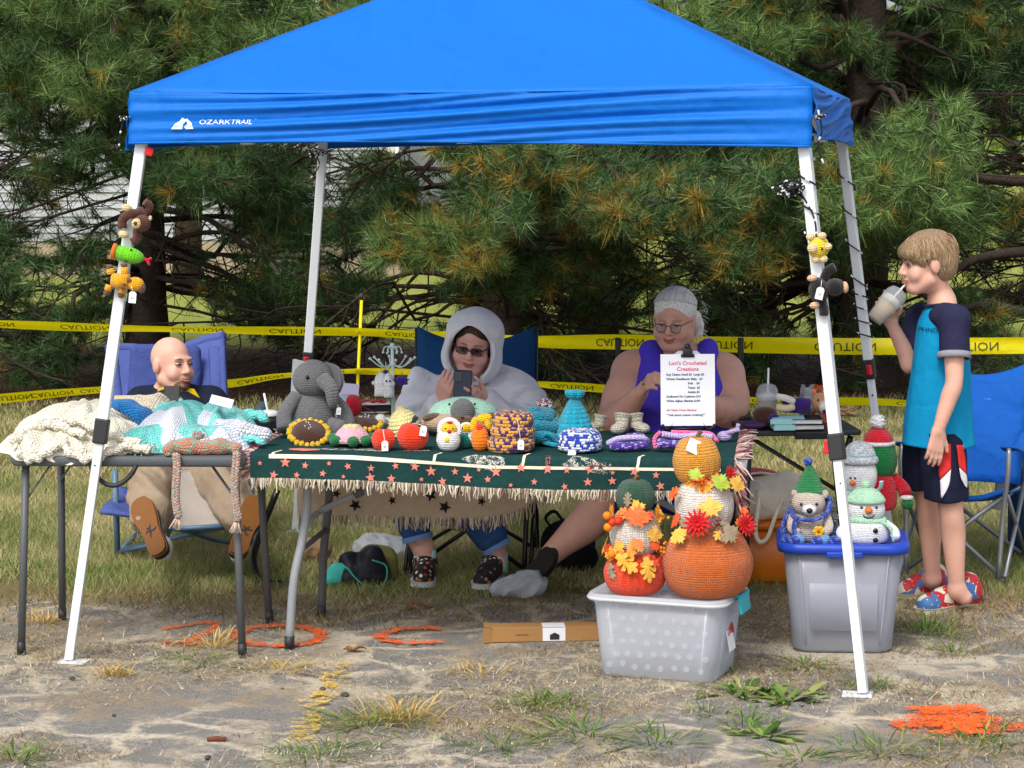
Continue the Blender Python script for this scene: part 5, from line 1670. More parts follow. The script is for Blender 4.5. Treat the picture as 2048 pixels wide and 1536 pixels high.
wear('polo_shirt', pr+ncut, .006, shirt_d, man, O, .007, 24, 3)
for s, q in ((-1, [(300, 800), (318, 778), (331, 770), (326, 792), (312, 806)]), (1, [(372, 776), (388, 778), (402, 800), (386, 806), (374, 792)])):
    V = [P(x, y, 10.40) for x, y in q]
    v2 = [v+(0, .014, 0) for v in V]
    n_ = len(q)
    kk = np.arange(n_)
    build('collar', Pc(np.array(V+v2)-O, [np.stack([kk, (kk+1) % n_, n_+(kk+1) % n_, n_+kk], -1), kk[None, ::-1], (n_+kk)[None, :]]), yellow_d, man, bevel=.003)
build('button', ell((0, 0, 0), (.006, .004, .006), n=8, m=6), mat('shirt_button', '#dfe3e6', .4), man, loc=P(318, 791, 10.36)-O)
khaki = mat('khaki_cloth', '#9b8974', .9, .12, var=.08, fold=.014, fs=13., bump=.0006, bs=700)
pr = caps([hpL, kL, aL+(kL-aL)*.05], [.105, .088, .076], .03)+caps([hpR, kR, aR+(kR-aR)*.05], [.105, .088, .076], .03)+[sd_cap(hpL, hpR, .115, .115, .05), sd_cap(pv, (hpL+hpR)/2, .13, .1, .04)]
wear('trousers', pr, .006, khaki, man, O, .012, 20, 5, cut=lambda X, Y, Z, D: D-.018*np.abs(np.sin(20*Z+8*X+2*np.sin(9*X+6*Y)))**4+.003)
gum_m = mat('gum_sole', '#7d4c10', .55, .35, var=.12, vs=60, bump=.0015, bs=160)
upper_m = mat('shoe_upper', '#d6d4cf', .6, var=.06)
upper_d = mat('shoe_upper_dark', '#2f2b2c', .6)
def sole_poly(s=1.):
    pts = [(0, .145), (.028, .138), (.045, .108), (.049, .07), (.042, .02), (.034, -.02), (.033, -.07), (.036, -.11), (.026, -.137), (0, -.145), (-.026, -.137), (-.035, -.11), (-.034, -.07), (-.035, -.02), (-.042, .02), (-.046, .07), (-.042, .11), (-.026, .138)]
    return spl(pts+[pts[0]], 40)[:-1]*s
jump = [(-.002, .026), (.004, .026), (.006, .016), (.016, .020), (.024, .026), (.026, .023), (.016, .012), (.007, .006), (.006, -.002), (.020, -.010), (.030, -.008), (.031, -.012), (.018, -.017), (.002, -.008), (-.010, -.016), (-.020, -.026), (-.024, -.024), (-.014, -.010), (-.006, .002), (-.012, .008), (-.022, .004), (-.023, .008), (-.010, .014), (-.003, .012)]
def sneaker_sole(c, axis, n, root, org, flip=1):
    axis = np.asarray(axis, float)
    axis /= np.linalg.norm(axis)
    n = np.asarray(n, float)
    n = n-axis*(n@axis)
    n /= np.linalg.norm(n)
    x = np.cross(-n, axis)
    Rm = np.stack([x, -n, axis], -1)          # local x, y (into shoe), z (toe)
    sh = build('shoe', [xf(ell((0, .055, -.075), (.040, .062, .068)), c-org, R=Rm), xf(ell((0, .04, .04), (.043, .045, .10)), c-org, R=Rm), xf(ell((0, .085, -.06), (.038, .05, .05)), c-org, R=Rm)], upper_m, root, kind='stuff')
    pl_ = [(a*flip, b) for a, b in sole_poly()]
    build('toe_cap', xf(prism([(a*1.03, b*1.02) for a, b in pl_], .02), c-org+Rm @ np.array((0, .022, 0)), R=Rm), upper_d, sh, smooth=False, bevel=.004)
    build('sole', xf(prism(pl_, .022), c-org, R=Rm), gum_m, sh, smooth=False, bevel=.004)
    tri = [xf(prism([jump[i], jump[(i+1) % len(jump)], (0, 0)] if False else [(0, 0)]*0+jump, .001), c-org+Rm @ np.array((0, -.0122, -.03)), R=Rm @ rot3(0, .5*flip, 0), sc=.95)]
    build('emblem', tri, upper_d, sh, smooth=False)
sneaker_sole(P(299, 1053, 9.27), (-.10, .17, .175), (.04, -1, -.1), man, O, -1)
sneaker_sole(P(494, 1051, 9.27), (.06, .17, .175), (-.04, -1, -.1), man, O, 1)
build('phone', box((0, 0, 0), (.072, .009, .14), (-.3, 0, .03)), mat('black_phone', '#131416', .25, .5), loc=P(344, 803, 9.9), smooth=False, bevel=.005, label='black phone the bald man holds up over the blankets', cat='phone')

# --- the woman in the white hoodie
O = np.array([P(940, 950, 9.8)[0], 9.8, 0])
wom = thing('person', O, 'woman with a white hood up and glasses looking at her phone', 'person')
hc, hR = P(946, 688, 9.66), rot3(0, .15, -.10) @ rot3(.26, 0, 0)
nk, ch, pv = P(950, 775, 9.80), P(945, 850, 9.80), P(940, 945, 9.98)
sL, sR = P(848, 790, 9.78), P(1036, 790, 9.78)
eL, eR = P(826, 868, 9.50), P(1062, 862, 9.52)
wL, wR = P(884, 814, 9.30), P(968, 810, 9.34)
hpL, hpR = P(890, 965, 9.98), P(985, 965, 9.98)
kL, kR = P(812, 985, 9.62), P(935, 990, 9.62)
aL, aR = P(850, 1108, 9.60), P(993, 1112, 9.60)
body = head(hc, hR, 1.0, jaw=1.12)+caps([hc+hR @ np.array((0, .02, -.06)), nk, ch], [.058, .062, .15])+[sd_cap(ch, pv, .18, .17, .05)]
body += caps([sL, eL, wL], [.06, .05, .029])+caps([sR, eR, wR], [.06, .05, .029])+[sd_cap(nk, sL, .06, .06, .04), sd_cap(nk, sR, .06, .06, .04)]
ph_c = P(925, 776, 9.235)
body += hand(wL, P(898, 750, 9.26)-wL, (.55, .75, .0), 1, (.35, .25, .12, .05), .98, .16, (.75, .6, .45))
body += hand(wR, P(938, 788, 9.21)-wR, (-.35, .9, .1), -1, (.45, .4, .4, .45), .98, .04, (.5, .6, .5))
body += caps([hpL, kL, aL, aL+(0, -.05, -.06)], [.10, .066, .042, .04])+caps([hpR, kR, aR, aR+(-.02, -.05, -.06)], [.10, .066, .042, .04])+[sd_cap(hpL, hpR, .1, .1, .04)]
body += [sd_cap(P(828, 1050, 9.62), P(845, 1095, 9.6), .056, .044, .02), sd_cap(P(978, 1060, 9.62), P(990, 1102, 9.6), .056, .044, .02)]
skin_body(body, .005, skin_m[1], wom, O)
face(wom, hc, hR, 1.0, (0, -1), open_=.8, org=O)
hairb = hair_mat('dark_brown_hair', '#2a1d18', '#4a3428')
T = lambda p: hc+hR @ np.asarray(p, float)
wear('hair', [sd_ell(T((0, .025, .042)), (.084, .098, .088), hR, .02), sd_ell(T((0, .01, -.03)), (.085, .08, .09), hR, .02), sd_ell(T((0, -.105, -.035)), (.064, .085, .105), hR, .012, True)], .005, hairb, wom, O, .002, 60, 2)
hood_m = mat('white_fleece', '#dadae0', .92, .1, var=.05, fold=.03, fs=9., bump=.0006, bs=700, sheen=.2)
hood = [sd_ell(T((0, .03, .045)), (.124, .130, .106), hR, .04), sd_ell(T((0, .02, -.06)), (.132, .125, .13), hR, .04), 
        sd_ell(T((0, .012, .02)), (.100, .108, .116), hR, .01, True), sd_ell(T((0, -.02, -.06)), (.095, .10, .12), hR, .01, True), sd_ell(T((0, -.13, -.015)), (.096, .13, .124), hR, .015, True)]
wear('hood', hood, .006, hood_m, wom, O, .004, 28, 3)
rim = [T((.100*math.sin(a), -.062+.030*abs(math.cos(a))-.03*(1-math.cos(a))*.4, -.02+.130*math.cos(a))) for a in np.linspace(-2.5, 2.5, 40)]
build('hood_rim', tube(np.array(rim)-O, .0105, 8), hood_m, wom)
pr = [sd_cap(nk+(0, .02, -.03), ch, .11, .20, .07), sd_cap(ch, pv, .21, .24, .07), sd_cap(nk+(0, .03, -.02), sL, .085, .095, .06), sd_cap(nk+(0, .03, -.02), sR, .085, .095, .06)]
pr += caps([sL, eL], [.088, .080], .04)+[sd_cap(eL, wL+(eL-wL)*.12, .088, .055, .03)]+caps([sR, eR], [.088, .080], .04)+[sd_cap(eR, wR+(eR-wR)*.12, .088, .055, .03)]
pr += [sd_cap(nk+(0, -.06, .12), nk+(0, -.13, -.0), .07, .055, .02, True)]
wear('hoodie', pr, .007, hood_m, wom, O, .013, 17, 4, cut=lambda X, Y, Z, D: D-.028*np.abs(np.sin(16*X+9*Z+3*np.sin(7*Z+5*Y)))**3+.004)
for w_, e_ in ((wL, eL), (wR, eR)):
    build('cuff', tube([w_+(e_-w_)*.06-O, w_+(e_-w_)*.14-O, w_+(e_-w_)*.30-O], [.042, .047, .054], 14), hood_m, wom)
build('drawstring', tube(spl([P(948, 752, 9.5)-O, P(958, 760, 9.5)-O, P(972, 757, 9.52)-O], 8), .004, 6), hood_m, wom)
jean_m = mat('denim', '#2f4c78', .9, .12, var=.18, vs=40, fold=.010, fs=16., bump=.0008, bs=800)
hmL, hmR = P(829, 1052, 9.60), P(981, 1072, 9.60)
pr = caps([hpL, kL, hmL], [.12, .098, .070])+caps([hpR, kR, hmR], [.12, .098, .072])+[sd_cap(hpL, hpR, .14, .14, .05)]
jeans = wear('jeans', pr, .006, jean_m, wom, O, .005, 26, 6)
for h_, k_ in ((hmL, kL), (hmR, kR)):
    d_ = (h_-k_)/np.linalg.norm(h_-k_)
    build('hem', tube([h_+d_*.040-O, h_+d_*.062-O], [.0665, .066], 16, False), mat('denim_hem', '#5f7fae', .9, var=.15), jeans)
def spot_mat():
    m, t, b = nt_new('spooky_print')
    v = nd(t, 'TexVoronoi', {'Vector': ocoord(t), 'Scale': 52., 'Randomness': .8})
    r = nd(t, 'ValToRGB', {0: nd(t, 'SeparateColor', {0: v.outputs['Color']}).outputs[0]})
    e = r.color_ramp.elements
    r.color_ramp.interpolation = 'CONSTANT'
    for p_, c_ in ((.42, '#c9581d'), (.58, '#e6e0d8'), (.72, '#8f2430'), (.86, '#a5836e')):
        e.new(p_).color = C(c_)
    e[0].color = C('#18161a')
    e[-1].color = C('#4a4a52')
    f = mth(t, 'LESS_THAN', v.outputs[0], .40)
    t.links.new(mixc(t, f, C('#151417'), r.outputs[0]), b.inputs['Base Color'])
    b.inputs['Roughness'].default_value = .7
    return m
spot_m = spot_mat()
sock_m = mat('aqua_sock', '#a9d5d3', .9, var=.08, bump=.001, bs=400)
def shoe(root, org, heel, toe, m, solem, name='shoe', w=.043, h=.05, top=None):
    """heel and toe on the ground line"""
    ax = toe-heel
    L = np.linalg.norm(ax)
    ax = ax/L
    upv = np.array([0, 0, 1.])-ax*ax[2]
    upv /= np.linalg.norm(upv)
    x = np.cross(ax, upv)
    Rm = np.stack([x, ax, upv], -1)
    f = Field([sd_cap((0, .035, .045), (0, L-.05, .030), w*.92, w*.88, .03), sd_cap((0, .035, .05), (0, .045, .085), w, w*.95, .03), sd_cap((0, .06, .06), (0, L*.6, .05), w*.8, w*.7, .03), sd_box((0, L/2, -.05), (.3, L*2, .10), rd=.001, k=.004, sub=True)], .005)
    s_ = build(name, xf(f.mesh(), heel-org, R=Rm), m, root)
    pl_ = [(a*w/.045, b*L/.29+L/2) for a, b in sole_poly()]
    build('sole', xf(prism(pl_, .022), heel-org+Rm @ np.array((0, 0, .009)), R=Rm @ rot3(PI/2, 0, 0) @ np.diag([1, -1, -1.]) if False else Rm @ np.stack([(1, 0, 0), (0, 0, 1), (0, 1, 0)], -1)), solem, s_, smooth=False, bevel=.004)
    return s_
whites = mat('white_sole', '#dcdad5', .6, var=.06)
gA = lambda x, y: G(x, y)
shoe(wom, O, np.append((aL+(0, .06, 0))[:2], .015), G(846, 1180)+(0, 0, .012), spot_m, whites, w=.05)
shoe(wom, O, np.append((aR+(.0, .06, 0))[:2], .015), G(962, 1184)+(0, 0, .012), spot_m, whites, w=.05)
for a_ in (aL, aR):
    build('sock', tube([a_+(0, .01, .015)-O, a_+(0, -.0, -.02)-O, a_+(0, -.02, -.07)-O], [.0485, .049, .05], 16), sock_m, wom)
gl = build('glasses', [xf(tube(spl([(sx_-.024, -.103, -.006), (sx_-.022, -.104, .016), (sx_+.022, -.104, .016), (sx_+.024, -.103, -.006), (sx_, -.104, -.010), (sx_-.024, -.103, -.006)], 30), .0024, 6), hc-O, R=hR) for sx_ in (-.031, .031)] + [xf(tube([(-.008, -.105, .006), (.008, -.105, .006)], .0024, 6), hc-O, R=hR)] + [xf(tube([(s*.055, -.102, .012), (s*.078, -.04, .010), (s*.082, .0, .008)], .0024, 6), hc-O, R=hR) for s in (-1, 1)], glass_m, wom, kind='stuff')
for sx_ in (-.031, .031):
    build('lens', xf(prism([(sx_-.022, -.006), (sx_+.022, -.006), (sx_+.022, .014), (sx_-.022, .014)], .001, (0, -.103, 0)), hc-O, R=hR), lens_m, gl, smooth=False)
build('ring', xf(tube([(.010*math.cos(a), .010*math.sin(a), 0) for a in np.linspace(0, 2*PI, 12)], .002, 6), P(944, 793, 9.24)-O, (.6, .3, 0)), mat('silver', '#c9ccd0', .2, .5, 1.), wom)
phn = thing('phone', ph_c, 'dark blue phone held up by the woman in the hoodie', 'phone', rot=(-.25, .06, .05))
build('case', box((0, 0, 0), (.076, .010, .148)), mat('phone_case', '#1c2c44', .4, .4), phn, smooth=False, bevel=.006)
build('camera_bump', box((-.018, -.006, .045), (.028, .004, .045)), mat('black_phone', '#131416', .25, .5), phn, smooth=False, bevel=.002)

# --- the older woman in the purple tank top
O = np.array([P(1355, 950, 9.7)[0], 9.7, 0])
old = thing('person', O, 'older woman with white pulled back hair in a purple tank top', 'person')
hc, hR = P(1348, 640, 9.60), rot3(0, .04, -.30) @ rot3(.22, 0, 0)
nk, ch, pv = P(1362, 712, 9.74), P(1352, 805, 9.74), P(1352, 915, 9.82)
sL, sR = P(1268, 745, 9.74), P(1444, 750, 9.74)
eL, eR = P(1232, 838, 9.52), P(1458, 822, 9.55)
wL, wR = P(1282, 785, 9.28), P(1392, 800, 9.34)
hpL, hpR = P(1310, 945, 9.85), P(1400, 945, 9.85)
kL, kR = P(1226, 990, 9.62), P(1430, 985, 9.5)
aL, aR = P(1092, 1120, 9.42), P(1440, 1150, 9.40)
body = head(hc, hR, 1.02, jaw=1.1)+caps([hc+hR @ np.array((0, .02, -.06)), nk, ch], [.060, .068, .19], .05)+[sd_cap(ch, pv, .20, .22, .07)]
body += caps([sL, eL, wL], [.085, .070, .031], .035)+caps([sR, eR, wR], [.085, .072, .031], .035)+[sd_cap(nk+(0, .01, -.03), sL, .075, .085, .06), sd_cap(nk+(0, .01, -.03), sR, .075, .085, .06)]
body += [sd_ell((sL+eL)/2+(.0, 0, -.02), (.085, .085, .11), None, .05), sd_ell((sR+eR)/2+(0, 0, -.02), (.088, .088, .11), None, .05)]
body += hand(wL, P(1296, 765, 9.22)-wL, (.85, .2, -.35), 1, (1.0, 1.05, 1.1, 1.1), .98, .02, (.6, .3, .6))
body += hand(wR, P(1368, 795, 9.30)-wR, (-.3, .3, .9), 1, (.7, .7, .7, .7), .98)
body += caps([hpL, kL], [.115, .08], .03)+caps([kL, kL+(aL-kL)*.35+(0, 0, -.012), kL+(aL-kL)*.75, aL, P(1078, 1140, 9.36)], [.082, .083, .055, .043, .04], .03)
body += caps([hpR, kR, aR, P(1440, 1165, 9.3)], [.115, .08, .043, .04], .03)+[sd_cap(hpL, hpR, .12, .12, .05)]
skin_body(body, .0055, skin_m[2], old, O)
face(old, hc, hR, 1.02, (0, -1), wbrow_m, open_=.6, smile=.006, org=O)
tank_m = mat('purple_knit_cloth', '#4f40c8', .85, .15, var=.08, fold=.008, fs=9.)
pr = [sd_cap(nk+(0, .02, -.12), ch, .13, .212, .07), sd_cap(ch, pv, .218, .245, .07), sd_ell(P(1305, 800, 9.62), (.105, .10, .10), None, .06), sd_ell(P(1400, 800, 9.62), (.105, .10, .10), None, .06)]
stp_ = [sd_cap(P(1302, 705, 9.71), P(1300, 780, 9.60), .036, .06, .04), sd_cap(P(1414, 702, 9.71), P(1410, 780, 9.60), .036, .06, .04), sd_cap(P(1302, 705, 9.71), P(1310, 760, 9.86), .036, .06, .04), sd_cap(P(1414, 702, 9.71), P(1408, 760, 9.86), .036, .06, .04)]
neck_cut = [sd_cap(P(1358, 690, 9.66), P(1356, 742, 9.58), .056, .052, .015, True), sd_cap(P(1358, 690, 9.5), P(1356, 735, 9.42), .056, .052, .015, True)]
arm_cut = [sd_cap(sL+(-.0, -.12, .04), eL+(-.01, -.06, .0), .060, .060, .012, True), sd_cap(sR+(.0, -.12, .04), eR+(.01, -.06, .0), .060, .060, .012, True)]
wear('tank_top', pr+stp_+neck_cut, .006, tank_m, old, O, .006, 20, 8, cut=lambda X, Y, Z, D: D-.010*np.abs(np.sin(14*X+11*Z+2*np.sin(9*Z)))**4)
shortm = mat('black_shorts', '#1f2026', .9, fold=.01, fs=14)
wear('shorts', caps([hpL, hpL+(kL-hpL)*.75], [.14, .10])+caps([hpR, hpR+(kR-hpR)*.75], [.14, .10])+[sd_cap(hpL, hpR, .15, .15, .05)], .007, shortm, old, O, .006, 22, 9)
hairw = hair_mat('white_hair', '#d2d1cf', '#faf9f7', (150, 40, 120))
T = lambda p: hc+hR @ (np.asarray(p, float)*1.02)
hw = [sd_ell(T((0, .028, .045)), (.088, .100, .086), hR, .02), sd_ell(T((0, .05, -.01)), (.080, .075, .075), hR, .02), sd_ell(T((0, -.085, -.030)), (.070, .075, .098), hR, .012, True), sd_ell(T((.085, .012, -.02)), (.03, .026, .04), hR, .012, True), sd_ell(T((-.085, .012, -.02)), (.03, .026, .04), hR, .012, True),
      sd_cap(P(1392, 632, 9.66), P(1402, 668, 9.68), .022, .012, .02), sd_cap(P(1398, 652, 9.67), P(1393, 678, 9.68), .018, .008, .02)]
wear('hair', hw, .0045, hairw, old, O, .0015, 30, 3)
q = np.random.default_rng(12)
wisps = []
for i in range(760):
    a = q.uniform(-1.5, 1.5)
    st0 = np.array((.086*math.sin(a), .028-.098*abs(math.cos(a))*q.uniform(.75, 1), .060+.055*math.cos(a)*q.uniform(.8, 1.1)))
    md = np.array((.070*math.sin(a), .06+q.normal()*.02, .128*math.cos(a*.75)+.004+q.normal()*.004))
    en = np.array((.03*math.sin(a)+.02, .135, .03+q.normal()*.02))
    ln_ = spl([st0, md, en], 13)
    k_ = q.uniform(1.0, 1.03)
    ln_ = [T((0, .028, .045)+(p_-(0, .028, .045))/np.linalg.norm((p_-(0, .028, .045))/(.089, .101, .087))*k_) for p_ in ln_]
    wisps.append(tube(np.array(ln_)-O, [.0011]*12+[.0005], 3, False))
for i in range(60):
    b = T((q.normal()*.05, .03+q.normal()*.03, .125-abs(q.normal())*.02)) if i < 26 else P(1400+q.normal()*5, 640+q.normal()*18, 9.67)
    e = b+q.normal(size=3)*.012+(np.array([0, 0, .0]) if i < 26 else np.array([.014, 0, -.02]))
    wisps.append(tube(spl([b, (b+e)/2+q.normal(size=3)*.006, e], 5)-O, [.0012]*4+[.0005], 3, False))
build('hair_wisps', wisps, island('white_strand', [(0, '#bdbcba'), (.4, '#e4e3e1'), (1, '#fdfcfa')], .45, 0, .4), old, kind='stuff')
fm = mat('wire_frame', '#3a2f2c', .3, .5, .5)
gl = build('glasses', [xf(tube(spl([(sx_-.021, -.104, -.004), (sx_-.019, -.105, .010), (sx_+.019, -.105, .010), (sx_+.021, -.104, -.004), (sx_+.012, -.106, -.022), (sx_-.012, -.106, -.022), (sx_-.021, -.104, -.004)], 30), .0014, 6), hc-O, R=hR) for sx_ in (-.032, .032)] + [xf(tube([(-.012, -.107, .004), (.012, -.107, .004)], .0014, 6), hc-O, R=hR)] + [xf(tube([(s*.052, -.103, .008), (s*.080, -.03, .008), (s*.083, .01, .004)], .0014, 6), hc-O, R=hR) for s in (-1, 1)], fm, old, kind='stuff')
for sx_ in (-.032, .032):
    build('lens', xf(prism([(sx_-.012, -.021), (sx_+.012, -.021), (sx_+.020, -.004), (sx_+.018, .009), (sx_-.018, .009), (sx_-.020, -.004)], .001, (0, -.104, 0)), hc-O, R=hR), lens2_m, gl, smooth=False)
build('ring', xf(tube([(.011*math.cos(a), .011*math.sin(a), 0) for a in np.linspace(0, 2*PI, 14)], .0028, 6), P(1285, 765, 9.17)-O, (.3, 1.0, 0)), mat('gold', '#c9a04a', .25, .5, 1.), old)
# slip-on shoe sole turned to the camera
dk = mat('dark_clog', '#2a2826', .55, .3, var=.15)
axc = np.array([-.45, -.1, .5])
heel = P(1100, 1152, 9.32)
xs_ = P(1075, 1140, 9.30)
sneak_R = None
ax = np.array([-.35, .35, -.55]); ax /= np.linalg.norm(ax)
n_ = np.array([-.35, -.9, .0]); n_ = n_-ax*(n_@ax); n_ /= np.linalg.norm(n_)
Rm = np.stack([np.cross(-n_, ax), -n_, ax], -1)
cs = build('shoe', [xf(ell((0, .045, 0), (.046, .055, .105)), xs_-O, R=Rm)], dk, old)
build('sole', xf(prism(sole_poly(.8)*(1.15, 1), .024), xs_-O, R=Rm), mat('clog_sole', '#35312d', .7, .2, var=.2, vs=60, bump=.003, bs=90), cs, smooth=False, bevel=.006)
shoe(old, O, G(1445, 1175)+(0, .1, .02), G(1440, 1200)+(0, 0, .012), dk, dk)

# --- the boy
O = np.array([P(1890, 1000, 8.95)[0], 8.95, 0])
boy = thing('person', O, 'boy in a turquoise and navy shirt sipping from a plastic cup', 'person')
hc, hR = P(1852, 528, 8.98), rot3(0, 0, -1.42) @ rot3(.10, 0, 0)
nk, ch, pv = P(1884, 604, 9.0), P(1880, 700, 8.98), P(1874, 870, 8.98)
tR = rot3(0, 0, -1.0)
sN, sF = P(1908, 640, 8.86), P(1845, 640, 9.14)
eN, wN = P(1908, 765, 8.80), P(1876, 862, 8.78)
eF, wF = P(1822, 728, 9.10), P(1782, 645, 9.03)
hN, hF = P(1888, 885, 8.95), P(1852, 885, 9.06)
kN, kF = P(1902, 1020, 8.88), P(1855, 1010, 9.08)
aN, aF = P(1914, 1180, 8.90), P(1866, 1158, 9.14)
body = head(hc, hR, .97, jaw=.84, nose=.99)+caps([hc+hR @ np.array((0, .025, -.06)), nk, ch], [.047, .048, .09], .03)+[sd_cap(ch, pv, .085, .08, .04), sd_cap(nk, sN, .036, .04, .04), sd_cap(nk, sF, .036, .04, .04)]
body += caps([sN, (sN+eN)/2, eN, eN+(wN-eN)*.3, wN], [.042, .039, .033, .033, .022], .02)
body += caps([sF, eF, eF+(wF-eF)*.3, wF], [.042, .033, .033, .022], .02)
body += hand(wN, (-.12, -.02, -.9), (-.25, .9, 0), 1, (.22, .25, .28, .3), .86, .06, (.75, .5, .1))
body += hand(wF, (-.10, -.02, .30), (-.3, -.95, .1), 1, (.75, .8, .8, .75), .86, .05, (.4, .6, .6))
body += caps([hN, (hN+kN)/2, kN, kN+(aN-kN)*.3+(.004, .012, 0), kN+(aN-kN)*.7, aN], [.068, .060, .047, .0475, .036, .030], .03)+[sd_cap(aN, G(1900, 1215)+(0, .03, .045), .031, .034, .02), sd_cap(aN, aN+(.03, .0, -.03), .03, .03, .02)]
body += caps([hF, (hF+kF)/2, kF, kF+(aF-kF)*.3+(.004, .012, 0), kF+(aF-kF)*.7, aF], [.068, .058, .045, .0455, .035, .030], .03)+[sd_cap(aF, G(1848, 1190)+(0, .03, .045), .031, .034, .02)]
body += [sd_cap(hN, hF, .07, .07, .04)]
skin_body(body, .0048, skin_m[3], boy, O)
face(boy, hc, hR, .97, (0, -.5), open_=.9, org=O, brow=mat('brow_fair', '#8a6f52', .9), browz=.024, lipm=mat('soft_lips', '#c07a70', .5))
hairf = hair_mat('sandy_hair', '#7c664c', '#b39876', (200, 200, 18))
T = lambda p: hc+hR @ (np.asarray(p, float)*.97)
hb = [sd_ell(T((0, .022, .048)), (.092, .112, .090), hR, .02), sd_ell(T((0, .060, -.010)), (.080, .066, .075), hR, .03), sd_ell(T((0, -.075, .052)), (.066, .032, .036), hR, .03),
      sd_ell(T((0, -.118, -.036)), (.11, .085, .068), hR, .012, True), sd_ell(T((.088, -.004, -.028)), (.04, .032, .05), hR, .012, True), sd_ell(T((-.088, -.004, -.028)), (.04, .032, .05), hR, .012, True), sd_ell(T((0, .03, -.125)), (.12, .12, .05), hR, .012, True)]
f = Field(hb, .004)
X, Y_, Z = f.pts()
an = np.arctan2(Y_-T((0, .03, 0))[1], X-T((0, .03, 0))[0])
D = f.D+.0008*np.sin(an*46+6*np.sin(Z*60))+.0006*np.sin(an*83+Z*80)
p_ = f.mesh(D)
p_.V -= O
build('hair', p_, hairf, boy)
q = np.random.default_rng(21)
st_ = []
for i in range(900):
    a, z0 = q.uniform(0, 2*PI), q.uniform(.03, .12)
    rr = math.sqrt(max(0, 1-((z0-.048)/.094)**2))
    b = T((.093*rr*math.cos(a), .022+.113*rr*math.sin(a), z0))
    z1 = z0-q.uniform(.03, .07)
    r2 = math.sqrt(max(0.05, 1-((z1-.048)/.094)**2))*1.03
    e = T((.093*r2*math.cos(a+.1), .022+.113*r2*math.sin(a+.1), z1))
    st_.append(tube(spl([b, (b+e)/2+(b-hc)*.04, e], 5)-O, [.0008, .0013, .0013, .001, .0004], 4, False))
build('hair_strands', st_, island('sandy_strand', [(0, '#6a5238'), (.4, '#97795a'), (.75, '#b89a74'), (1, '#d3bb96')], .45, 0, .4), boy, kind='stuff')
turq = mat('turquoise_jersey', '#0c8fc0', .8, .15, var=.06, fold=.012, fs=9.)
navyj = mat('navy_jersey', '#2b2c48', .85, .12, var=.1, fold=.008, fs=14.)
def loft_px(rows, n=56, m=34, fold=.02, seed=1, k0=5):
    r = spl(np.array(rows, float), m)
    th = np.linspace(0, 2*PI, n, endpoint=False)
    V = []
    for i, (y, xl, xr, Yc, b) in enumerate(r):
        c, a, t = P((xl+xr)/2, y, Yc), (xr-xl)/2/S(Yc), i/(m-1)
        w = 1+fold*t**.8*(np.sin(k0*th+seed+1.2*t)+.6*np.sin((2*k0+1)*th+seed*2-2*t))+.012*np.sin(3*th+14*t+seed)
        V.append(np.stack([c[0]+a*np.cos(th)*w, c[1]+b*np.sin(th)*w, np.full(n, c[2])+.006*t*np.sin(2*th+seed)], -1))
    return surf(np.array(V)[::-1], True)
sp_ = loft_px([(604, 1868, 1902, 9.0, .045), (616, 1852, 1914, 9.0, .075), (632, 1843, 1922, 9.0, .10), (655, 1836, 1928, 8.99, .112), (700, 1829, 1935, 8.98, .118), (760, 1821, 1940, 8.98, .12), (820, 1812, 1943, 8.98, .125), (870, 1806, 1946, 8.98, .13), (889, 1803, 1947, 8.98, .134)], 72, 44, .022)
sp_.V -= O
sh = build('shirt', sp_, turq, boy, solid=.004)
prs = [sd_cap(P(1890, 625, 8.95), sN, .045, .058, .03), sd_cap(sN, sN+(eN-sN)*.52, .058, .060, .03), sd_ell(P(1888, 634, 8.93), (.06, .07, .045), None, .03), sd_cap(nk+(0, 0, .06), nk+(-.012, -.01, -.012), .053, .053, .01, True), sd_cap(sN+(eN-sN)*.62, eN, .055, .055, .005, True)]
wear('sleeve', prs, .005, navyj, boy, O, .003, 24, 12)
prs = [sd_cap(P(1862, 628, 9.06), sF, .052, .064, .03), sd_cap(sF, sF+(eF-sF)*.55, .066, .064, .03)]
wear('sleeve', prs, .006, navyj, boy, O, .003, 24, 13)
grey_cuff = mat('grey_cuff', '#8e8f9c', .85, fold=.004, fs=20)
cN = sN+(eN-sN)*.52
build('sleeve_cuff', tube([cN-O, cN+(eN-sN)*.10-O], [.061, .064], 20, False), grey_cuff, boy, solid=.006)
build('neckband', tube(np.array([nk+(-.012+.060*math.cos(a), -.008+.058*math.sin(a), -.004-.010*math.cos(a)*-1) for a in np.linspace(0, 2*PI, 30)])-O, .0065, 8), navyj, boy)
tp = P(1851, 657, 8.98)
tm_ = text_mesh('PHNO!', .026, width=1.1)
off = O*0
W = []
for x, y, z in tm_.V:
    px = np.array([tp[0]+x*.80, 0, tp[2]+z])
    W.append(px)
W = np.array(W)
# lay the letters on the chest: nearest surface in front of each letter point
svV = np.empty(len(sh.data.vertices)*3)
sh.data.vertices.foreach_get('co', svV)
svV = svV.reshape(-1, 3)+O
sel = svV[(np.abs(svV[:, 2]-tp[2]) < .05) & (svV[:, 1] < 9.0)]
for i in range(len(W)):
    dd = (sel[:, 0]-W[i, 0])**2+(sel[:, 2]-W[i, 2])**2
    W[i, 1] = np.sort(sel[np.argsort(dd)[:12], 1])[:3].mean()-.005
build('lettering', Pc(W-O, tm_.F, tm_.UV), mat('dark_print', '#173042', .8), sh, smooth=False)
navys = mat('navy_shorts', '#171c33', .8, .2, var=.1, fold=.008, fs=10.)
kz = P(1880, 1000, 8.95)[2]
pn = loft_px([(862, 1830, 1930, 8.95, .105), (900, 1838, 1931, 8.93, .10), (950, 1842, 1933, 8.91, .098), (997, 1848, 1936, 8.90, .095)], 60, 34, .025, 2)
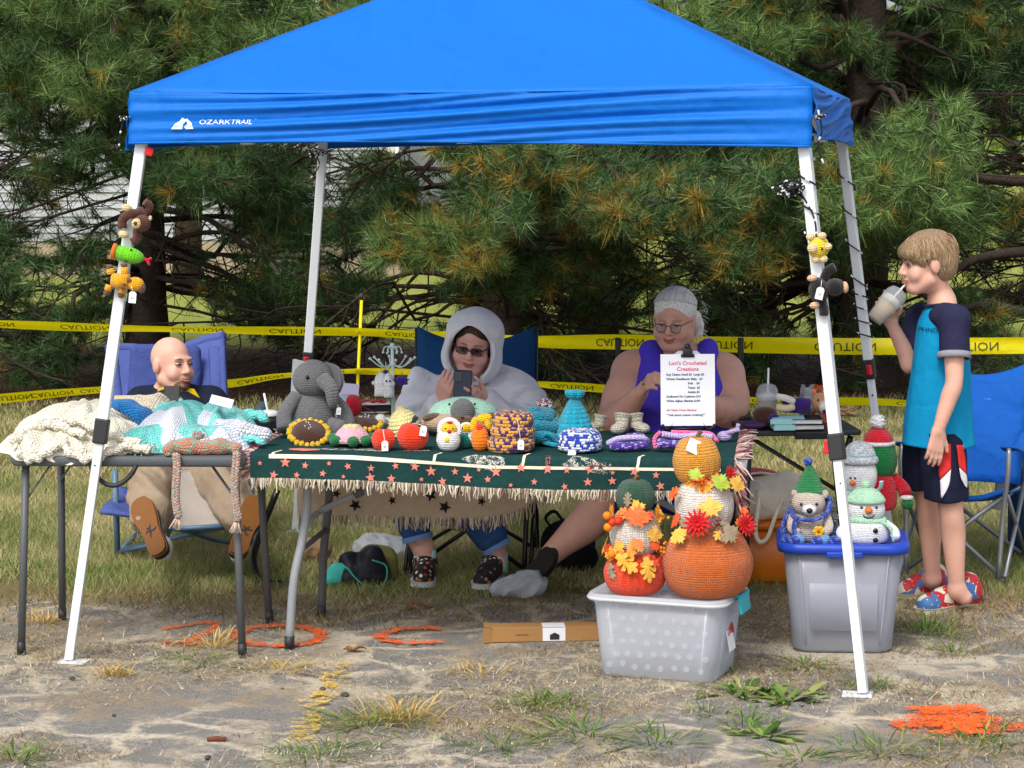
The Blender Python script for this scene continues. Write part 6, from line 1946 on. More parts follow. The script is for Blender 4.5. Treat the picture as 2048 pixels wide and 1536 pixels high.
pf = loft_px([(862, 1808, 1905, 9.02, .10), (900, 1806, 1885, 9.05, .09), (940, 1806, 1878, 9.06, .088), (977, 1806, 1872, 9.08, .085)], 60, 30, .025, 4)
pn.V -= O
pf.V -= O
so = build('shorts', [pn, pf], navys, boy, solid=.003)
redp, whp = mat('red_panel', '#cf2a26', .7, var=.06, fold=.004, fs=14), mat('white_panel', '#dcdde2', .7, var=.04, fold=.004, fs=14)
svV = np.empty(len(so.data.vertices)*3)
so.data.vertices.foreach_get('co', svV)
svV = svV.reshape(-1, 3)+O
def on_short(poly_px, m):
    """sew a panel onto the side of the shorts"""
    pts = np.array(poly_px, float)
    n = 9
    # poly given as left edge list and right edge list
    le, re = spl(poly_px[0], n), spl(poly_px[1], n)
    V = np.empty((n, 6, 3))
    for i in range(n):
        for j in range(6):
            px = le[i]+(re[i]-le[i])*j/5
            d = ray(*px)
            C0 = np.array([0, 0, CAMH])
            w = svV-C0
            tt = w@d/(d@d)
            e = np.linalg.norm(w-tt[:, None]*d, axis=1)
            k = np.where(e < .012)[0]
            t0 = tt[k].min() if len(k) else 8.8/d[1]
            V[i, j] = C0+(t0-.006)*d
    build('side_panel', xf(surf(V), -O), m, so, solid=.002)
on_short([[(1886, 888), (1880, 915), (1877, 935), (1880, 960)], [(1901, 888), (1902, 910), (1902, 930), (1902, 938)]], redp)
on_short([[(1880, 961), (1881, 975), (1882, 995)], [(1902, 939), (1898, 970), (1884, 997)]], whp)
on_short([[(1913, 890), (1916, 915), (1919, 935)], [(1926, 890), (1931, 920), (1933, 948)]], redp)
on_short([[(1919, 936), (1922, 955), (1930, 972)], [(1933, 949), (1935, 965), (1934, 975)]], whp)
def clog_mat():
    m, t, b = nt_new('flag_clog')
    v = nd(t, 'TexVoronoi', {'Vector': ocoord(t), 'Scale': 26., 'Randomness': .9})
    r = nd(t, 'ValToRGB', {0: nd(t, 'SeparateColor', {0: v.outputs['Color']}).outputs[0]})
    r.color_ramp.interpolation = 'CONSTANT'
    e = r.color_ramp.elements
    e[0].color, e[1].position, e[1].color = C('#b8272c'), .45, C('#d9d0bf')
    e.new(.75).color = C('#3f6fa8')
    v2 = nd(t, 'TexVoronoi', {'Vector': ocoord(t), 'Scale': 60.})
    sp_ = mth(t, 'LESS_THAN', v2.outputs[0], .16)
    t.links.new(mixc(t, sp_, r.outputs[0], C('#e8dfcf')), b.inputs['Base Color'])
    b.inputs['Roughness'].default_value = .55
    return m
clog_m, clog_s = clog_mat(), mat('clog_cream', '#cfc3ab', .6, var=.1)
for h_, t_, a_ in ((G(1950, 1206)+(0, .0, .0), G(1838, 1228), aN), (G(1884, 1184)+(0, 0, 0), G(1796, 1198), aF)):
    s_ = shoe(boy, O, h_, t_, clog_m, clog_s, 'clog', w=.05)
    build('heel_strap', tube(np.array([h_+(-.055, -.047, .06), h_+(-.01, -.035, .075), h_+(.012, .0, .075), h_+(-.01, .035, .075), h_+(-.055, .047, .06)])-O, .009, 8, flat=.5), clog_s, s_)
# iced drink
cupm = clear('cup_plastic', '#e3e6ea', .6, .1)
drink = mat('milky_coffee', '#d8c2a6', .5, .3, var=.18, vs=40)
ice = mat('whipped_top', '#e9e4dc', .5, var=.1)
straw_mat = mat('white_straw', '#eceeee', .4)
def cup(loc, label, rot, s=1., print_=True, group=None):
    o = thing('iced_drink', loc, label, 'cup', rot=rot, group=group)
    build('drink', lathe([(0, .004), (.030, .004), (.040, .085), (0, .087)], 20), drink, o)
    build('cup', lathe([(0, .0), (.032, .0), (.0445, .105), (.047, .107), (.047, .111), (.0425, .111)], 24), cupm, o)
    build('lid', lathe([(.048, .110), (.049, .117), (.045, .119), (.043, .135), (.034, .152), (.015, .160), (.006, .161)], 24), cupm, o)
    build('whipped_cream', lathe([(0, .086), (.040, .088), (.041, .104), (.028, .118), (.008, .122), (0, .122)], 16, rib=lambda t: 1+.06*np.sin(t*5)), ice, o)
    build('straw', tube([(.0, .0, .04), (.004, .0, .225)], .0042, 8), straw_mat, o)
    if print_:
        for k, (a, z) in enumerate([(-.9, .06), (-1.5, .05), (-2.0, .07), (-1.3, .085), (-.6, .04), (-1.8, .035)]):
            c_ = np.array([.0375*math.cos(a), .0375*math.sin(a), z])
            build('print', ell(c_*(1.04, 1.04, 1), (.008, .004, .008), (0, 0, a+PI/2), 8, 6), mat('cup_print', '#9a9bb0', .5) if k % 2 else mat('cup_print_gold', '#c9a24d', .5), o)
    return o
c0, c1 = P(1748, 640, 8.94), P(1810, 570, 8.96)
dv = c1-c0
Rc = Vector(dv).to_track_quat('Z', 'Y').to_euler()
cup(c0, 'iced coffee in a clear domed cup in the boy\'s raised hand', Rc)
# ---------------------------------------------------------------- crocheted goods
paper = mat('tag_paper', '#eef0f0', .8, var=.02)
ink = mat('pencil_ink', '#7c8790', .8)
string_m = mat('white_string', '#e6e6e2', .8)
bead = mat('black_bead', '#101012', .2, .5)
def price_tag(o, c, rz=0., ry=0., size=1., hole=None):
    """tag on a string; c is the tag centre, hole where the string starts"""
    t = build('price_tag', xf(prism([(-.0115*size, -.018*size), (.0115*size, -.018*size), (.0115*size, .012*size), (.006*size, .018*size), (-.006*size, .018*size), (-.0115*size, .012*size)], .001), c, (0, ry, rz)), paper, o, smooth=False)
    build('writing', xf(text_mesh('$5', .009*size), np.asarray(c)+(0, -.0012, -.003*size), (0, ry, rz)), ink, t, smooth=False)
    if hole is not None:
        top = np.asarray(c)+rot3(0, ry, rz) @ np.array((0, 0, .016*size))
        build('string', tube(spl([hole, (np.asarray(hole)+top)/2+(0, -.006, .004), top], 7), .0011, 5), string_m, o)
K = {n: knit('yarn_'+n, *a, **k) for n, a, k in [
    ('grey', ('#6f7072',), {}), ('lightgrey', ('#a6a7a9',), {}), ('brown', ('#4a2a1c',), {}), ('yellow', ('#f0b514',), {}), ('pink', ('#efb4c4',), {}), ('cream', ('#efe6cf',), {}), ('green', ('#10703a',), {}),
    ('orange', ('#f03a10',), {}), ('paleyellow', ('#f0e29a',), dict(depth=.010)), ('mint', ('#a9dcc4',), {}), ('tan', ('#c2a488',), {}), ('umber', ('#6d5443',), {}), ('darkgreen', ('#24352b',), {}),
    ('white', ('#f3f3f6',), {}), ('sun', ('#f7c416',), {}), ('teal', ('#0e8176',), {}), ('tangerine', ('#fb7f0e',), {}), ('red', ('#d0152c',), {}), ('purple', ('#3f258e',), {}), ('scarlet', ('#ff4a1c',), dict(depth=.008, rib=True)),
    ('rust', ('#d26a2a',), dict(depth=.009, rib=True)), ('ivory', ('#e8e0d6',), dict(depth=.009, rib=True)), ('mustard', ('#e0992c',), dict(depth=.010, rib=True)), ('forest', ('#22523e',), dict(depth=.007, rib=True)),
    ('lime', ('#9bb02a',), {}), ('kelly', ('#0f7a3c',), {}), ('silver', ('#bfc4c8', '#dfe4e8', .45), {}), ('aqua', ('#a9dfe4',), {}), ('mintgreen', ('#b6e6c4',), {}), ('royal', ('#1f3aa0', '#5a76cf', .25), {}), ('sky', ('#6f9fd8',), {}),
    ('sand', ('#cbbdb0',), {}), ('chocolate', ('#5b3528',), {}), ('wheat', ('#e8cf9c',), {}), ('leafgreen', ('#6fd01c',), {}), ('gold', ('#f2aa08',), {}), ('lemon', ('#efd42c',), {}), ('black', ('#151416',), {}), ('flesh', ('#e2b793',), {}),
    ('cowl', ('#4e2c63', '#e0a04a', .5), dict(depth=.010)), ('cobalt', ('#2547b8', '#e4e8f2', .5), dict(depth=.009)), ('turq', ('#12a3bf',), dict(depth=.009, rib=True)), ('violet', ('#4c2d9c', '#a99be0', .22), dict(depth=.008)), ('lilac', ('#c9b6ea',), dict(depth=.008)), ('hotpink', ('#f06aa8',), dict(depth=.008)), ('oatmeal', ('#e6dfcb',), dict(depth=.010)), ('maroonmix', ('#7c1834', '#f0e6e8', .4), {}), ('tealcowl', ('#0d7f97',), dict(depth=.010))]}
TT = TZ+.009
def item(name, px, py, label, cat, group=None, z=TT, rz=0., dy=0.):
    g_ = G(px, py, z)
    return thing(name, g_+(0, dy, 0), label, cat, group, rot=(0, 0, rz))

# elephant
el = item('toy_elephant', 622, 868, 'large grey crocheted elephant with floppy ears sitting at the left end of the long table', 'soft toy', 'crocheted toys on the long table', rz=.35)
build('body', lathe([(0, 0), (.07, .002), (.092, .04), (.088, .09), (.06, .15), (.03, .185), (0, .19)], 26, res=16), K['grey'], el)
build('head', ell((.005, -.015, .215), (.078, .078, .075), n=26, m=16), K['grey'], el)
build('trunk', tube(spl([(.03, -.075, .215), (.05, -.115, .185), (.055, -.12, .14), (.06, -.105, .115)], 14), np.linspace(.034, .018, 14), 14), K['grey'], el)
for s in (-1, 1):
    e = spl([(0, .075), (.07, .055), (.095, 0), (.07, -.06), (.02, -.085), (-.01, -.05)], 22)
    build('ear', xf(prism(e*(-s if s < 0 else s, 1)*(1 if s < 0 else .8), .018), (s*.06, .0, .21), (0, 0, s*(.55 if s < 0 else -.9))), K['lightgrey' if s < 0 else 'grey'], el, bevel=.006)
    build('arm', tube(spl([(s*.06, -.02, .155), (s*.115, -.05, .09), (s*.125, -.085, .03)], 10), np.linspace(.026, .032, 10), 14), K['grey'], el)
    build('leg', tube(spl([(s*.05, -.03, .04), (s*.075, -.09, .035), (s*.08, -.125, .035)], 8), [.034]*7+[.03], 14), K['grey'], el)
    build('eye', ell((s*.038+.005, -.083, .228), .008, n=10, m=6), bead, el)
price_tag(el, (.075, -.13, .10), .1, .1, .8, (.06, -.125, .13))
# sunflower pincushions
def sunflower(px, py, r, tilt, rz, label, petals=True):
    o = item('pincushion', px, py, label, 'pincushion', 'sunflower pincushions')
    R = rot3(tilt, 0, rz)
    c = np.array((0, 0, r*.62))
    build('dome', xf(lathe([(0, r*.55), (r*.45, r*.5), (r*.8, r*.3), (r, 0), (r*.8, -r*.25), (0, -r*.3)], 26, res=16), c, R=R), K['brown'], o)
    if petals:
        n = 22
        for k in range(n):
            a = 2*PI*k/n
            build('petal', xf(ell((r*1.13*math.cos(a), r*1.13*math.sin(a), -.004+.004*(k % 2)), (r*.20, r*.16, r*.19), (0, 0, a), 10, 7), c, R=R), K['sun'], o)
    q = np.random.default_rng(int(px))
    for k in range(6):
        a, d = q.uniform(0, 2*PI), q.uniform(0, .4)*r
        build('pin', xf(ell((d*math.cos(a), d*math.sin(a), r*.54), .0026, n=8, m=6), c, R=R), print_white, o)
    return o
sunflower(618, 886, .064, .55, .15, 'sunflower pincushion with a full ring of yellow petals at the front')
sunflower(672, 868, .050, .3, 0, 'brown pincushion dome tucked behind the pink turtle, by the elephant')
sunflower(728, 866, .058, .2, 0, 'brown pincushion dome just left of the small smiling ghost')
# pink turtle
o = item('toy_turtle', 704, 890, 'pink crocheted turtle with green feet and a yellow crown on its shell', 'soft toy', 'crocheted toys on the long table')
build('shell', lathe([(0, .075), (.03, .070), (.055, .05), (.070, .022), (.078, .018), (.070, .012), (0, .012)], 26, res=18), K['pink'], o)
build('shell_edge', tube([(.074*math.cos(a), .074*math.sin(a), .022+.003*math.sin(12*a)) for a in np.linspace(0, 2*PI, 60)], .006, 8), K['pink'], o)
build('patch', lathe([(0, .080), (.026, .076), (.036, .066), (.034, .06)], 24, rib=lambda t: 1+.12*np.sin(5*t)), K['paleyellow'], o)
for x, y in ((-.058, -.05), (.010, -.078), (.055, -.055), (.07, .03), (-.07, .03)):
    build('foot', ell((x, y, .022), (.023, .026, .021), n=14, m=9), K['green'], o)
# smiling ghost in a saucer
o = item('toy_ghost', 761, 863, 'small white smiling crocheted ghost on a saucer', 'soft toy', 'crocheted toys on the long table')
build('saucer', lathe([(0, .002), (.03, .004), (.034, .009), (0, .008)], 20), K['silver'], o)
build('body', lathe([(0, .068), (.012, .066), (.021, .052), (.023, .03), (.025, .008), (0, .006)], 18, res=12), K['white'], o)
for s in (-1, 1):
    build('eye', ell((s*.009-.003, -.0225, .044), .0032, n=8, m=6), bead, o)
build('smile', tube(spl([(-.012, -.0225, .034), (-.003, -.0245, .029), (.006, -.0225, .034)], 8), .0016, 5), bead, o)
build('handle', tube([(.024+.012*math.sin(a), 0, .035+.016*math.cos(a)) for a in np.linspace(0, PI, 9)], .005, 8), K['white'], o)
# orange pumpkins
def small_pumpkin(px, py, r, h, label, tagc, leaf):
    o = item('toy_pumpkin', px, py, label, 'soft toy', 'orange crocheted pumpkins on the long table')
    build('body', lathe([(0, h*.93), (r*.3, h), (r*.75, h*.88), (r, h*.52), (r*.8, h*.14), (r*.4, 0), (0, 0)], 36, res=18, rib=lambda t: 1-.05*np.abs(np.cos(4*t))), K['orange'], o)
    build('stem', tube(spl([(0, 0, h*.92), (.004, 0, h*1.08), (.014, 0, h*1.25)], 6), [.011, .010, .009, .009, .010, .011], 10), K['darkgreen'], o)
    if leaf:
        for a in (-.5, .6):
            build('leaf', xf(ell((.02, 0, 0), (.026, .015, .005), n=10, m=6), (.008, -.01, h*1.0), (0, .35, a)), K['darkgreen'], o)
    price_tag(o, tagc, .1, .15 if leaf else 0, 1.05, (.0, -.02, h*1.0))
small_pumpkin(767, 900, .046, .078, 'smaller red orange crocheted pumpkin with a white price tag hanging in front', (.008, -.052, .022), False)
small_pumpkin(826, 899, .061, .098, 'larger red orange crocheted pumpkin with dark green leaves', (.04, -.055, .075), True)
# pale yellow knit hat
o = item('knit_hat', 812, 870, 'pale yellow openwork knitted hat standing behind the orange pumpkins', 'hat')
build('crown', xf(lathe([(.062, 0), (.064, .03), (.056, .06), (.04, .085), (.02, .10), (.012, .112), (0, .113)], 26, res=16, st=.012, rib=lambda t: 1+.05*np.sin(3*t)), (0, 0, 0), (.0, -.2, 0)), K['paleyellow'], o)
# big green and tan creature
o = item('toy_turtle', 925, 878, 'big mint and tan crocheted turtle with a grey cap behind the chicks', 'soft toy', 'crocheted toys on the long table', dy=.14)
build('body', ell((.0, 0, .05), (.165, .12, .055), n=30, m=14), K['tan'], o)
build('shell', ell((.0, .02, .075), (.135, .11, .068), n=30, m=14), K['mint'], o)
build('cap', ell((.0, -.085, .10), (.047, .042, .048), n=20, m=12), K['grey'], o)
build('muzzle', ell((-.004, -.115, .068), (.05, .026, .024), n=18, m=10), K['umber'], o)
for s in (-1, 1):
    build('ear', ell((s*.12, -.06, .075), (.036, .02, .014), (0, s*.2, 0), 12, 8), K['umber'], o)
    build('eye', ell((s*.048-.002, -.078, .125), .005, n=8, m=6), bead, o)
build('nose', prism([(-.007, .004), (.007, .004), (0, -.005)], .004, (0, -.142, .08)), bead, o)
# chicks
o = item('toy_chick', 897, 901, 'yellow faced chick in a white crocheted egg shell with a button', 'soft toy', 'crocheted toys on the long table')
build('egg', lathe([(0, 0), (.028, .003), (.043, .03), (.042, .055), (.034, .07), (0, .068)], 24, res=14), K['white'], o)
build('head', ell((.004, -.008, .078), (.029, .027, .028), n=18, m=12), K['sun'], o)
build('hood', [xf(tube([(.035*math.cos(a), .0, .035*math.sin(a)) for a in np.linspace(-.5, PI+.5, 24)], .0105, 10), (.004, -.004, .077)), ell((.004, .016, .077), (.036, .028, .038), n=16, m=10)], K['white'], o)
build('beak', ell((.004, -.036, .074), (.0075, .008, .007), n=10, m=7), K['red'], o)
for s in (-1, 1):
    build('eye', ell((.004+s*.013, -.032, .084), .003, n=8, m=6), bead, o)
build('comb', ell((.006, -.02, .103), (.011, .006, .006), n=8, m=6), K['red'], o)
build('button', lathe([(0, .003), (.009, .003), (.010, 0)], 14), mat('yellow_button', '#efd23a', .4), o, loc=(-.004, -.0425, .045), rot=(PI/2, 0, 0))
o = item('toy_chick', 933, 897, 'chick with a yellow head in a teal crocheted egg, half behind the white egg', 'soft toy', 'crocheted toys on the long table', dy=.02)
build('egg', lathe([(0, 0), (.022, .003), (.034, .025), (.032, .05), (0, .06)], 22, res=12), K['teal'], o)
build('head', ell((0, -.004, .07), (.029, .026, .026), n=18, m=12), K['white'], o)
build('face', ell((0, -.014, .073), (.021, .019, .019), n=16, m=10), K['sun'], o)
for s in (-1, 1):
    build('eye', ell((s*.014, -.027, .076), .003, n=8, m=6), bead, o)
price_tag(o, (.020, -.035, .045), .1, -.5, .9, (0, -.03, .06))
# orange duck on its head
o = item('toy_duck', 960, 901, 'orange crocheted toy with a yellow flower shaped top', 'soft toy', 'crocheted toys on the long table')
build('body', lathe([(0, 0), (.02, .002), (.031, .025), (.031, .06), (.022, .078), (.010, .088), (0, .09)], 22, res=14), K['tangerine'], o)
build('neck', ell((-.002, -.012, .085), (.013, .012, .016), n=12, m=8), K['orange'], o)
for x, z, rx, rz_, t in ((-.022, .095, .014, .03, .25), (.016, .118, .03, .018, -.2), (.028, .10, .013, .026, -.3)):
    build('petal', ell((x, 0, z), (rx, .011, rz_), (0, t, 0), 14, 9), K['sun'], o)
# variegated neck warmers
o = item('neck_warmer', 1022, 902, 'chunky purple and orange knitted neck warmer folded into a stack', 'neck warmer')
for k, (z, r, h) in enumerate(((.028, .083, .028), (.072, .078, .022), (.112, .070, .030))):
    build('fold', [xf(lathe([(r-.024, -h), (r-.004, -h*.9), (r+.004, 0), (r-.004, h*.9), (r-.028, h), (r-.04, h*.6), (r-.044, -h*.6), (r-.024, -h)], 40, res=22, st=.011, rib=lambda t: 1+.03*np.sin(3*t+k)+(-.06*np.exp(-((t-4.7)/.25)**2) if k == 2 else 0)), (.004*k, 0, z), (0, .04*(k-1), 0))], K['cowl'], o)
price_tag(o, (.035, -.09, .035), 0, 0, 1.0, (.022, -.07, .13))
# teal cowl, teal gathered hat
o = item('neck_warmer', 1088, 893, 'teal knitted neck warmer heaped behind the teal hat', 'neck warmer', dy=.05)
for k, (c, r, t) in enumerate((((0, 0, .03), .062, 0), ((-.005, .01, .075), .05, .2), ((-.012, .03, .105), .035, .3))):
    build('fold', xf(tube([(r*math.cos(a)*(1+.1*math.sin(2*a)), r*.8*math.sin(a), .004*math.sin(3*a)) for a in np.linspace(0, 2*PI, 40)], .024, 12, st=.011), c, (t, .1, 0)), K['tealcowl'], o)
o = item('knit_hat', 1150, 893, 'turquoise ribbed hat with a gathered frilled top standing tall', 'hat', dy=.05)
build('crown', lathe([(.072, 0), (.076, .015), (.068, .05), (.052, .10), (.032, .145), (.022, .165), (.018, .172)], 48, res=22, st=.010, rib=lambda t: 1+.06*np.cos(12*t)+.05*np.sin(2*t)), K['turq'], o)
build('frill', lathe([(.018, .170), (.03, .180), (.036, .195), (.030, .203), (.012, .196), (0, .19)], 48, res=14, st=.010, rib=lambda t: 1+.12*np.cos(7*t)), K['turq'], o)
build('tie', tube(spl([(-.06, -.05, .01), (-.10, -.07, .05), (-.12, -.05, .02), (-.06, -.085, .008), (.0, -.09, .012)], 24), .009, 8), K['turq'], o)
def pompom(o, c, r, m, n=90, seed=1, name='pompom'):
    q = np.random.default_rng(seed)
    d = q.normal(size=(n, 3))
    d /= np.linalg.norm(d, axis=1)[:, None]
    ps = [tube([np.zeros(3), v*r*q.uniform(.85, 1.1)], [r*.10, r*.13], 5) for v in d]
    return build(name, [xf(ell((0, 0, 0), r*.8, n=12, m=8), c)]+[xf(p, c) for p in ps], m, o, kind='stuff')
o = item('pompom_toy', 1090, 862, 'maroon and white yarn pompom between the neck warmers and the turquoise hat', 'pompom', dy=.1)
build('base', lathe([(0, 0), (.02, 0), (.018, .06), (0, .062)], 12), K['black'], o)
pompom(o, (0, 0, .082), .036, K['maroonmix'], 110, 3)
# cobalt beanie
o = item('knit_hat', 1160, 902, 'blue and white flecked knitted beanie with a price tag over the table edge', 'hat')
build('crown', lathe([(0, .004), (.070, .004), (.080, .02), (.078, .05), (.066, .072), (.05, .080), (.03, .076), (0, .07)], 40, res=20, st=.011, rib=lambda t: 1+.03*np.sin(4*t)), K['cobalt'], o)
price_tag(o, (-.033, -.092, -.005), .05, .15, 1.25, (-.018, -.075, .055))
# headbands
def headband(px, py, w, h, label, pieces, dy=.02):
    o = item('headband', px, py, label, 'headband', 'crocheted headbands on the long table', dy=dy)
    for nm, yarn, pts, r, fl in pieces:
        build(nm, tube(spl(pts, 24), r, 14, flat=fl, st=.010), K[yarn], o)
    return o
headband(1255, 903, .15, .06, 'purple crocheted headband with a lilac fold in front of the booties', [('band', 'violet', [(-.06, -.01, .018), (0, -.03, .020), (.07, -.01, .022)], [.016]+[.021]*22+[.015], .75), ('fold', 'lilac', [(-.075, 0, .025), (-.03, -.005, .045), (.04, .0, .048), (.068, .01, .04)], [.012]+[.018]*22+[.008], .6), ('band', 'violet', [(-.0, .03, .05), (.05, .02, .052), (.08, .0, .03)], .014, .7)])
headband(1372, 904, .2, .08, 'wide purple headband lined with hot pink and lilac below the sign', [('band', 'violet', [(-.10, -.01, .03), (-.03, -.025, .028), (.05, -.02, .026), (.10, -.01, .022)], [.03, .032, .032]+[.026]*18+[.022, .02, .018], .6), ('edge', 'hotpink', [(-.108, -.01, .01), (-.112, .0, .045), (-.09, .01, .07)], .010, .8), ('lining', 'lilac', [(-.085, .01, .062), (-.02, .015, .052), (.05, .015, .055), (.10, .01, .05)], .014, .8), ('edge', 'hotpink', [(-.05, .03, .066), (.03, .03, .063), (.09, .025, .06), (.115, .0, .035)], .010, .8), ('patch', 'tealcowl', [(.06, -.012, .044), (.085, -.014, .038), (.10, -.01, .025)], .016, .6)])
# booties
for px, py, s, rz_, lab in ((1240, 872, 1., -.4, 'cream crocheted bootie leaning behind the purple headband'), (1282, 870, .95, .5, 'cream crocheted bootie standing just left of the sign'), (1190, 866, .8, -.9, 'cream crocheted bootie half hidden behind the blue beanie')):
    o = item('baby_bootie', px, py, lab, 'bootie', 'cream baby booties', rz=rz_, dy=.06)
    build('foot', [xf(ell((0, -.012, .022), (.027, .048, .022), n=18, m=10, st=.010), sc=s)], K['oatmeal'], o)
    build('cuff', [xf(lathe([(.024, .02), (.026, .05), (.031, .066), (.034, .07), (.030, .078), (.022, .072)], 20, res=12, st=.010), (0, .018, 0), (-.25, 0, 0), s)], K['oatmeal'], o)
# lavender scrap toy at the right end
o = item('toy_bunny', 1450, 885, 'lilac crocheted bunny flopped over the fringe at the right table end', 'soft toy', 'crocheted toys on the long table', dy=.03)
build('body', ell((0, 0, .02), (.028, .022, .02), n=14, m=8), K['lilac'], o)
for s in (-1, 1):
    build('arm', tube(spl([(.01*s, 0, .025), (.035+.01*s, .02*s, .04), (.055, .02*s, .055+.008*s)], 8), .008, 8), K['lilac'], o)
# sign on its easel
sg = item('price_sign', 1362, 862, 'white price list clipped to a black easel in front of the woman in purple', 'sign', rz=.02)
sg.location.y = 8.42
bz = P(1362, 853, 8.42)[2]
sg.location.z = TT
h0 = bz-TT
pw, phh = .202, .266
tilt = rot3(-.10, 0, 0)
po = np.array([0, -.01, h0+.004])
sheet = build('sheet', xf(box((0, 0, phh/2), (pw, .002, phh)), po, R=tilt), mat('sign_paper', '#e6e9f2', .55, .35, var=.02), sg, smooth=False)
def line(s, z, size, m, x=0., al='CENTER', b=.0):
    build('lettering', xf(text_mesh(s, size, .0004, al, b), po+tilt @ np.array((x, -.0018, z)), R=tilt), m, sheet, smooth=False)
pinki = mat('pink_ink', '#cf5a78', .7)
darki = mat('dark_ink', '#33405c', .7)
line("Lori's Crocheted", .232, .0205, pinki, b=.0004)
line('Creations', .210, .0205, pinki, b=.0004)
for k, (s, x, al) in enumerate([('Key Chains: Small $3  Large $5', -.080, 'LEFT'), ('Winter Headbands: Baby   $3', -.080, 'LEFT'), ('Kids    $4', .0, 'LEFT'), ('Teens  $5', .0, 'LEFT'), ('Adults $5', .0, 'LEFT'), ('Sunflower Pin Cushions $15', -.080, 'LEFT'), ('White Afghan Blanket $100', -.080, 'LEFT')]):
    line(s, .190-.0163*k, .0112, darki, x, al, .0003)
line('All Other Prices Marked', .058, .0112, pinki, -.08, 'LEFT', .0003)
line('**Ask about custom ordering**', .040, .0112, darki, -.08, 'LEFT', .0003)
build('clip', [xf(box((0, -.003, phh+.006), (.036, .016, .03)), po, R=tilt), xf(ell((0, -.004, phh+.028), (.012, .008, .012), n=12, m=8), po, R=tilt), xf(box((0, -.004, phh-.006), (.05, .006, .012)), po, R=tilt)], black_tube, sg, bevel=.002, kind='stuff')
build('clipboard', xf(prism([(-.05, .0), (.05, .0), (.035, .012), (-.035, .012)], .003), po+tilt @ np.array((0, .003, phh)), R=tilt), mat('silver_clip', '#b9c0c6', .3, .5, .6), sg, smooth=False)
for s in (-1, 1):
    build('easel_leg', [tube([(s*.015, .02, h0+.20), (s*.075, -.015, 0)], .005, 8), tube(spl([(s*.07, .0, h0-.01), (s*.085, -.03, h0-.008), (s*.098, -.035, h0+.012)], 8), .006, 8)], black_tube, sg)
build('easel_leg', tube([(0, .02, h0+.2), (0, .12, 0)], .005, 8), black_tube, sg)
build('easel_bar', tube([(-.075, -.002, h0-.008), (.075, -.002, h0-.008)], .005, 8), black_tube, sg)
# key-chain tree
mintm = mat('mint_metal', '#cfe3dd', .4, .4, var=.03)
jt = thing('jewelry_tree', G(786, 838, TT), 'pale mint jewellery tree hung with crocheted key chains', 'stand')
Yj = jt.location.y
zt = P(786, 690, Yj)[2]-TT
build('post', tube([(0, 0, 0), (0, 0, zt)], .007, 10), mintm, jt)
build('finial', ell((0, 0, zt), .0095, n=12, m=8), mintm, jt)
build('foot', lathe([(0, .008), (.045, .006), (.05, 0)], 24), mintm, jt)
for k in range(8):
    a = 2*PI*k/8+.2
    d = np.array((math.cos(a), math.sin(a), 0))
    b = build('branch', tube(spl([np.array((0, 0, zt-.02)), np.array((0, 0, zt-.075))+d*.006, np.array((0, 0, zt-.088))+d*.045, np.array((0, 0, zt-.055))+d*.090], 14), .0026, 6), mintm, jt)
    build('bead', ell(np.array((0, 0, zt-.053))+d*.091, .0062, n=10, m=7), mintm, b)
for k in range(6):
    a = 2*PI*k/6
    d = np.array((math.cos(a), math.sin(a), 0))
    b = build('branch', tube(spl([np.array((0, 0, zt-.03)), np.array((0, 0, zt-.01))+d*.012, np.array((0, 0, zt-.008))+d*.03, np.array((0, 0, zt-.028))+d*.038], 12), .0022, 6), mintm, jt)
    build('bead', ell(np.array((0, 0, zt-.030))+d*.038, .005, n=10, m=7), mintm, b)
chain_m = mat('chain', '#c9c9c4', .3, .5, .8)
J = np.array(jt.location)
def hanger(name, px, py, yarn, r, label, dy, eyes):
    c = P(px, py, Yj+dy)
    o = thing(name, c, label, 'key chain', 'crocheted key chains on the mint stand')
    build('ring', tube([(0, 0, r[2]), (.003, 0, r[2]+.018), (0, 0, r[2]+.034)], .002, 5), chain_m, o)
    build('body', lathe([(0, r[2]), (r[0]*.7, r[2]*.8), (r[0], .2*r[2]), (r[0]*.95, -.6*r[2]), (r[0]*1.05, -r[2]), (r[0]*.5, -r[2]*.9), (0, -r[2]*.95)], 18, res=12, rib=lambda t: 1+.05*np.cos(5*t)), K[yarn], o)
    for s in (-1, 1):
        build('arm', ell((s*r[0]*1.02, -.004, .1*r[2]), (r[0]*.35, r[0]*.35, r[2]*.2), n=10, m=6), K[yarn], o)
        if eyes:
            build('eye', ell((s*.007, -r[0]*.92, .35*r[2]), .0042, n=8, m=6), bead, o)
hanger('ghost_keychain', 762, 768, 'white', (.028, .02, .048), 'white crocheted ghost key chain, left one on the mint stand', -.03, False)
hanger('ghost_keychain', 777, 770, 'white', (.02, .02, .05), 'white crocheted ghost key chain with black eyes beside the mint post', -.05, True)
hanger('bat_keychain', 803, 760, 'purple', (.024, .02, .018), 'purple crocheted key chain right of the mint post', -.03, False)
hanger('bat_keychain', 771, 748, 'purple', (.014, .012, .018), 'small purple crocheted key chain behind the white ghosts', .03, False)
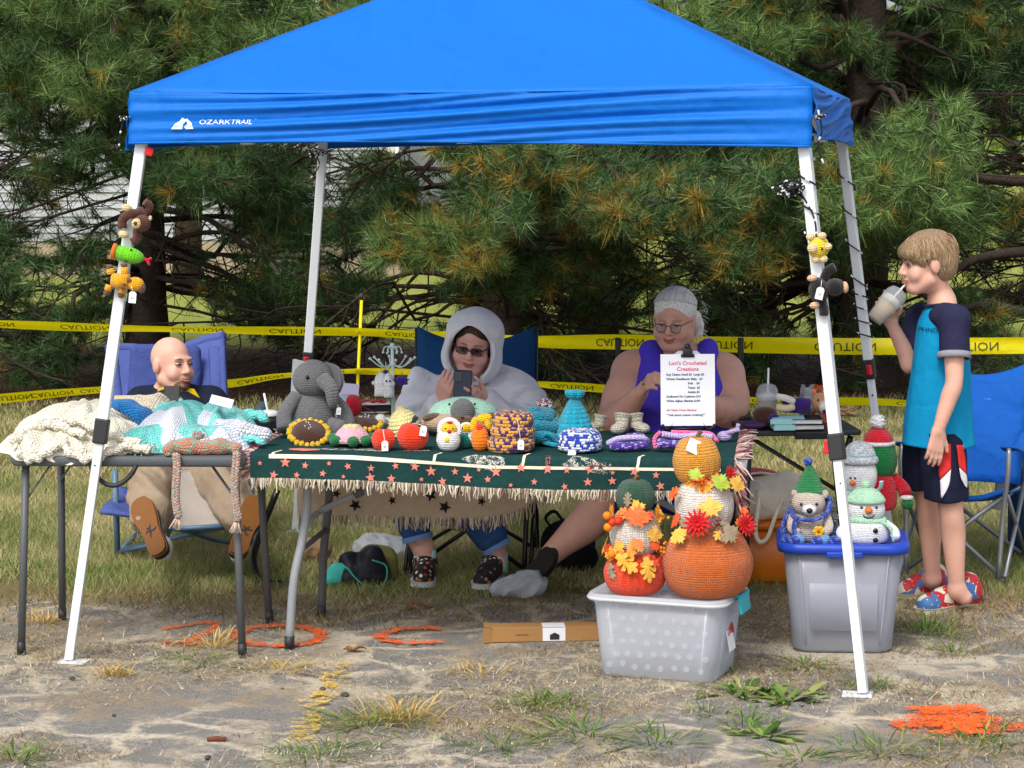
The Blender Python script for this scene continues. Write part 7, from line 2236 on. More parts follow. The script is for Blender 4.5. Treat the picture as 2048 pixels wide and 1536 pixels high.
# odds and ends behind the front row
o = item('yarn_ball', 697, 836, 'ball of red yarn in a grey and blue paper band lying on its side', 'yarn', dy=.03)
build('ball', xf(lathe([(0, -.055), (.03, -.05), (.044, -.02), (.046, .02), (.035, .045), (0, .055)], 24, res=16), (0, 0, .046), (0, PI/2, .3)), K['red'], o)
bd = build('band', xf(lathe([(.0465, -.035), (.0475, -.03), (.0478, .012), (.0465, .016)], 28), (-.015, 0, .046), (0, PI/2, .3)), mat('yarn_band', '#b9c2d2', .6), o)
build('lettering', xf(text_mesh('yarn', .02), (-.022, -.051, .058), (0, 0, .3)), mat('blue_ink', '#3b6ac0', .6), bd, smooth=False)
build('lettering', xf(text_mesh('MI', .016), (-.012, -.053, .035), (0, 0, .3)), print_white, bd, smooth=False)
build('loose_end', tube(spl([(.045, 0, .05), (.09, -.02, .03), (.13, 0, .012), (.16, -.01, .02), (.19, .01, .012)], 20), .002, 5), K['red'], o)
o = item('paper_cup', 668, 820, 'white lidded paper cup behind the elephant\'s trunk', 'cup', dy=.12)
build('cup', lathe([(0, 0), (.026, 0), (.036, .10), (.033, .10)], 20), print_white, o)
build('lid', lathe([(.038, .098), (.040, .106), (.036, .110), (.034, .114), (0, .114)], 20), mat('cup_lid', '#dcdccf', .4), o)
o = item('flyer', 690, 828, 'lilac printed card propped behind the red yarn', 'card', dy=.09)
build('card', xf(box((0, 0, .06), (.085, .002, .115)), R=rot3(-.15, .1, 0)), mat('lilac_paper', '#cfc9e6', .6, var=.06), o, smooth=False)
o = item('tray', 745, 832, 'black case with white papers on it behind the pincushions', 'case', dy=.1)
build('case', box((0, 0, .022), (.16, .12, .044)), dark_plastic, o, bevel=.008, smooth=False)
build('paper', [box((-.01, -.075, .012), (.15, .03, .003)), box((.0, -.05, .0465), (.14, .09, .003), (0, 0, .1))], paper, o, smooth=False)
build('yarn_scrap', tube(spl([(-.05, -.05, .05), (-.02, -.03, .058), (.0, -.055, .052), (.03, -.03, .058), (.05, -.05, .05), (.02, -.06, .055)], 30), .005, 6), K['red'], o)

# ---------------------------------------------------------------- blankets heaped on the grey table
GTT = TZ+.002
def heap(name, label, m, prims, vox=.006, amp=.008, sc=20, seed=1, ridge=0., rs=40, floor_=True, fold=.0, cat='blanket', group='crocheted blankets on the grey table', parent=None, org=None):
    f = Field(prims, vox)
    X, Y, Z = f.pts()
    D = f.D+amp*wob(X, Y, Z, sc, seed)
    if fold:
        D = D+fold*.45*np.sin(15*(X*.45+Z*1.1+Y*.3)+2.2*np.sin(7*X+4*Z)+seed)+fold*.2*np.sin(31*(X*.7-Z*.6)+3*np.sin(9*Z+seed))
    if ridge:
        D = D+ridge*np.sin(rs*(X+.5*Z)+4*np.sin(8*Y))*np.sin(rs*.8*(Z+Y*.6))
    if floor_:
        xin = (X > gx0) & (X < gx1) & (Y > 8.20)
        D = np.maximum(D, np.where(xin, GTT-Z, -1))
    p = f.mesh(D)
    if parent is None:
        org = np.array([p.V[:, 0].mean(), p.V[:, 1].mean(), GTT])
        p.V = p.V-org
        return build(name, p, m, loc=org, label=label, cat=cat, group=group), org
    p.V = p.V-org
    return build(name, p, m, parent)
gx0, gx1 = -1.81, -.95
cream_k = knit3('cream_afghan', '#e9e3d0', s=.012, depth=.010)
def pc(pts, r, Yk, k=.02):
    return [sd_cap(P(*pts[i], Yk), P(*pts[i+1], Yk), r if np.isscalar(r) else r[i], r if np.isscalar(r) else r[i+1], k) for i in range(len(pts)-1)]
def drape(c, rx, ry, H, nf, seed, tilt=(0, 0), amp=.022, hang=.05, st=.012, n=150, m=44):
    """a soft cloth let fall in folds: height over a wavy outline, tucked to the table and hanging past its front edge"""
    q = np.random.default_rng(seed)
    p1, p2, p3, p4 = q.uniform(0, 6.3, 4)
    th = np.linspace(0, 2*PI, n, endpoint=False)[None, :]
    r = np.linspace(0, 1, m)[:, None]
    fold = np.sin(nf*th+p1+1.6*np.sin(2*th+p2)+1.2*r)+.5*np.sin((2*nf+1)*th+p3-2*r)
    out = 1+.10*np.sin(3*th+p4)+.055*fold
    X = c[0]+rx*out*np.cos(th)*r**.85
    Y = c[1]+ry*out*np.sin(th)*r**.85
    prof = np.cos(r*PI/2)**.62
    Z = TZ+.004+H*prof+amp*fold*r**1.2*(1-r**8)*.8+tilt[0]*(X-c[0])*prof+tilt[1]*(Y-c[1])*prof
    Z = Z+.010*np.sin(17*X+9*Y+p1)*np.sin(13*Y-8*X+p2)*(1-r**6)+.005*np.sin(37*X-21*Y+p3)*(1-r**6)
    over = np.clip((8.215-Y)/.05, 0, 1)
    Z = np.where(over > 0, np.minimum(Z, TZ+.03)-over*hang*(.6+.4*np.sin(5*th+p2)), np.maximum(Z, TZ+.004))
    return surf(np.stack([X, Y, Z], -1), True, (round(PI*(rx+ry)*.9/st), round((rx+ry)/2*1.3/st)))
ao = np.array([-1.6, 8.5, GTT])
prs_ = [drape((-1.60, 8.55), .25, .26, .155, 7, 3), drape((-1.70, 8.36), .19, .17, .10, 6, 5, hang=.03), drape((-1.47, 8.38), .15, .16, .115, 6, 8, (-.2, 0)), drape((-1.79, 8.33), .10, .12, .06, 5, 9, hang=.05), drape((-1.62, 8.27), .15, .085, .055, 6, 11, hang=.05)]
for tb_ in ([(30, 896), (60, 918), (95, 905), (130, 880)], [(120, 888), (160, 915), (200, 912), (250, 893), (300, 902)], [(25, 885), (60, 858), (110, 850), (170, 872)], [(95, 850), (150, 842), (215, 868), (280, 888)]):
    w_ = spl([P(x, y, 8.17+.11*(900-y)/50 if y < 900 else 8.17) for x, y in tb_], 40)
    w_ = w_+np.stack([0*w_[:, 0], .004*np.sin(np.arange(40)), .005*np.sin(np.arange(40)*.9)], -1)
    prs_.append(tube(w_, np.full(40, .015)+.003*np.sin(np.arange(40)*1.7), 12, st=.012))
for p_ in prs_:
    p_.V = p_.V-ao
cream_k = knit('yarn_afghan', '#f1ead6', depth=.011)
af = build('crochet_blanket', prs_, cream_k, loc=ao, label='cream cable knit afghan bunched up on the left end of the grey table', cat='blanket', group='crocheted blankets on the grey table')
q = np.random.default_rng(6)
fp = [P(x+q.normal()*2, 892+q.normal()*4+(x-250)*.06, 8.20) for x in np.linspace(250, 310, 60)]
build('fringe', [xf(p, -ao) for p in fringe(fp, [np.array([.3, -.5, -.35])]*60, .03, 8, .003)], K['cream'], af, kind='stuff')
blue_k = knit3('blue_shawl', '#0f6fb4', s=.012, depth=.010)
heap('crochet_shawl', 'bright blue crocheted shawl curving out from under the cream afghan', blue_k, pc([(222, 806), (260, 812), (290, 832), (308, 862), (314, 885)], [.012, .020, .024, .022, .014], 8.46, .03)+pc([(240, 812), (275, 830), (300, 870)], .02, 8.44, .03), .005, .003, 30, 2)
bei_k = knit3('beige_blanket', '#d3c6ae', s=.014, depth=.012)
heap('crochet_blanket', 'beige ribbed knit blanket between the blue shawl and the aqua blanket', bei_k, [sd_ell(P(292, 842, 8.62), (.10, .12, .095), None, .03), sd_ell(P(262, 832, 8.64), (.06, .1, .07), None, .03), sd_ell(P(318, 835, 8.62), (.05, .1, .09), None, .03)], .006, .004, 24, 3, .004, 80)
aqua_k = knit3('aqua_blanket', '#4fcdc8', '#79dcd6', .4, s=.011, depth=.010)
lav_k = knit3('lavender_white', '#d3d8ea', '#e9ecf4', .5, s=.013, depth=.012)
bo = np.array([-1.2, 8.5, GTT])
aq1 = panels('aqua_panels', '#74d9d4', '#e3e8f3', [(62, 92, 8, 40), (20, 34, 4, 12)])
aq2 = panels('aqua_panels', '#80ddd8', '#dfe2f0', [(44, 70, 9, 40)])
aq = [drape((-1.26, 8.50), .19, .24, .155, 4, 21, st=.011, amp=.022).m(0), drape((-1.10, 8.55), .16, .22, .145, 4, 24, st=.011, amp=.022).m(1), drape((-1.15, 8.34), .17, .13, .085, 6, 27, st=.012, hang=.0).m(1), drape((-1.33, 8.33), .13, .13, .09, 5, 31, hang=.0).m(0)]
for tb_, r_0 in (([(425, 822), (460, 832), (500, 828), (535, 836)], .018), ([(430, 868), (470, 872), (530, 884)], .012), ([(330, 805), (335, 850), (320, 893)], .014), ([(360, 800), (366, 850), (352, 890)], .008)):
    w_ = spl([P(x, y, 8.24+.0042*(900-y)) for x, y in tb_], 30)
    aq.append(tube(w_+.004*np.sin(np.arange(30)*1.1)[:, None], r_0, 10, st=.012).m(0))
for p_ in aq:
    p_.V = p_.V-bo
ab = build('crochet_blanket', aq, [aq1, aq2], loc=bo, label='aqua and white crocheted baby blankets folded on the right end of the grey table', cat='blanket', group='crocheted blankets on the grey table')
lav_k = knit3('lavender_white', '#d3d8ea', '#e9ecf4', .5, s=.013, depth=.012)
heap('white_panel', None, lav_k, pc([(440, 852), (480, 860), (530, 870)], [.028, .034, .030], 8.37, .02), .006, .004, 24, 8, .002, 90, parent=ab, org=bo)
for c, s_, rz_, lab in ((P(443, 803, 8.40), (.085, .045), -.2, 'a'), (P(418, 889, 8.20), (.07, .03), -.25, 'b')):
    t_ = build('note_card', xf(box((0, 0, 0), (s_[0], .002, s_[1])), R=rot3(-.9, -rz_ if lab == 'b' else .25, 0)), paper, loc=c, smooth=False, label='white price note lying on top of the aqua blanket' if lab == 'a' else 'small white note tucked at the earflap hat', cat='note')
build('cardboard_piece', xf(box((0, 0, 0), (.17, .10, .003)), R=rot3(.25, .0, .1)), mat('kraft_card', '#c9b28c', .85, var=.06), loc=P(272, 800, 8.78)+(0, 0, .0), smooth=False, label='flat piece of tan card between the afghan and the seated man', cat='card')
# earflap hat with braids
mix_k = knit('yarn_mixhat', '#c98d78', '#9fb39a', .5, depth=.008)
grey_mix = knit('yarn_mixbraid', '#a8978c', '#c9a79a', .5, depth=.008)
HO = P(405, 905, 8.16)
hatt = thing('earflap_hat', HO, 'multicoloured earflap hat with two long braids hanging off the grey table', 'hat')
pr = pc([(345, 893), (380, 893), (410, 896), (440, 893), (470, 896)], [.024, .026, .022, .026, .022], 8.20, .02)+pc([(336, 898), (338, 908)], [.02, .016], 8.17, .02)+pc([(474, 897), (474, 905)], [.02, .016], 8.17, .02)
f = Field(pr, .005)
X, Y_, Z = f.pts()
p_ = f.mesh(np.maximum(f.D+.003*wob(X, Y_, Z, 50, 3), GTT-Z))
p_.V -= HO
build('crown', p_, knit3('mix_hat', '#c4826c', '#94a98f', .45, s=.010, depth=.008), hatt)
pompom(hatt, P(396, 874, 8.25)-HO, .026, knit('yarn_mixpom', '#8fa39c', '#b98a86', .5), 80, 5)
def braid(px0, py0, px1, py1, seed):
    a, b = P(px0, py0, 8.145), P(px1, py1, 8.14)
    n = 90
    for s in range(3):
        pts = []
        for i in range(n):
            f_ = i/(n-1)
            ph_ = f_*2*PI*7+s*2*PI/3
            c = a+(b-a)*f_+np.array([.006*math.sin(f_*5+seed), 0, 0])
            pts.append(c+np.array([.009*math.sin(ph_), .006*math.sin(2*ph_)-.004, 0])-HO)
        build('braid_strand', tube(pts, .0068, 8, st=.006), (grey_mix, knit('yarn_mixb2', '#8fae9c', '#d9b3a4', .4), knit('yarn_mixb3', '#c98878', '#b9b3a8', .5))[s], hatt)
    q = np.random.default_rng(seed)
    build('knot', ell(b-HO+(0, -.003, -.006), (.014, .013, .011), n=12, m=8), grey_mix, hatt)
    build('tassel', [tube([b-HO, b-HO+np.array([q.normal()*.012, q.normal()*.006-.004, -.04-q.uniform(0, .02)])], [.003, .0022], 5) for _ in range(26)], island('tassel_yarn', [(0, '#7fa58e'), (.4, '#d9a08c'), (.7, '#e8dfd2'), (1, '#8f9a90')], .9, 0), hatt, kind='stuff')
braid(350, 908, 357, 1028, 1)
braid(471, 905, 474, 1035, 2)
# dark cup with straw standing in the lounger's holder
o = thing('iced_drink', P(538, 836, 10.0), 'plastic cup with a white straw in the holder of the blue lounger', 'cup')
build('cup', lathe([(0, 0), (.035, 0), (.046, .10), (.043, .10)], 20), mat('dark_drink', '#3c332f', .4, .4), o, loc=(0, 0, -.085))
build('lid', lathe([(.049, .0), (.050, .010), (.04, .018), (.02, .024), (0, .025)], 20), mat('frosted_lid', '#d7dade', .3, .4), o, loc=(0, 0, .012))
build('straw', tube([(0, 0, 0), (-.02, 0, .11)], .005, 8), straw_mat, o)

# ---------------------------------------------------------------- things on the side table
stt = stz+.002
def sitem(name, px, py, label, cat, group=None, rz=0., Y=9.2):
    c = P(px, py, Y)
    return thing(name, (c[0], Y, stt), label, cat, group, rot=(0, 0, rz))
cc_ = sitem('x', 1536, 830, 'x', 'x', Y=9.3)
cl_ = np.array(cc_.location)
bpy.data.objects.remove(cc_)
cup((cl_[0], cl_[1]+.03, stt), 'iced coffee in a clear domed cup standing on the black side table', (0, 0, 0), .95, False)
nb1, nb2 = mat('aqua_cover', '#9fd3d6', .5, var=.2, vs=60), mat('black_cover', '#17181b', .5)
for k, (z, rz_, lab) in enumerate(((.004, .1, 'lower aqua and black notebook on the side table'), (.027, -.05, 'upper aqua and black notebook on the side table'))):
    o = sitem('notebook', 1590, 850, lab, 'notebook', 'notebooks on the side table', rz_, 9.13)
    o.location.z = stt+z-.003
    build('cover', [box((.0, 0, .001), (.21, .15, .002)), box((.0, 0, .0195), (.21, .15, .002))], nb2, o, smooth=False)
    build('pages', box((.002, .002, .010), (.20, .14, .016)), mat('page_edge', '#dedfe0', .8), o, smooth=False)
    build('spine', box((-.06, -.0765, .0102), (.088, .003, .0215)), nb1, o, smooth=False, bevel=.001)
    build('top_panel', box((-.03, -.01, .0212), (.13, .12, .0015)), nb1, o, smooth=False)
o = sitem('pouch', 1508, 850, 'small dark purple pouch at the left edge of the side table', 'pouch', Y=9.12)
build('pouch', ell((0, 0, .015), (.055, .05, .018), n=16, m=10), mat('purple_pouch', '#43284f', .6, var=.2, fold=.006, fs=30), o)
o = sitem('toy_dog', 1600, 826, 'purple dressed plush dog lying across the notebooks with its white muzzle forward', 'soft toy', Y=9.2)
o.location.z = stt+.052
plush = lambda n, c: mat('plush_'+n, c, .95, .1, var=.12, vs=120, bump=.003, bs=220, sheen=.3)
build('body', tube([(-.07, 0, .03), (.0, 0, .032), (.04, 0, .03)], [.026, .034, .03], 14), plush('purple', '#38206e'), o)
build('head', ell((.085, -.01, .045), (.042, .042, .04), n=18, m=12), plush('fawn', '#b98c66'), o)
build('muzzle', tube([(.09, -.03, .042), (.088, -.075, .022)], [.022, .018], 12), plush('white', '#dcd8d2'), o)
build('nose', ell((.088, -.092, .018), (.009, .007, .008), n=10, m=7), bead, o)
for s in (-1, 1):
    build('ear', ell((.10+s*.02, .0, .085), (.012, .008, .022), (0, s*.4, 0), 10, 7), plush('brown', '#7c5238'), o)
    build('eye', ell((.085+s*.018, -.047, .058), .005, n=8, m=6), bead, o)
    build('arm', tube(spl([(-.03, -.03, .04+.01*s), (-.06, -.04, .045+.02*s), (-.10, -.03, .05+.022*s)], 8), .014, 10), plush('cream', '#d9c29f') if s < 0 else plush('white', '#dcd8d2'), o)
build('scarf', ell((.125, -.055, .025), (.022, .016, .02), n=10, m=7), plush('red', '#b32430'), o)
o = sitem('toy_hedgehog', 1530, 830, 'brown furry ball toy with a purple knob at the left of the side table', 'soft toy', Y=9.18)
build('fur', lathe([(0, 0), (.035, .004), (.05, .03), (.045, .065), (.02, .08), (0, .082)], 30, res=14, rib=lambda t: 1+.04*np.sin(15*t)), plush('darkbrown', '#4a2c22'), o)
build('knob', ell((.03, -.05, .035), (.025, .025, .025), n=14, m=9), plush('purple', '#38206e'), o)
o = sitem('snack_bag', 1627, 800, 'open crumpled orange and silver crisp bag standing on the side table', 'snack bag', Y=9.3)
q = np.random.default_rng(8)
def crumple(w, h, d, n=16, seed=1, a=.012):
    q = np.random.default_rng(seed)
    ph_ = q.uniform(0, 6, 8)
    V = np.empty((n, 2*n, 3))
    for i in range(n):
        f = i/(n-1)
        for j in range(2*n):
            t = 2*PI*j/(2*n)
            b = .5+.5*math.sin(PI*min(1, f*1.15+.02))
            x = w/2*np.sign(math.cos(t))*abs(math.cos(t))**.6*(1-.06*b)
            y = d/2*math.sin(t)*b*1.2
            V[i, j] = (x+a*math.sin(5*t+ph_[0]+4*f), y+a*math.sin(7*t+6*f+ph_[1])+a*.6*math.sin(13*f+ph_[2]+3*t), h*f+a*.8*math.sin(3*t+ph_[3])*f)
    return surf(V, True)
def foil_mat():
    m, t, b = nt_new('crisp_bag')
    sx = nd(t, 'SeparateXYZ', {0: ocoord(t)})
    w = nd(t, 'TexNoise', {'Vector': ocoord(t), 'Scale': 9.})
    f = mth(t, 'GREATER_THAN', mth(t, 'ADD', sx.outputs[0], mth(t, 'MULTIPLY', mth(t, 'SUBTRACT', w.outputs[0], .5), .12)), -.012)
    w2 = mth(t, 'GREATER_THAN', w.outputs[0], .56)
    c1 = mixc(t, w2, C('#e0641c'), C('#e8e2da'))
    t.links.new(mixc(t, f, C('#a9b0b8'), c1), b.inputs['Base Color'])
    b.inputs['Roughness'].default_value = .3
    b.inputs['Metallic'].default_value = .25
    return m
build('bag', crumple(.095, .15, .06, seed=3), foil_mat(), o)
o = sitem('curly_toy', 1690, 840, 'tangle of curly tan yarn at the right end of the side table', 'yarn', Y=9.22)
q = np.random.default_rng(14)
pts = [np.array([q.normal()*.028, q.normal()*.02, .035+abs(q.normal())*.02-.2*0]) for _ in range(60)]
build('curls', tube(spl(pts, 240), .004, 6), knit('yarn_curl', '#c9a070'), o)

# ---------------------------------------------------------------- pumpkin stacks on the clear bin
leafm = []
for i, (a, b) in enumerate((('#e07a1c', '#f2b23a'), ('#d8481c', '#f08a3a'), ('#b32a22', '#e0612f'), ('#7a6a55', '#9a8a70'), ('#8aa52c', '#b5c84a'), ('#d99a2a', '#f0c860'))):
    m, t, bs = nt_new('silk_leaf')
    nz = nd(t, 'TexNoise', {'Vector': ocoord(t), 'Scale': 30., 'Detail': 2.})
    oi = nd(t, 'ObjectInfo')
    f = nd(t, 'MapRange', {0: mth(t, 'ADD', nz.outputs[0], mth(t, 'MULTIPLY', oi.outputs['Random'], .3)), 1: .4, 2: .85})
    t.links.new(mixc(t, f.outputs[0], C(a), C(b)), bs.inputs['Base Color'])
    bs.inputs['Roughness'].default_value = .65
    leafm.append(m)
def leaf_piece(kind):
    if kind == 'maple':
        pr = [(0, .50), (.06, .36), (.15, .40), (.13, .26), (.34, .30), (.30, .22), (.46, .10), (.34, .06), (.37, -.02), (.20, -.06), (.24, -.22), (.10, -.16), (.02, -.20)]
    else:
        pr = [(0, .52), (.07, .46), (.06, .38), (.17, .40), (.20, .32), (.10, .24), (.22, .22), (.26, .12), (.12, .06), (.20, .00), (.20, -.10), (.09, -.12), (.10, -.22), (.02, -.26)]
    out = pr+[(-x, z) for x, z in reversed(pr) if x > .001]
    out = np.array(out)
    n = len(out)
    def bend(p):
        return np.stack([p[:, 0], -.18*(p[:, 0]**2)*1.2+.14*np.abs(p[:, 0])+.25*(p[:, 1]-.1)**2-.05, p[:, 1]], -1)
    mid = out*.5
    V = np.vstack([bend(np.array([[0, .0]])), bend(mid), bend(out)])
    k = np.arange(n)
    f1 = np.stack([np.zeros(n, int), 1+k, 1+(k+1) % n], -1)
    f2 = np.stack([1+k, 1+n+k, 1+n+(k+1) % n, 1+(k+1) % n], -1)
    V[:, 1] += .02*np.sin(V[:, 0]*14)*np.cos(V[:, 2]*11)
    return Pc(V, [f1, f2])
LEAFME = {}
def leaf(root, c, d, size, kind, mi, roll=0.):
    """a leaf lying against the surface with outward normal d"""
    key = (kind, mi)
    if key not in LEAFME:
        o = build('leaf', leaf_piece(kind), leafm[mi], root)
        LEAFME[key] = o.data
        q_ = o.modifiers
    else:
        o = link('leaf', LEAFME[key], root)
    d = np.asarray(d, float)
    d /= np.linalg.norm(d)
    z = np.array([0, 0, 1.])-d*d[2]
    z /= np.linalg.norm(z)
    x = np.cross(-d, z)
    R = np.stack([x, -d, z], -1) @ rot3(0, roll, 0)
    o.location = tuple(float(v) for v in c)
    o.rotation_euler = Matrix(R.tolist()).to_euler()
    o.scale = (size*.88,)*3
    return o
def knit_pumpkin(root, z, r, h, yarn, ribs, st, name='pumpkin', stem=False, tilt=(0, 0, 0), x=0.):
    prof = [(0, h*.95), (r*.35, h), (r*.72, h*.9), (r*.96, h*.62), (r, h*.42), (r*.88, h*.16), (r*.6, h*.01), (0, 0)]
    p = build(name, xf(lathe(prof[::-1], 90, uv=(ribs*4, round(2.4*h/st)), res=30, rib=lambda t: 1-.035*np.abs(np.cos(ribs*t/2))**3), (x, 0, z), tilt), K[yarn], root)
    if stem:
        build('stem', tube(spl([(x, 0, z+h*.97), (x+.003, 0, z+h*1.05), (x+.012, 0, z+h*1.12)], 6), [.009, .008, .0075, .007, .008, .009], 8), mat('twine_stem', '#6b5138', .9, var=.3, vs=150), p)
    return p
def flower(root, c, d, r, m):
    d = np.asarray(d, float)/np.linalg.norm(d)
    R = align(d)
    fl = build('flower', xf(ell((0, 0, 0), (r*.3, r*.3, r*.2), n=10, m=6), c, R=R), m, root)
    for ring_, n, tl in ((1, 15, .25), (.78, 12, .7), (.5, 9, 1.1)):
        for k in range(n):
            a = 2*PI*k/n+ring_
            pt = xf(xf(ell((r*ring_*.55, 0, 0), (r*ring_*.5, r*.11, r*.03), n=8, m=5), (0, 0, 0), (0, -tl, 0)), c, R=R @ rot3(0, 0, a))
            build('petal', pt, m, fl)
def berries(root, c, n, spread, r, m, seed, name='berry'):
    q = np.random.default_rng(seed)
    for k in range(n):
        build(name, ell(np.asarray(c)+q.normal(size=3)*spread, r*q.uniform(.8, 1.15), n=10, m=7), m, root)
berm = mat('orange_berry', '#e07f14', .6, var=.1, bump=.002, bs=200)
berm2 = mat('red_berry', '#c93a1c', .5, var=.1)
goldb = mat('gold_berry', '#c98a2a', .5, var=.2)
mum_m = mat('red_mum', '#c81f24', .7, var=.12)
BTZ = BZ+.0065
# slimmer stack on the left
s1 = thing('pumpkin_stack', G(1270, 1186, BTZ), 'stack of three knitted pumpkins, red, cream and dark green, dressed with oak leaves', 'pumpkin stack', 'knitted pumpkin stacks on the clear bin')
s1.location.z = BTZ
knit_pumpkin(s1, 0, .110, .155, 'scarlet', 26, .010)
knit_pumpkin(s1, .135, .090, .165, 'ivory', 22, .010)
knit_pumpkin(s1, .285, .069, .115, 'forest', 20, .009, stem=True)
q = np.random.default_rng(2)
def ringleaf(root, z, r, n, a0, a1, sizes, kinds, cols, seed, up=.25):
    q = np.random.default_rng(seed)
    for k in range(n):
        a = a0+(a1-a0)*(k+.5)/n+q.normal()*.12
        d = np.array([math.cos(a), math.sin(a), up+q.normal()*.2])
        leaf(root, (r*math.cos(a), r*math.sin(a), z+q.normal()*.012), d, q.uniform(*sizes), q.choice(kinds), int(q.choice(cols)), q.uniform(-2.6, 2.6))
FR_ = (-PI-.2, .2)
ringleaf(s1, .150, .108, 9, *FR_, (.07, .11), ['oak', 'oak', 'maple'], [0, 0, 1, 2, 3], 1, .2)
ringleaf(s1, .165, .098, 8, *FR_, (.06, .09), ['oak', 'maple'], [1, 2, 2, 0], 2, .5)
ringleaf(s1, .285, .082, 9, *FR_, (.06, .10), ['maple', 'oak'], [0, 1, 1, 2, 3], 3, .4)
leaf(s1, (.0, -.098, .275), (0, -1, .3), .13, 'maple', 1, .2)
leaf(s1, (-.045, -.108, .135), (-.3, -1, .25), .14, 'oak', 0, 2.2)
leaf(s1, (.035, -.112, .118), (.3, -1, .1), .135, 'oak', 5, 3.0)
leaf(s1, (-.085, -.07, .10), (-.7, -.7, .1), .09, 'oak', 3, 2.8)
leaf(s1, (.062, -.07, .21), (.6, -.8, .1), .10, 'maple', 5, .2)
leaf(s1, (-.03, -.08, .335), (-.4, -1, .2), .075, 'oak', 3, .0)
for x, z, m in ((-.100, .285, berm), (-.098, .245, berm), (-.083, .262, berm2), (-.062, .266, berm2), (-.055, .138, berm), (-.048, .155, berm2), (-.085, .15, berm), (-.036, .138, berm2)):
    build('berry', ell((x, -.075, z+.0), .0155, n=12, m=8), m, s1)
berries(s1, (.085, -.06, .275), 14, .012, .006, goldb, 3)
berries(s1, (.105, -.06, .165), 14, .012, .006, goldb, 4)
# bigger stack on the right
s2 = thing('pumpkin_stack', G(1416, 1194, BTZ), 'taller stack of three knitted pumpkins, rust, white and mustard, with red flowers', 'pumpkin stack', 'knitted pumpkin stacks on the clear bin')
s2.location.z = BTZ
s2.location.y += .03
knit_pumpkin(s2, 0, .158, .245, 'rust', 34, .011)
knit_pumpkin(s2, .225, .102, .19, 'ivory', 22, .011, x=-.012)
knit_pumpkin(s2, .395, .083, .16, 'mustard', 18, .012, stem=True, x=-.035, tilt=(0, -.05, 0))
ringleaf(s2, .262, .118, 8, *FR_, (.06, .09), ['maple', 'oak'], [0, 3, 1, 2, 5], 5, .6)
ringleaf(s2, .405, .082, 10, *FR_, (.055, .09), ['maple', 'oak'], [0, 1, 2, 4, 4, 5], 6, .35)
leaf(s2, (.0, -.112, .315), (.0, -1, .2), .12, 'maple', 5, -.1)
leaf(s2, (.055, -.125, .245), (.4, -1, .45), .115, 'maple', 3, 2.6)
leaf(s2, (.03, -.105, .405), (.2, -1, .2), .10, 'maple', 4, .6)
leaf(s2, (-.05, -.09, .43), (-.3, -1, .2), .08, 'maple', 4, .2)
leaf(s2, (.09, -.085, .395), (.6, -.8, .2), .10, 'maple', 5, .5)
leaf(s2, (-.11, -.105, .235), (-.6, -.8, .4), .10, 'maple', 5, 2.4)
leaf(s2, (.115, -.075, .285), (.7, -.8, .3), .10, 'oak', 1, .6)
leaf(s2, (-.125, -.05, .36), (-.9, -.5, .2), .10, 'oak', 1, .9)
flower(s2, (-.045, -.132, .272), (-.15, -1, .35), .052, mum_m)
flower(s2, (.120, -.098, .262), (.6, -.8, .3), .045, mum_m)
flower(s2, (.072, -.03, .43), (.7, -.6, .3), .03, mum_m)
berries(s2, (-.03, -.088, .418), 26, .013, .005, mat('orange_bud', '#d9601a', .6), 7)
berries(s2, (.022, -.122, .275), 16, .012, .006, mat('plum_bud', '#8a4a4a', .5, var=.4, vs=90), 8)
t_ = build('price_tag', xf(box((0, 0, 0), (.042, .002, .05)), (-.055, -.066, .53), R=rot3(-.5, .45, 0)), paper, s2, smooth=False)

# ---------------------------------------------------------------- winter animals on the blue lid
LZ = BT+.010
def lid_item(name, px, py, label, cat='soft toy', rz=0., dy=0., group='crocheted winter toys on the blue lid'):
    g_ = G(px, py, LZ)
    return thing(name, g_+(0, dy, 0), label, cat, group, rot=(0, 0, rz))
hg = lid_item('toy_hedgehog', 1620, 1084, 'grey crocheted hedgehog in a tall green hat and blue scarf', rz=-.08, dy=.03)
build('body', lathe([(0, 0), (.06, .002), (.078, .04), (.07, .085), (.05, .12), (0, .13)], 26, res=14), K['sand'], hg)
q = np.random.default_rng(4)
sp_ = []
for i in range(420):
    d = q.normal(size=3)
    d /= np.linalg.norm(d)
    if d[1] < -.12 and abs(d[0]) < .75:
        continue
    if d[1] < -.45:
        continue
    b = np.array([.005, .02, .075])+d*np.array([.082, .07, .085])
    sp_.append(tube([b, b+d*.016+q.normal(size=3)*.005], [.0058, .0035], 5))
build('back', [ell((.005, .02, .075), (.082, .07, .085), n=22, m=14)]+sp_, plush('grey', '#77777a'), hg, kind='stuff')
build('head', ell((-.005, -.03, .145), (.062, .058, .050), n=24, m=14), K['sand'], hg)
build('muzzle', ell((-.004, -.085, .128), (.026, .022, .020), n=16, m=10), K['white'], hg)
build('nose', ell((-.004, -.107, .128), (.0115, .009, .0105), n=12, m=8), bead, hg)
for s in (-1, 1):
    build('eye', ell((s*.028-.005, -.083, .148), .0055, n=8, m=6), bead, hg)
    build('ear', ell((s*.055, -.035, .178), (.013, .008, .017), (0, s*.3, 0), 10, 7), K['sand'], hg)
    build('arm', tube(spl([(s*.06, -.04, .10), (s*.068, -.075, .06), (s*.04, -.09, .04)], 8), [.017]*7+[.015], 12), K['sand'], hg)
    build('slipper', ell((s*.045, -.105, .022), (.028, .03, .023), n=14, m=9), K['sky'], hg)
build('hat', lathe([(.062, .185), (.055, .198), (.050, .200), (.046, .215), (.041, .218), (.038, .233), (.032, .236), (.028, .252), (.022, .255), (.016, .272), (.006, .282), (0, .284)], 26, st=.008), K['kelly'], hg)
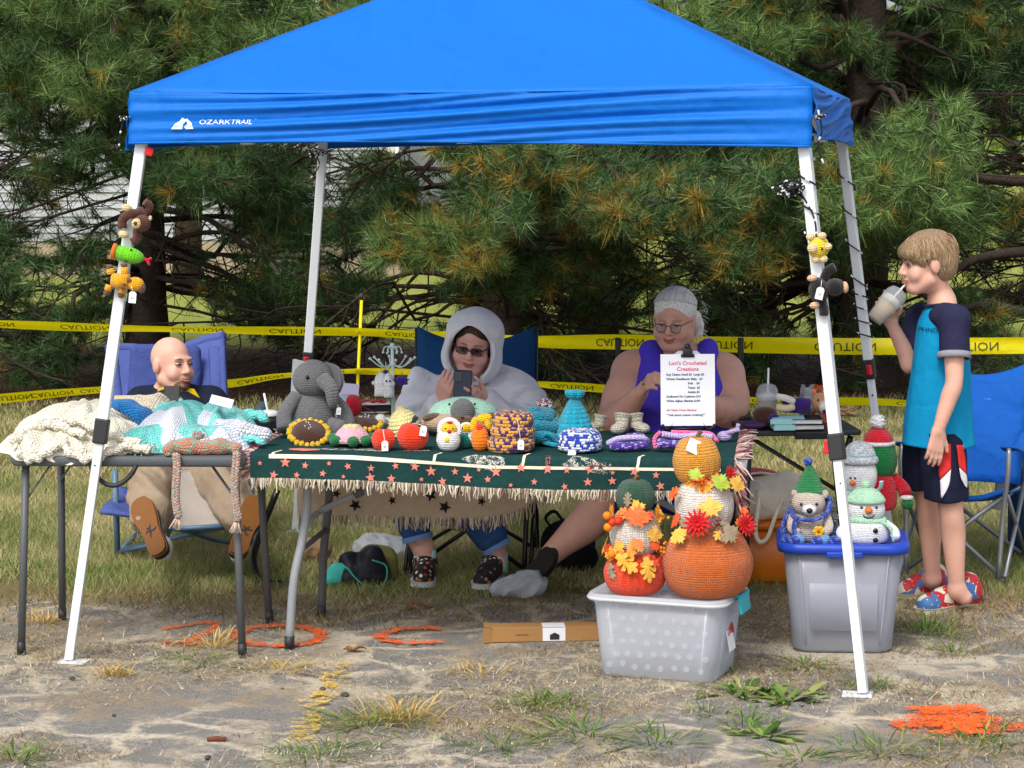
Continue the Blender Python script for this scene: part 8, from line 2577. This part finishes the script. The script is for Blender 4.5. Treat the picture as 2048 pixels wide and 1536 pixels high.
build('bobble', ell((-.006, 0, .292), .0165, n=14, m=9), K['royal'], hg)
build('scarf', tube(spl([(-.07, -.02, .125), (-.055, -.075, .10), (0, -.10, .092), (.055, -.075, .11), (.075, -.02, .15), (.06, .03, .165)], 30), .010, 10, flat=.6), K['royal'], hg)
build('scarf_end', tube(spl([(-.05, -.08, .10), (-.06, -.10, .06), (-.045, -.125, .012)], 12), .010, 10, flat=.6), K['royal'], hg)
build('scarf_end', tube(spl([(-.07, -.03, .12), (-.098, -.06, .07), (-.095, -.1, .015)], 12), .009, 10, flat=.6), K['royal'], hg)
for k, (x, y) in enumerate(((-.085, -.11), (-.06, -.135), (.02, -.14), (.085, -.13))):
    build('bobble', ell((x, y, .022), (.022, .022, .020), n=14, m=9), K['royal'], hg)
fl = build('flower', ell((.028, -.125, .055), (.006, .005, .006), n=8, m=6), berm2, hg)
for k in range(6):
    a = k*PI/3
    build('petal', ell((.028+.012*math.cos(a), -.122, .055+.012*math.sin(a)), (.011, .005, .009), (0, -a, 0), 8, 6), K['sun'], fl)
def snow(px, py, s, label, hat, scarf, rz, dy, pom):
    o = lid_item('toy_snowman', px, py, label, rz=rz, dy=dy)
    build('base', xf(lathe([(0, 0), (.075, .003), (.088, .03), (.084, .065), (.06, .085), (0, .09)], 28, res=14), sc=s), K['white'], o)
    build('head', xf(ell((0, -.004, .125), (.072, .062, .055), n=26, m=14), sc=s), K['white'], o)
    build('scarf', xf(tube([(.066*math.cos(a), .058*math.sin(a)-.004, .085+.004*math.sin(2*a)) for a in np.linspace(0, 2*PI, 40)], .013, 10), sc=s), K[scarf], o)
    build('scarf_end', xf(tube(spl([(.05, -.045, .085), (.085, -.06, .055), (.095, -.06, .01)], 10), [.016]*10, 10, flat=.4), sc=s), K[scarf], o)
    build('hat', xf(lathe([(.070, .150), (.074, .156), (.070, .166), (.060, .18), (.04, .197), (.014, .206), (0, .207)], 28, res=14), sc=s), K[hat], o)
    build('nose', xf(lathe([(0, .03), (.007, .022), (.014, .008), (.015, 0), (0, -.004)], 14), np.array((-.002, -.062, .128))*s, (PI/2, 0, 0), s), K['tangerine'], o)
    for k in (-1, 1):
        build('eye', xf(ell((k*.028, -.060, .138), .0052, n=8, m=6), sc=s), bead, o)
        build('arm', xf(tube(spl([(k*.07, -.01, .07), (k*.10, -.04, .045), (k*.098, -.075, .03)], 8), [.018]*7+[.016], 12), sc=s), K['white'], o)
    build('smile', xf(tube(spl([(-.022, -.062, .110), (-.01, -.066, .101), (.008, -.066, .101), (.020, -.062, .110)], 10), .0022, 6), sc=s), bead, o)
    for z, y in ((.055, -.088), (.02, -.088)):
        build('button', xf(ell((.02, y, z), (.010, .005, .0095), n=12, m=8), sc=s), bead, o)
    build('bobble', xf(ell((0, 0, .216), (.019, .019, .018), n=14, m=9), sc=s), K[pom], o)
    return o
snow(1733, 1086, .98, 'smiling crocheted snowman in a mint green hat at the front of the blue lid', 'mintgreen', 'mintgreen', .05, .03, 'mintgreen')
o = lid_item('toy_snowman', 1722, 1040, 'taller crocheted snowman in a grey beanie and pale aqua scarf behind the smiling one', rz=-.45, dy=.06)
build('base', lathe([(0, 0), (.07, .003), (.082, .05), (.07, .10), (0, .11)], 26, res=14), K['white'], o)
build('head', ell((0, 0, .19), (.078, .075, .10), n=28, m=16), K['white'], o)
build('hat', lathe([(.078, .245), (.082, .252), (.080, .27), (.070, .28), (.070, .285), (.062, .305), (.045, .328), (.02, .342), (0, .345)], 28, res=18), K['silver'], o)
build('hat_stripe', lathe([(.0715, .279), (.0725, .283), (.0705, .288)], 28), K['aqua'], o)
build('nose', ell((-.005, -.076, .165), (.014, .014, .012), n=12, m=8), K['tangerine'], o)
for s in (-1, 1):
    build('eye', ell((s*.010-.005, -.074, .186), .0055, n=8, m=6), bead, o)
build('scarf', tube([(.072*math.cos(a), .068*math.sin(a), .112) for a in np.linspace(0, 2*PI, 40)], .014, 10), K['aqua'], o)
build('scarf_end', tube(spl([(.07, -.02, .115), (.105, -.035, .145), (.112, -.04, .175)], 10), .012, 8, flat=.5), K['aqua'], o)
build('arm', tube(spl([(.07, -.0, .09), (.10, -.03, .05), (.105, -.05, .01)], 8), .02, 12), K['aqua'], o)
o.scale = (.9, .9, .88)
o = lid_item('plush_toy', 1766, 1030, 'green crocheted plush seen from behind in a red Santa hat with a white pompom', rz=.2, dy=.14)
build('body', lathe([(0, 0), (.06, .003), (.07, .05), (.055, .13), (0, .15)], 24, res=14), K['red'], o)
build('head', lathe([(0, .12), (.05, .13), (.068, .17), (.066, .215), (.05, .26), (.02, .285), (0, .288)], 26, res=16), K['kelly'], o)
build('hat', lathe([(.052, .250), (.054, .262), (.046, .285), (.028, .305), (.012, .318), (0, .32)], 24, res=12), K['red'], o)
build('hat_trim', tube([(.055*math.cos(a), .055*math.sin(a), .252) for a in np.linspace(0, 2*PI, 36)], .008, 8), K['white'], o)
pompom(o, (-.005, -.01, .333), .030, K['white'], 100, 9)
for k in (-1, 1):
    build('arm', tube(spl([(k*.055, 0, .12), (k*.085, -.03, .085), (k*.09, -.05, .06)], 8), .024, 12), K['red'], o)
    build('cuff', ell((k*.091, -.055, .05), (.026, .026, .010), n=14, m=8), K['white'], o)
    build('hand', ell((k*.092, -.058, .028), (.021, .021, .022), n=14, m=9), K['kelly'], o)
o.scale = (1.1, 1.1, 1.06)

# ---------------------------------------------------------------- toys clipped round the canopy legs
def leg_at(key, py):
    at = LEG[key]
    zs = np.linspace(.2, 1.9, 200)
    best = min(zs, key=lambda z: abs(proj_y(cw(*at(z)))-py))
    return cw(*at(best))
def proj_y(p):
    v = np.asarray(p)-(0, 0, CAMH)
    return 768-FPX*(v@CU)/(v@_F)
def leg_toy(name, key, py, label, lean):
    c = leg_at(key, py)+np.array([0, -.03, 0])
    return thing(name, c, label, 'soft toy', 'crocheted toys hugging the canopy legs', rot=(0, lean, 0))
o = leg_toy('toy_monkey', 'FL', 440, 'brown crocheted monkey hugging the front left canopy leg', .14)
build('body', ell((.034, .015, .01), (.03, .028, .045), n=16, m=11), K['chocolate'], o)
build('head', ell((.048, -.02, -.002), (.031, .03, .031), n=16, m=11), K['chocolate'], o)
build('muzzle', ell((.032, -.045, -.004), (.018, .010, .019), n=12, m=8), K['wheat'], o)
build('mouth', ell((.030, -.055, -.004), (.007, .003, .008), n=8, m=6), K['chocolate'], o)
build('ear', ell((.075, -.02, .02), (.007, .009, .010), n=8, m=6), K['wheat'], o)
build('arm', tube(spl([(.03, -.01, .03), (.0, -.03, .025), (-.022, -.02, .0), (-.02, -.02, -.03)], 10), .017, 10), K['chocolate'], o)
for z in (.045, -.05):
    build('paw', ell((-.012, -.028, z), (.020, .015, .014), n=12, m=8), K['wheat'], o)
build('leg', tube(spl([(.03, 0, -.03), (.035, -.01, -.06), (.02, -.01, -.075)], 8), .016, 10), K['chocolate'], o)
build('tail', tube(spl([(.05, .02, .03), (.065, .01, .06), (.045, .0, .075)], 8), .014, 10), K['chocolate'], o)
o = leg_toy('toy_snake', 'FL', 506, 'lime green crocheted snake head with a red tongue on the front left leg', .1)
build('head', xf(lathe([(0, -.05), (.02, -.047), (.027, -.02), (.029, .01), (.022, .04), (.008, .058), (0, .06)], 18, res=14), (.012, -.005, 0), (0, PI/2-.0+.15, 0)), K['leafgreen'], o)
build('collar', xf(lathe([(.027, -.058), (.030, -.052), (.027, -.044), (0, -.044)], 16), (.012, -.005, 0), (0, PI/2+.15, 0)), K['tangerine'], o)
build('tongue', [tube([(.068, -.005, -.010), (.085, -.008, -.014)], .006, 8), tube([(.083, -.008, -.014), (.097, -.01, -.004)], .0055, 8), tube([(.083, -.008, -.014), (.093, -.01, -.03)], .0055, 8)], K['red'], o, kind='stuff')
for z in (.02, -.022):
    build('eye', ell((.025 if z > 0 else .01, -.028, z), .004, n=8, m=6), bead, o)
o = leg_toy('toy_giraffe', 'FL', 562, 'golden yellow crocheted giraffe with a white tag on the front left leg', .1)
build('body', tube([(-.03, -.015, .0), (.03, -.02, .0)], [.026, .029], 14), K['gold'], o)
build('head', ell((.055, -.02, -.006), (.032, .026, .026), n=16, m=10), K['gold'], o)
build('muzzle', ell((.078, -.02, -.018), (.015, .018, .020), n=12, m=8), K['umber'], o)
for x, z, dz in ((-.035, .02, .04), (.015, .02, .05), (-.038, -.02, -.04), (.012, -.02, -.045)):
    l = build('leg', tube([(x, -.015, z), (x-.006, -.015, dz)], [.014, .013], 10), K['gold'], o)
    build('hoof', ell((x-.007, -.015, dz*1.15), (.013, .013, .010), n=10, m=7), K['umber'], l)
for x, z in ((.02, -.008), (.035, .008), (.012, -.022)):
    build('spot', ell((x, -.043, z), (.010, .005, .007), (0, .5, 0), 10, 6), K['umber'], o)
price_tag(o, (.052, -.045, -.052), 0, 0, 1.15, (.045, -.045, -.012))
o = leg_toy('toy_giraffe', 'FR', 495, 'yellow crocheted toy with cream ears on the front right canopy leg', -.12)
build('head', ell((0, -.02, 0), (.032, .03, .036), n=18, m=12), K['lemon'], o)
build('muzzle', ell((-.018, -.045, .002), (.019, .012, .018), n=12, m=8), K['wheat'], o)
for x, z in ((-.02, .04), (.02, .038), (.035, .0), (.016, -.04), (-.01, -.038)):
    build('paw', ell((x, -.028, z), (.015, .012, .013), n=12, m=8), K['wheat'], o)
build('body', ell((.01, .012, 0), (.036, .03, .04), n=16, m=10), K['lemon'], o)
build('eye', ell((.012, -.05, -.004), .0045, n=8, m=6), bead, o)
o = leg_toy('toy_monkey', 'FR', 578, 'black crocheted monkey with a white tag on the front right canopy leg', -.12)
build('body', ell((-.01, -.015, -.005), (.034, .03, .045), n=18, m=12), K['black'], o)
build('head', ell((.045, -.02, .0), (.035, .032, .030), n=18, m=12), K['black'], o)
build('muzzle', ell((.078, -.025, -.004), (.012, .018, .020), n=12, m=8), K['flesh'], o)
build('arm', tube(spl([(.01, 0, .02), (.03, .0, .055), (.055, -.005, .065)], 8), .017, 10), K['black'], o)
build('leg', tube(spl([(-.005, -.01, -.03), (.0, -.02, -.065), (-.002, -.02, -.09)], 8), .016, 10), K['black'], o)
for x, z in ((-.028, .04), (-.03, -.052)):
    build('paw', ell((x, -.025, z), (.018, .015, .012), n=12, m=8), K['flesh'], o)
price_tag(o, (-.012, -.052, -.012), 0, .35, 1.15, (.0, -.045, .03))

# ---------------------------------------------------------------- under and beside the table
def gthing(name, px, py, label, cat, rz=0., dy=0.):
    return thing(name, G(px, py)+(0, dy, 0), label, cat, rot=(0, 0, rz))
o = gthing('tote_bag', 722, 1172, 'black and teal drawstring bag slumped under the table', 'bag')
f = Field([sd_ell((0, .06, .06), (.12, .09, .065)), sd_ell((.04, .02, .10), (.055, .05, .065), k=.03), sd_ell((-.05, .03, .10), (.05, .05, .06), k=.02), sd_ell((.02, -.02, .04), (.10, .05, .045), k=.03)], .007)
X, Y_, Z = f.pts()
build('bag', f.mesh(np.maximum(f.D+.014*wob(X, Y_, Z, 34, 5), -Z)), mat('black_nylon', '#14161d', .55, .3, var=.2, fold=.006, fs=40), o)
tealc = mat('teal_cloth', '#3aa39a', .8, var=.15, fold=.005, fs=30)
build('trim', tube(spl([(-.09, -.02, .02), (-.06, -.06, .09), (-.02, -.07, .05), (.03, -.075, .012), (.10, -.06, .02), (.11, -.04, .09), (.05, -.05, .12)], 40), .004, 6), tealc, o)
f = Field([sd_ell((-.09, .0, .06), (.05, .05, .04)), sd_ell((-.11, -.02, .03), (.05, .04, .03), k=.03)], .006)
X, Y_, Z = f.pts()
build('towel', f.mesh(np.maximum(f.D+.010*wob(X, Y_, Z, 50, 2), -Z)), tealc, o)
f = Field([sd_ell((.06, .12, .11), (.08, .04, .05)), sd_ell((.12, .10, .06), (.03, .03, .06), k=.03)], .006)
X, Y_, Z = f.pts()
build('flap', f.mesh(f.D+.008*wob(X, Y_, Z, 40, 3)), mat('olive_cloth', '#6b6a3a', .85, var=.15), o)
o = gthing('plastic_bag', 765, 1122, 'white carrier bag crumpled on the grass under the table', 'plastic bag', dy=.1)
pbag = clear('white_carrier', '#dfe3e8', .12, .3)
f = Field([sd_ell((0, 0, .04), (.13, .10, .05)), sd_ell((.08, -.03, .04), (.07, .07, .04), k=.02), sd_ell((-.05, .0, .07), (.07, .06, .03), k=.02)], .007)
X, Y_, Z = f.pts()
build('bag', f.mesh(np.maximum(f.D+.028*np.abs(wob(X, Y_, Z, 55, 9))-.012, -Z)), pbag, o, smooth=False)
o = gthing('paper_bag', 625, 1130, 'crumpled brown paper bag lying beside the black bag', 'paper bag', dy=.1)
f = Field([sd_ell((0, 0, .05), (.075, .06, .06))], .006)
X, Y_, Z = f.pts()
D = f.D+.012*np.abs(wob(X, Y_, Z, 50, 4))*2.2-.01
build('bag', f.mesh(np.maximum(D, -Z)), mat('brown_paper', '#8f7355', .9, var=.2, fold=.006, fs=40), o, smooth=False)
o = gthing('shopping_bag', 1035, 1192, 'white crumpled plastic bag by the older woman\'s shoe', 'plastic bag')
f = Field([sd_cap((-.08, 0, .03), (.06, .01, .05), .03, .055, .03), sd_ell((.03, .0, .04), (.08, .06, .05), k=.03)], .006)
X, Y_, Z = f.pts()
build('bag', f.mesh(np.maximum(f.D+.024*np.abs(wob(X, Y_, Z, 60, 6))-.010, -Z)), pbag, o, smooth=False)
o = gthing('backpack', 1140, 1165, 'black backpack on the grass behind the older woman\'s leg', 'bag', dy=.25)
f = Field([sd_ell((0, .05, .11), (.12, .09, .12)), sd_ell((.04, -.02, .07), (.09, .06, .07), k=.03)], .008)
X, Y_, Z = f.pts()
build('bag', f.mesh(np.maximum(f.D+.008*wob(X, Y_, Z, 30, 8), -Z)), black_cloth, o)
build('strap', tube(spl([(-.07, 0, .19), (-.10, -.02, .24), (-.06, -.03, .27), (-.02, -.02, .22)], 14), .010, 8, flat=.4), black_cloth, o)
o = thing('carry_bag', G(2062, 1120)+(0, .1, 0), 'navy carry bag leaning at the right edge of the picture', 'bag')
build('bag', loft([(.14, .10, .03, .0), (.16, .12, .04, .1), (.16, .12, .04, .36), (.12, .08, .03, .40)]), mat('navy_nylon', '#15325c', .6, .3, var=.15, fold=.01, fs=14), o)
build('strap', tube(spl([(-.05, -.05, .38), (-.06, -.06, .48), (.0, -.05, .52), (.05, -.05, .38)], 14), .008, 8, flat=.4), black_cloth, o)
build('pouch', box((-.13, -.03, .28), (.05, .02, .13), (0, .12, 0)), mat('grey_mesh', '#a9adb1', .8, var=.15), o, bevel=.006)
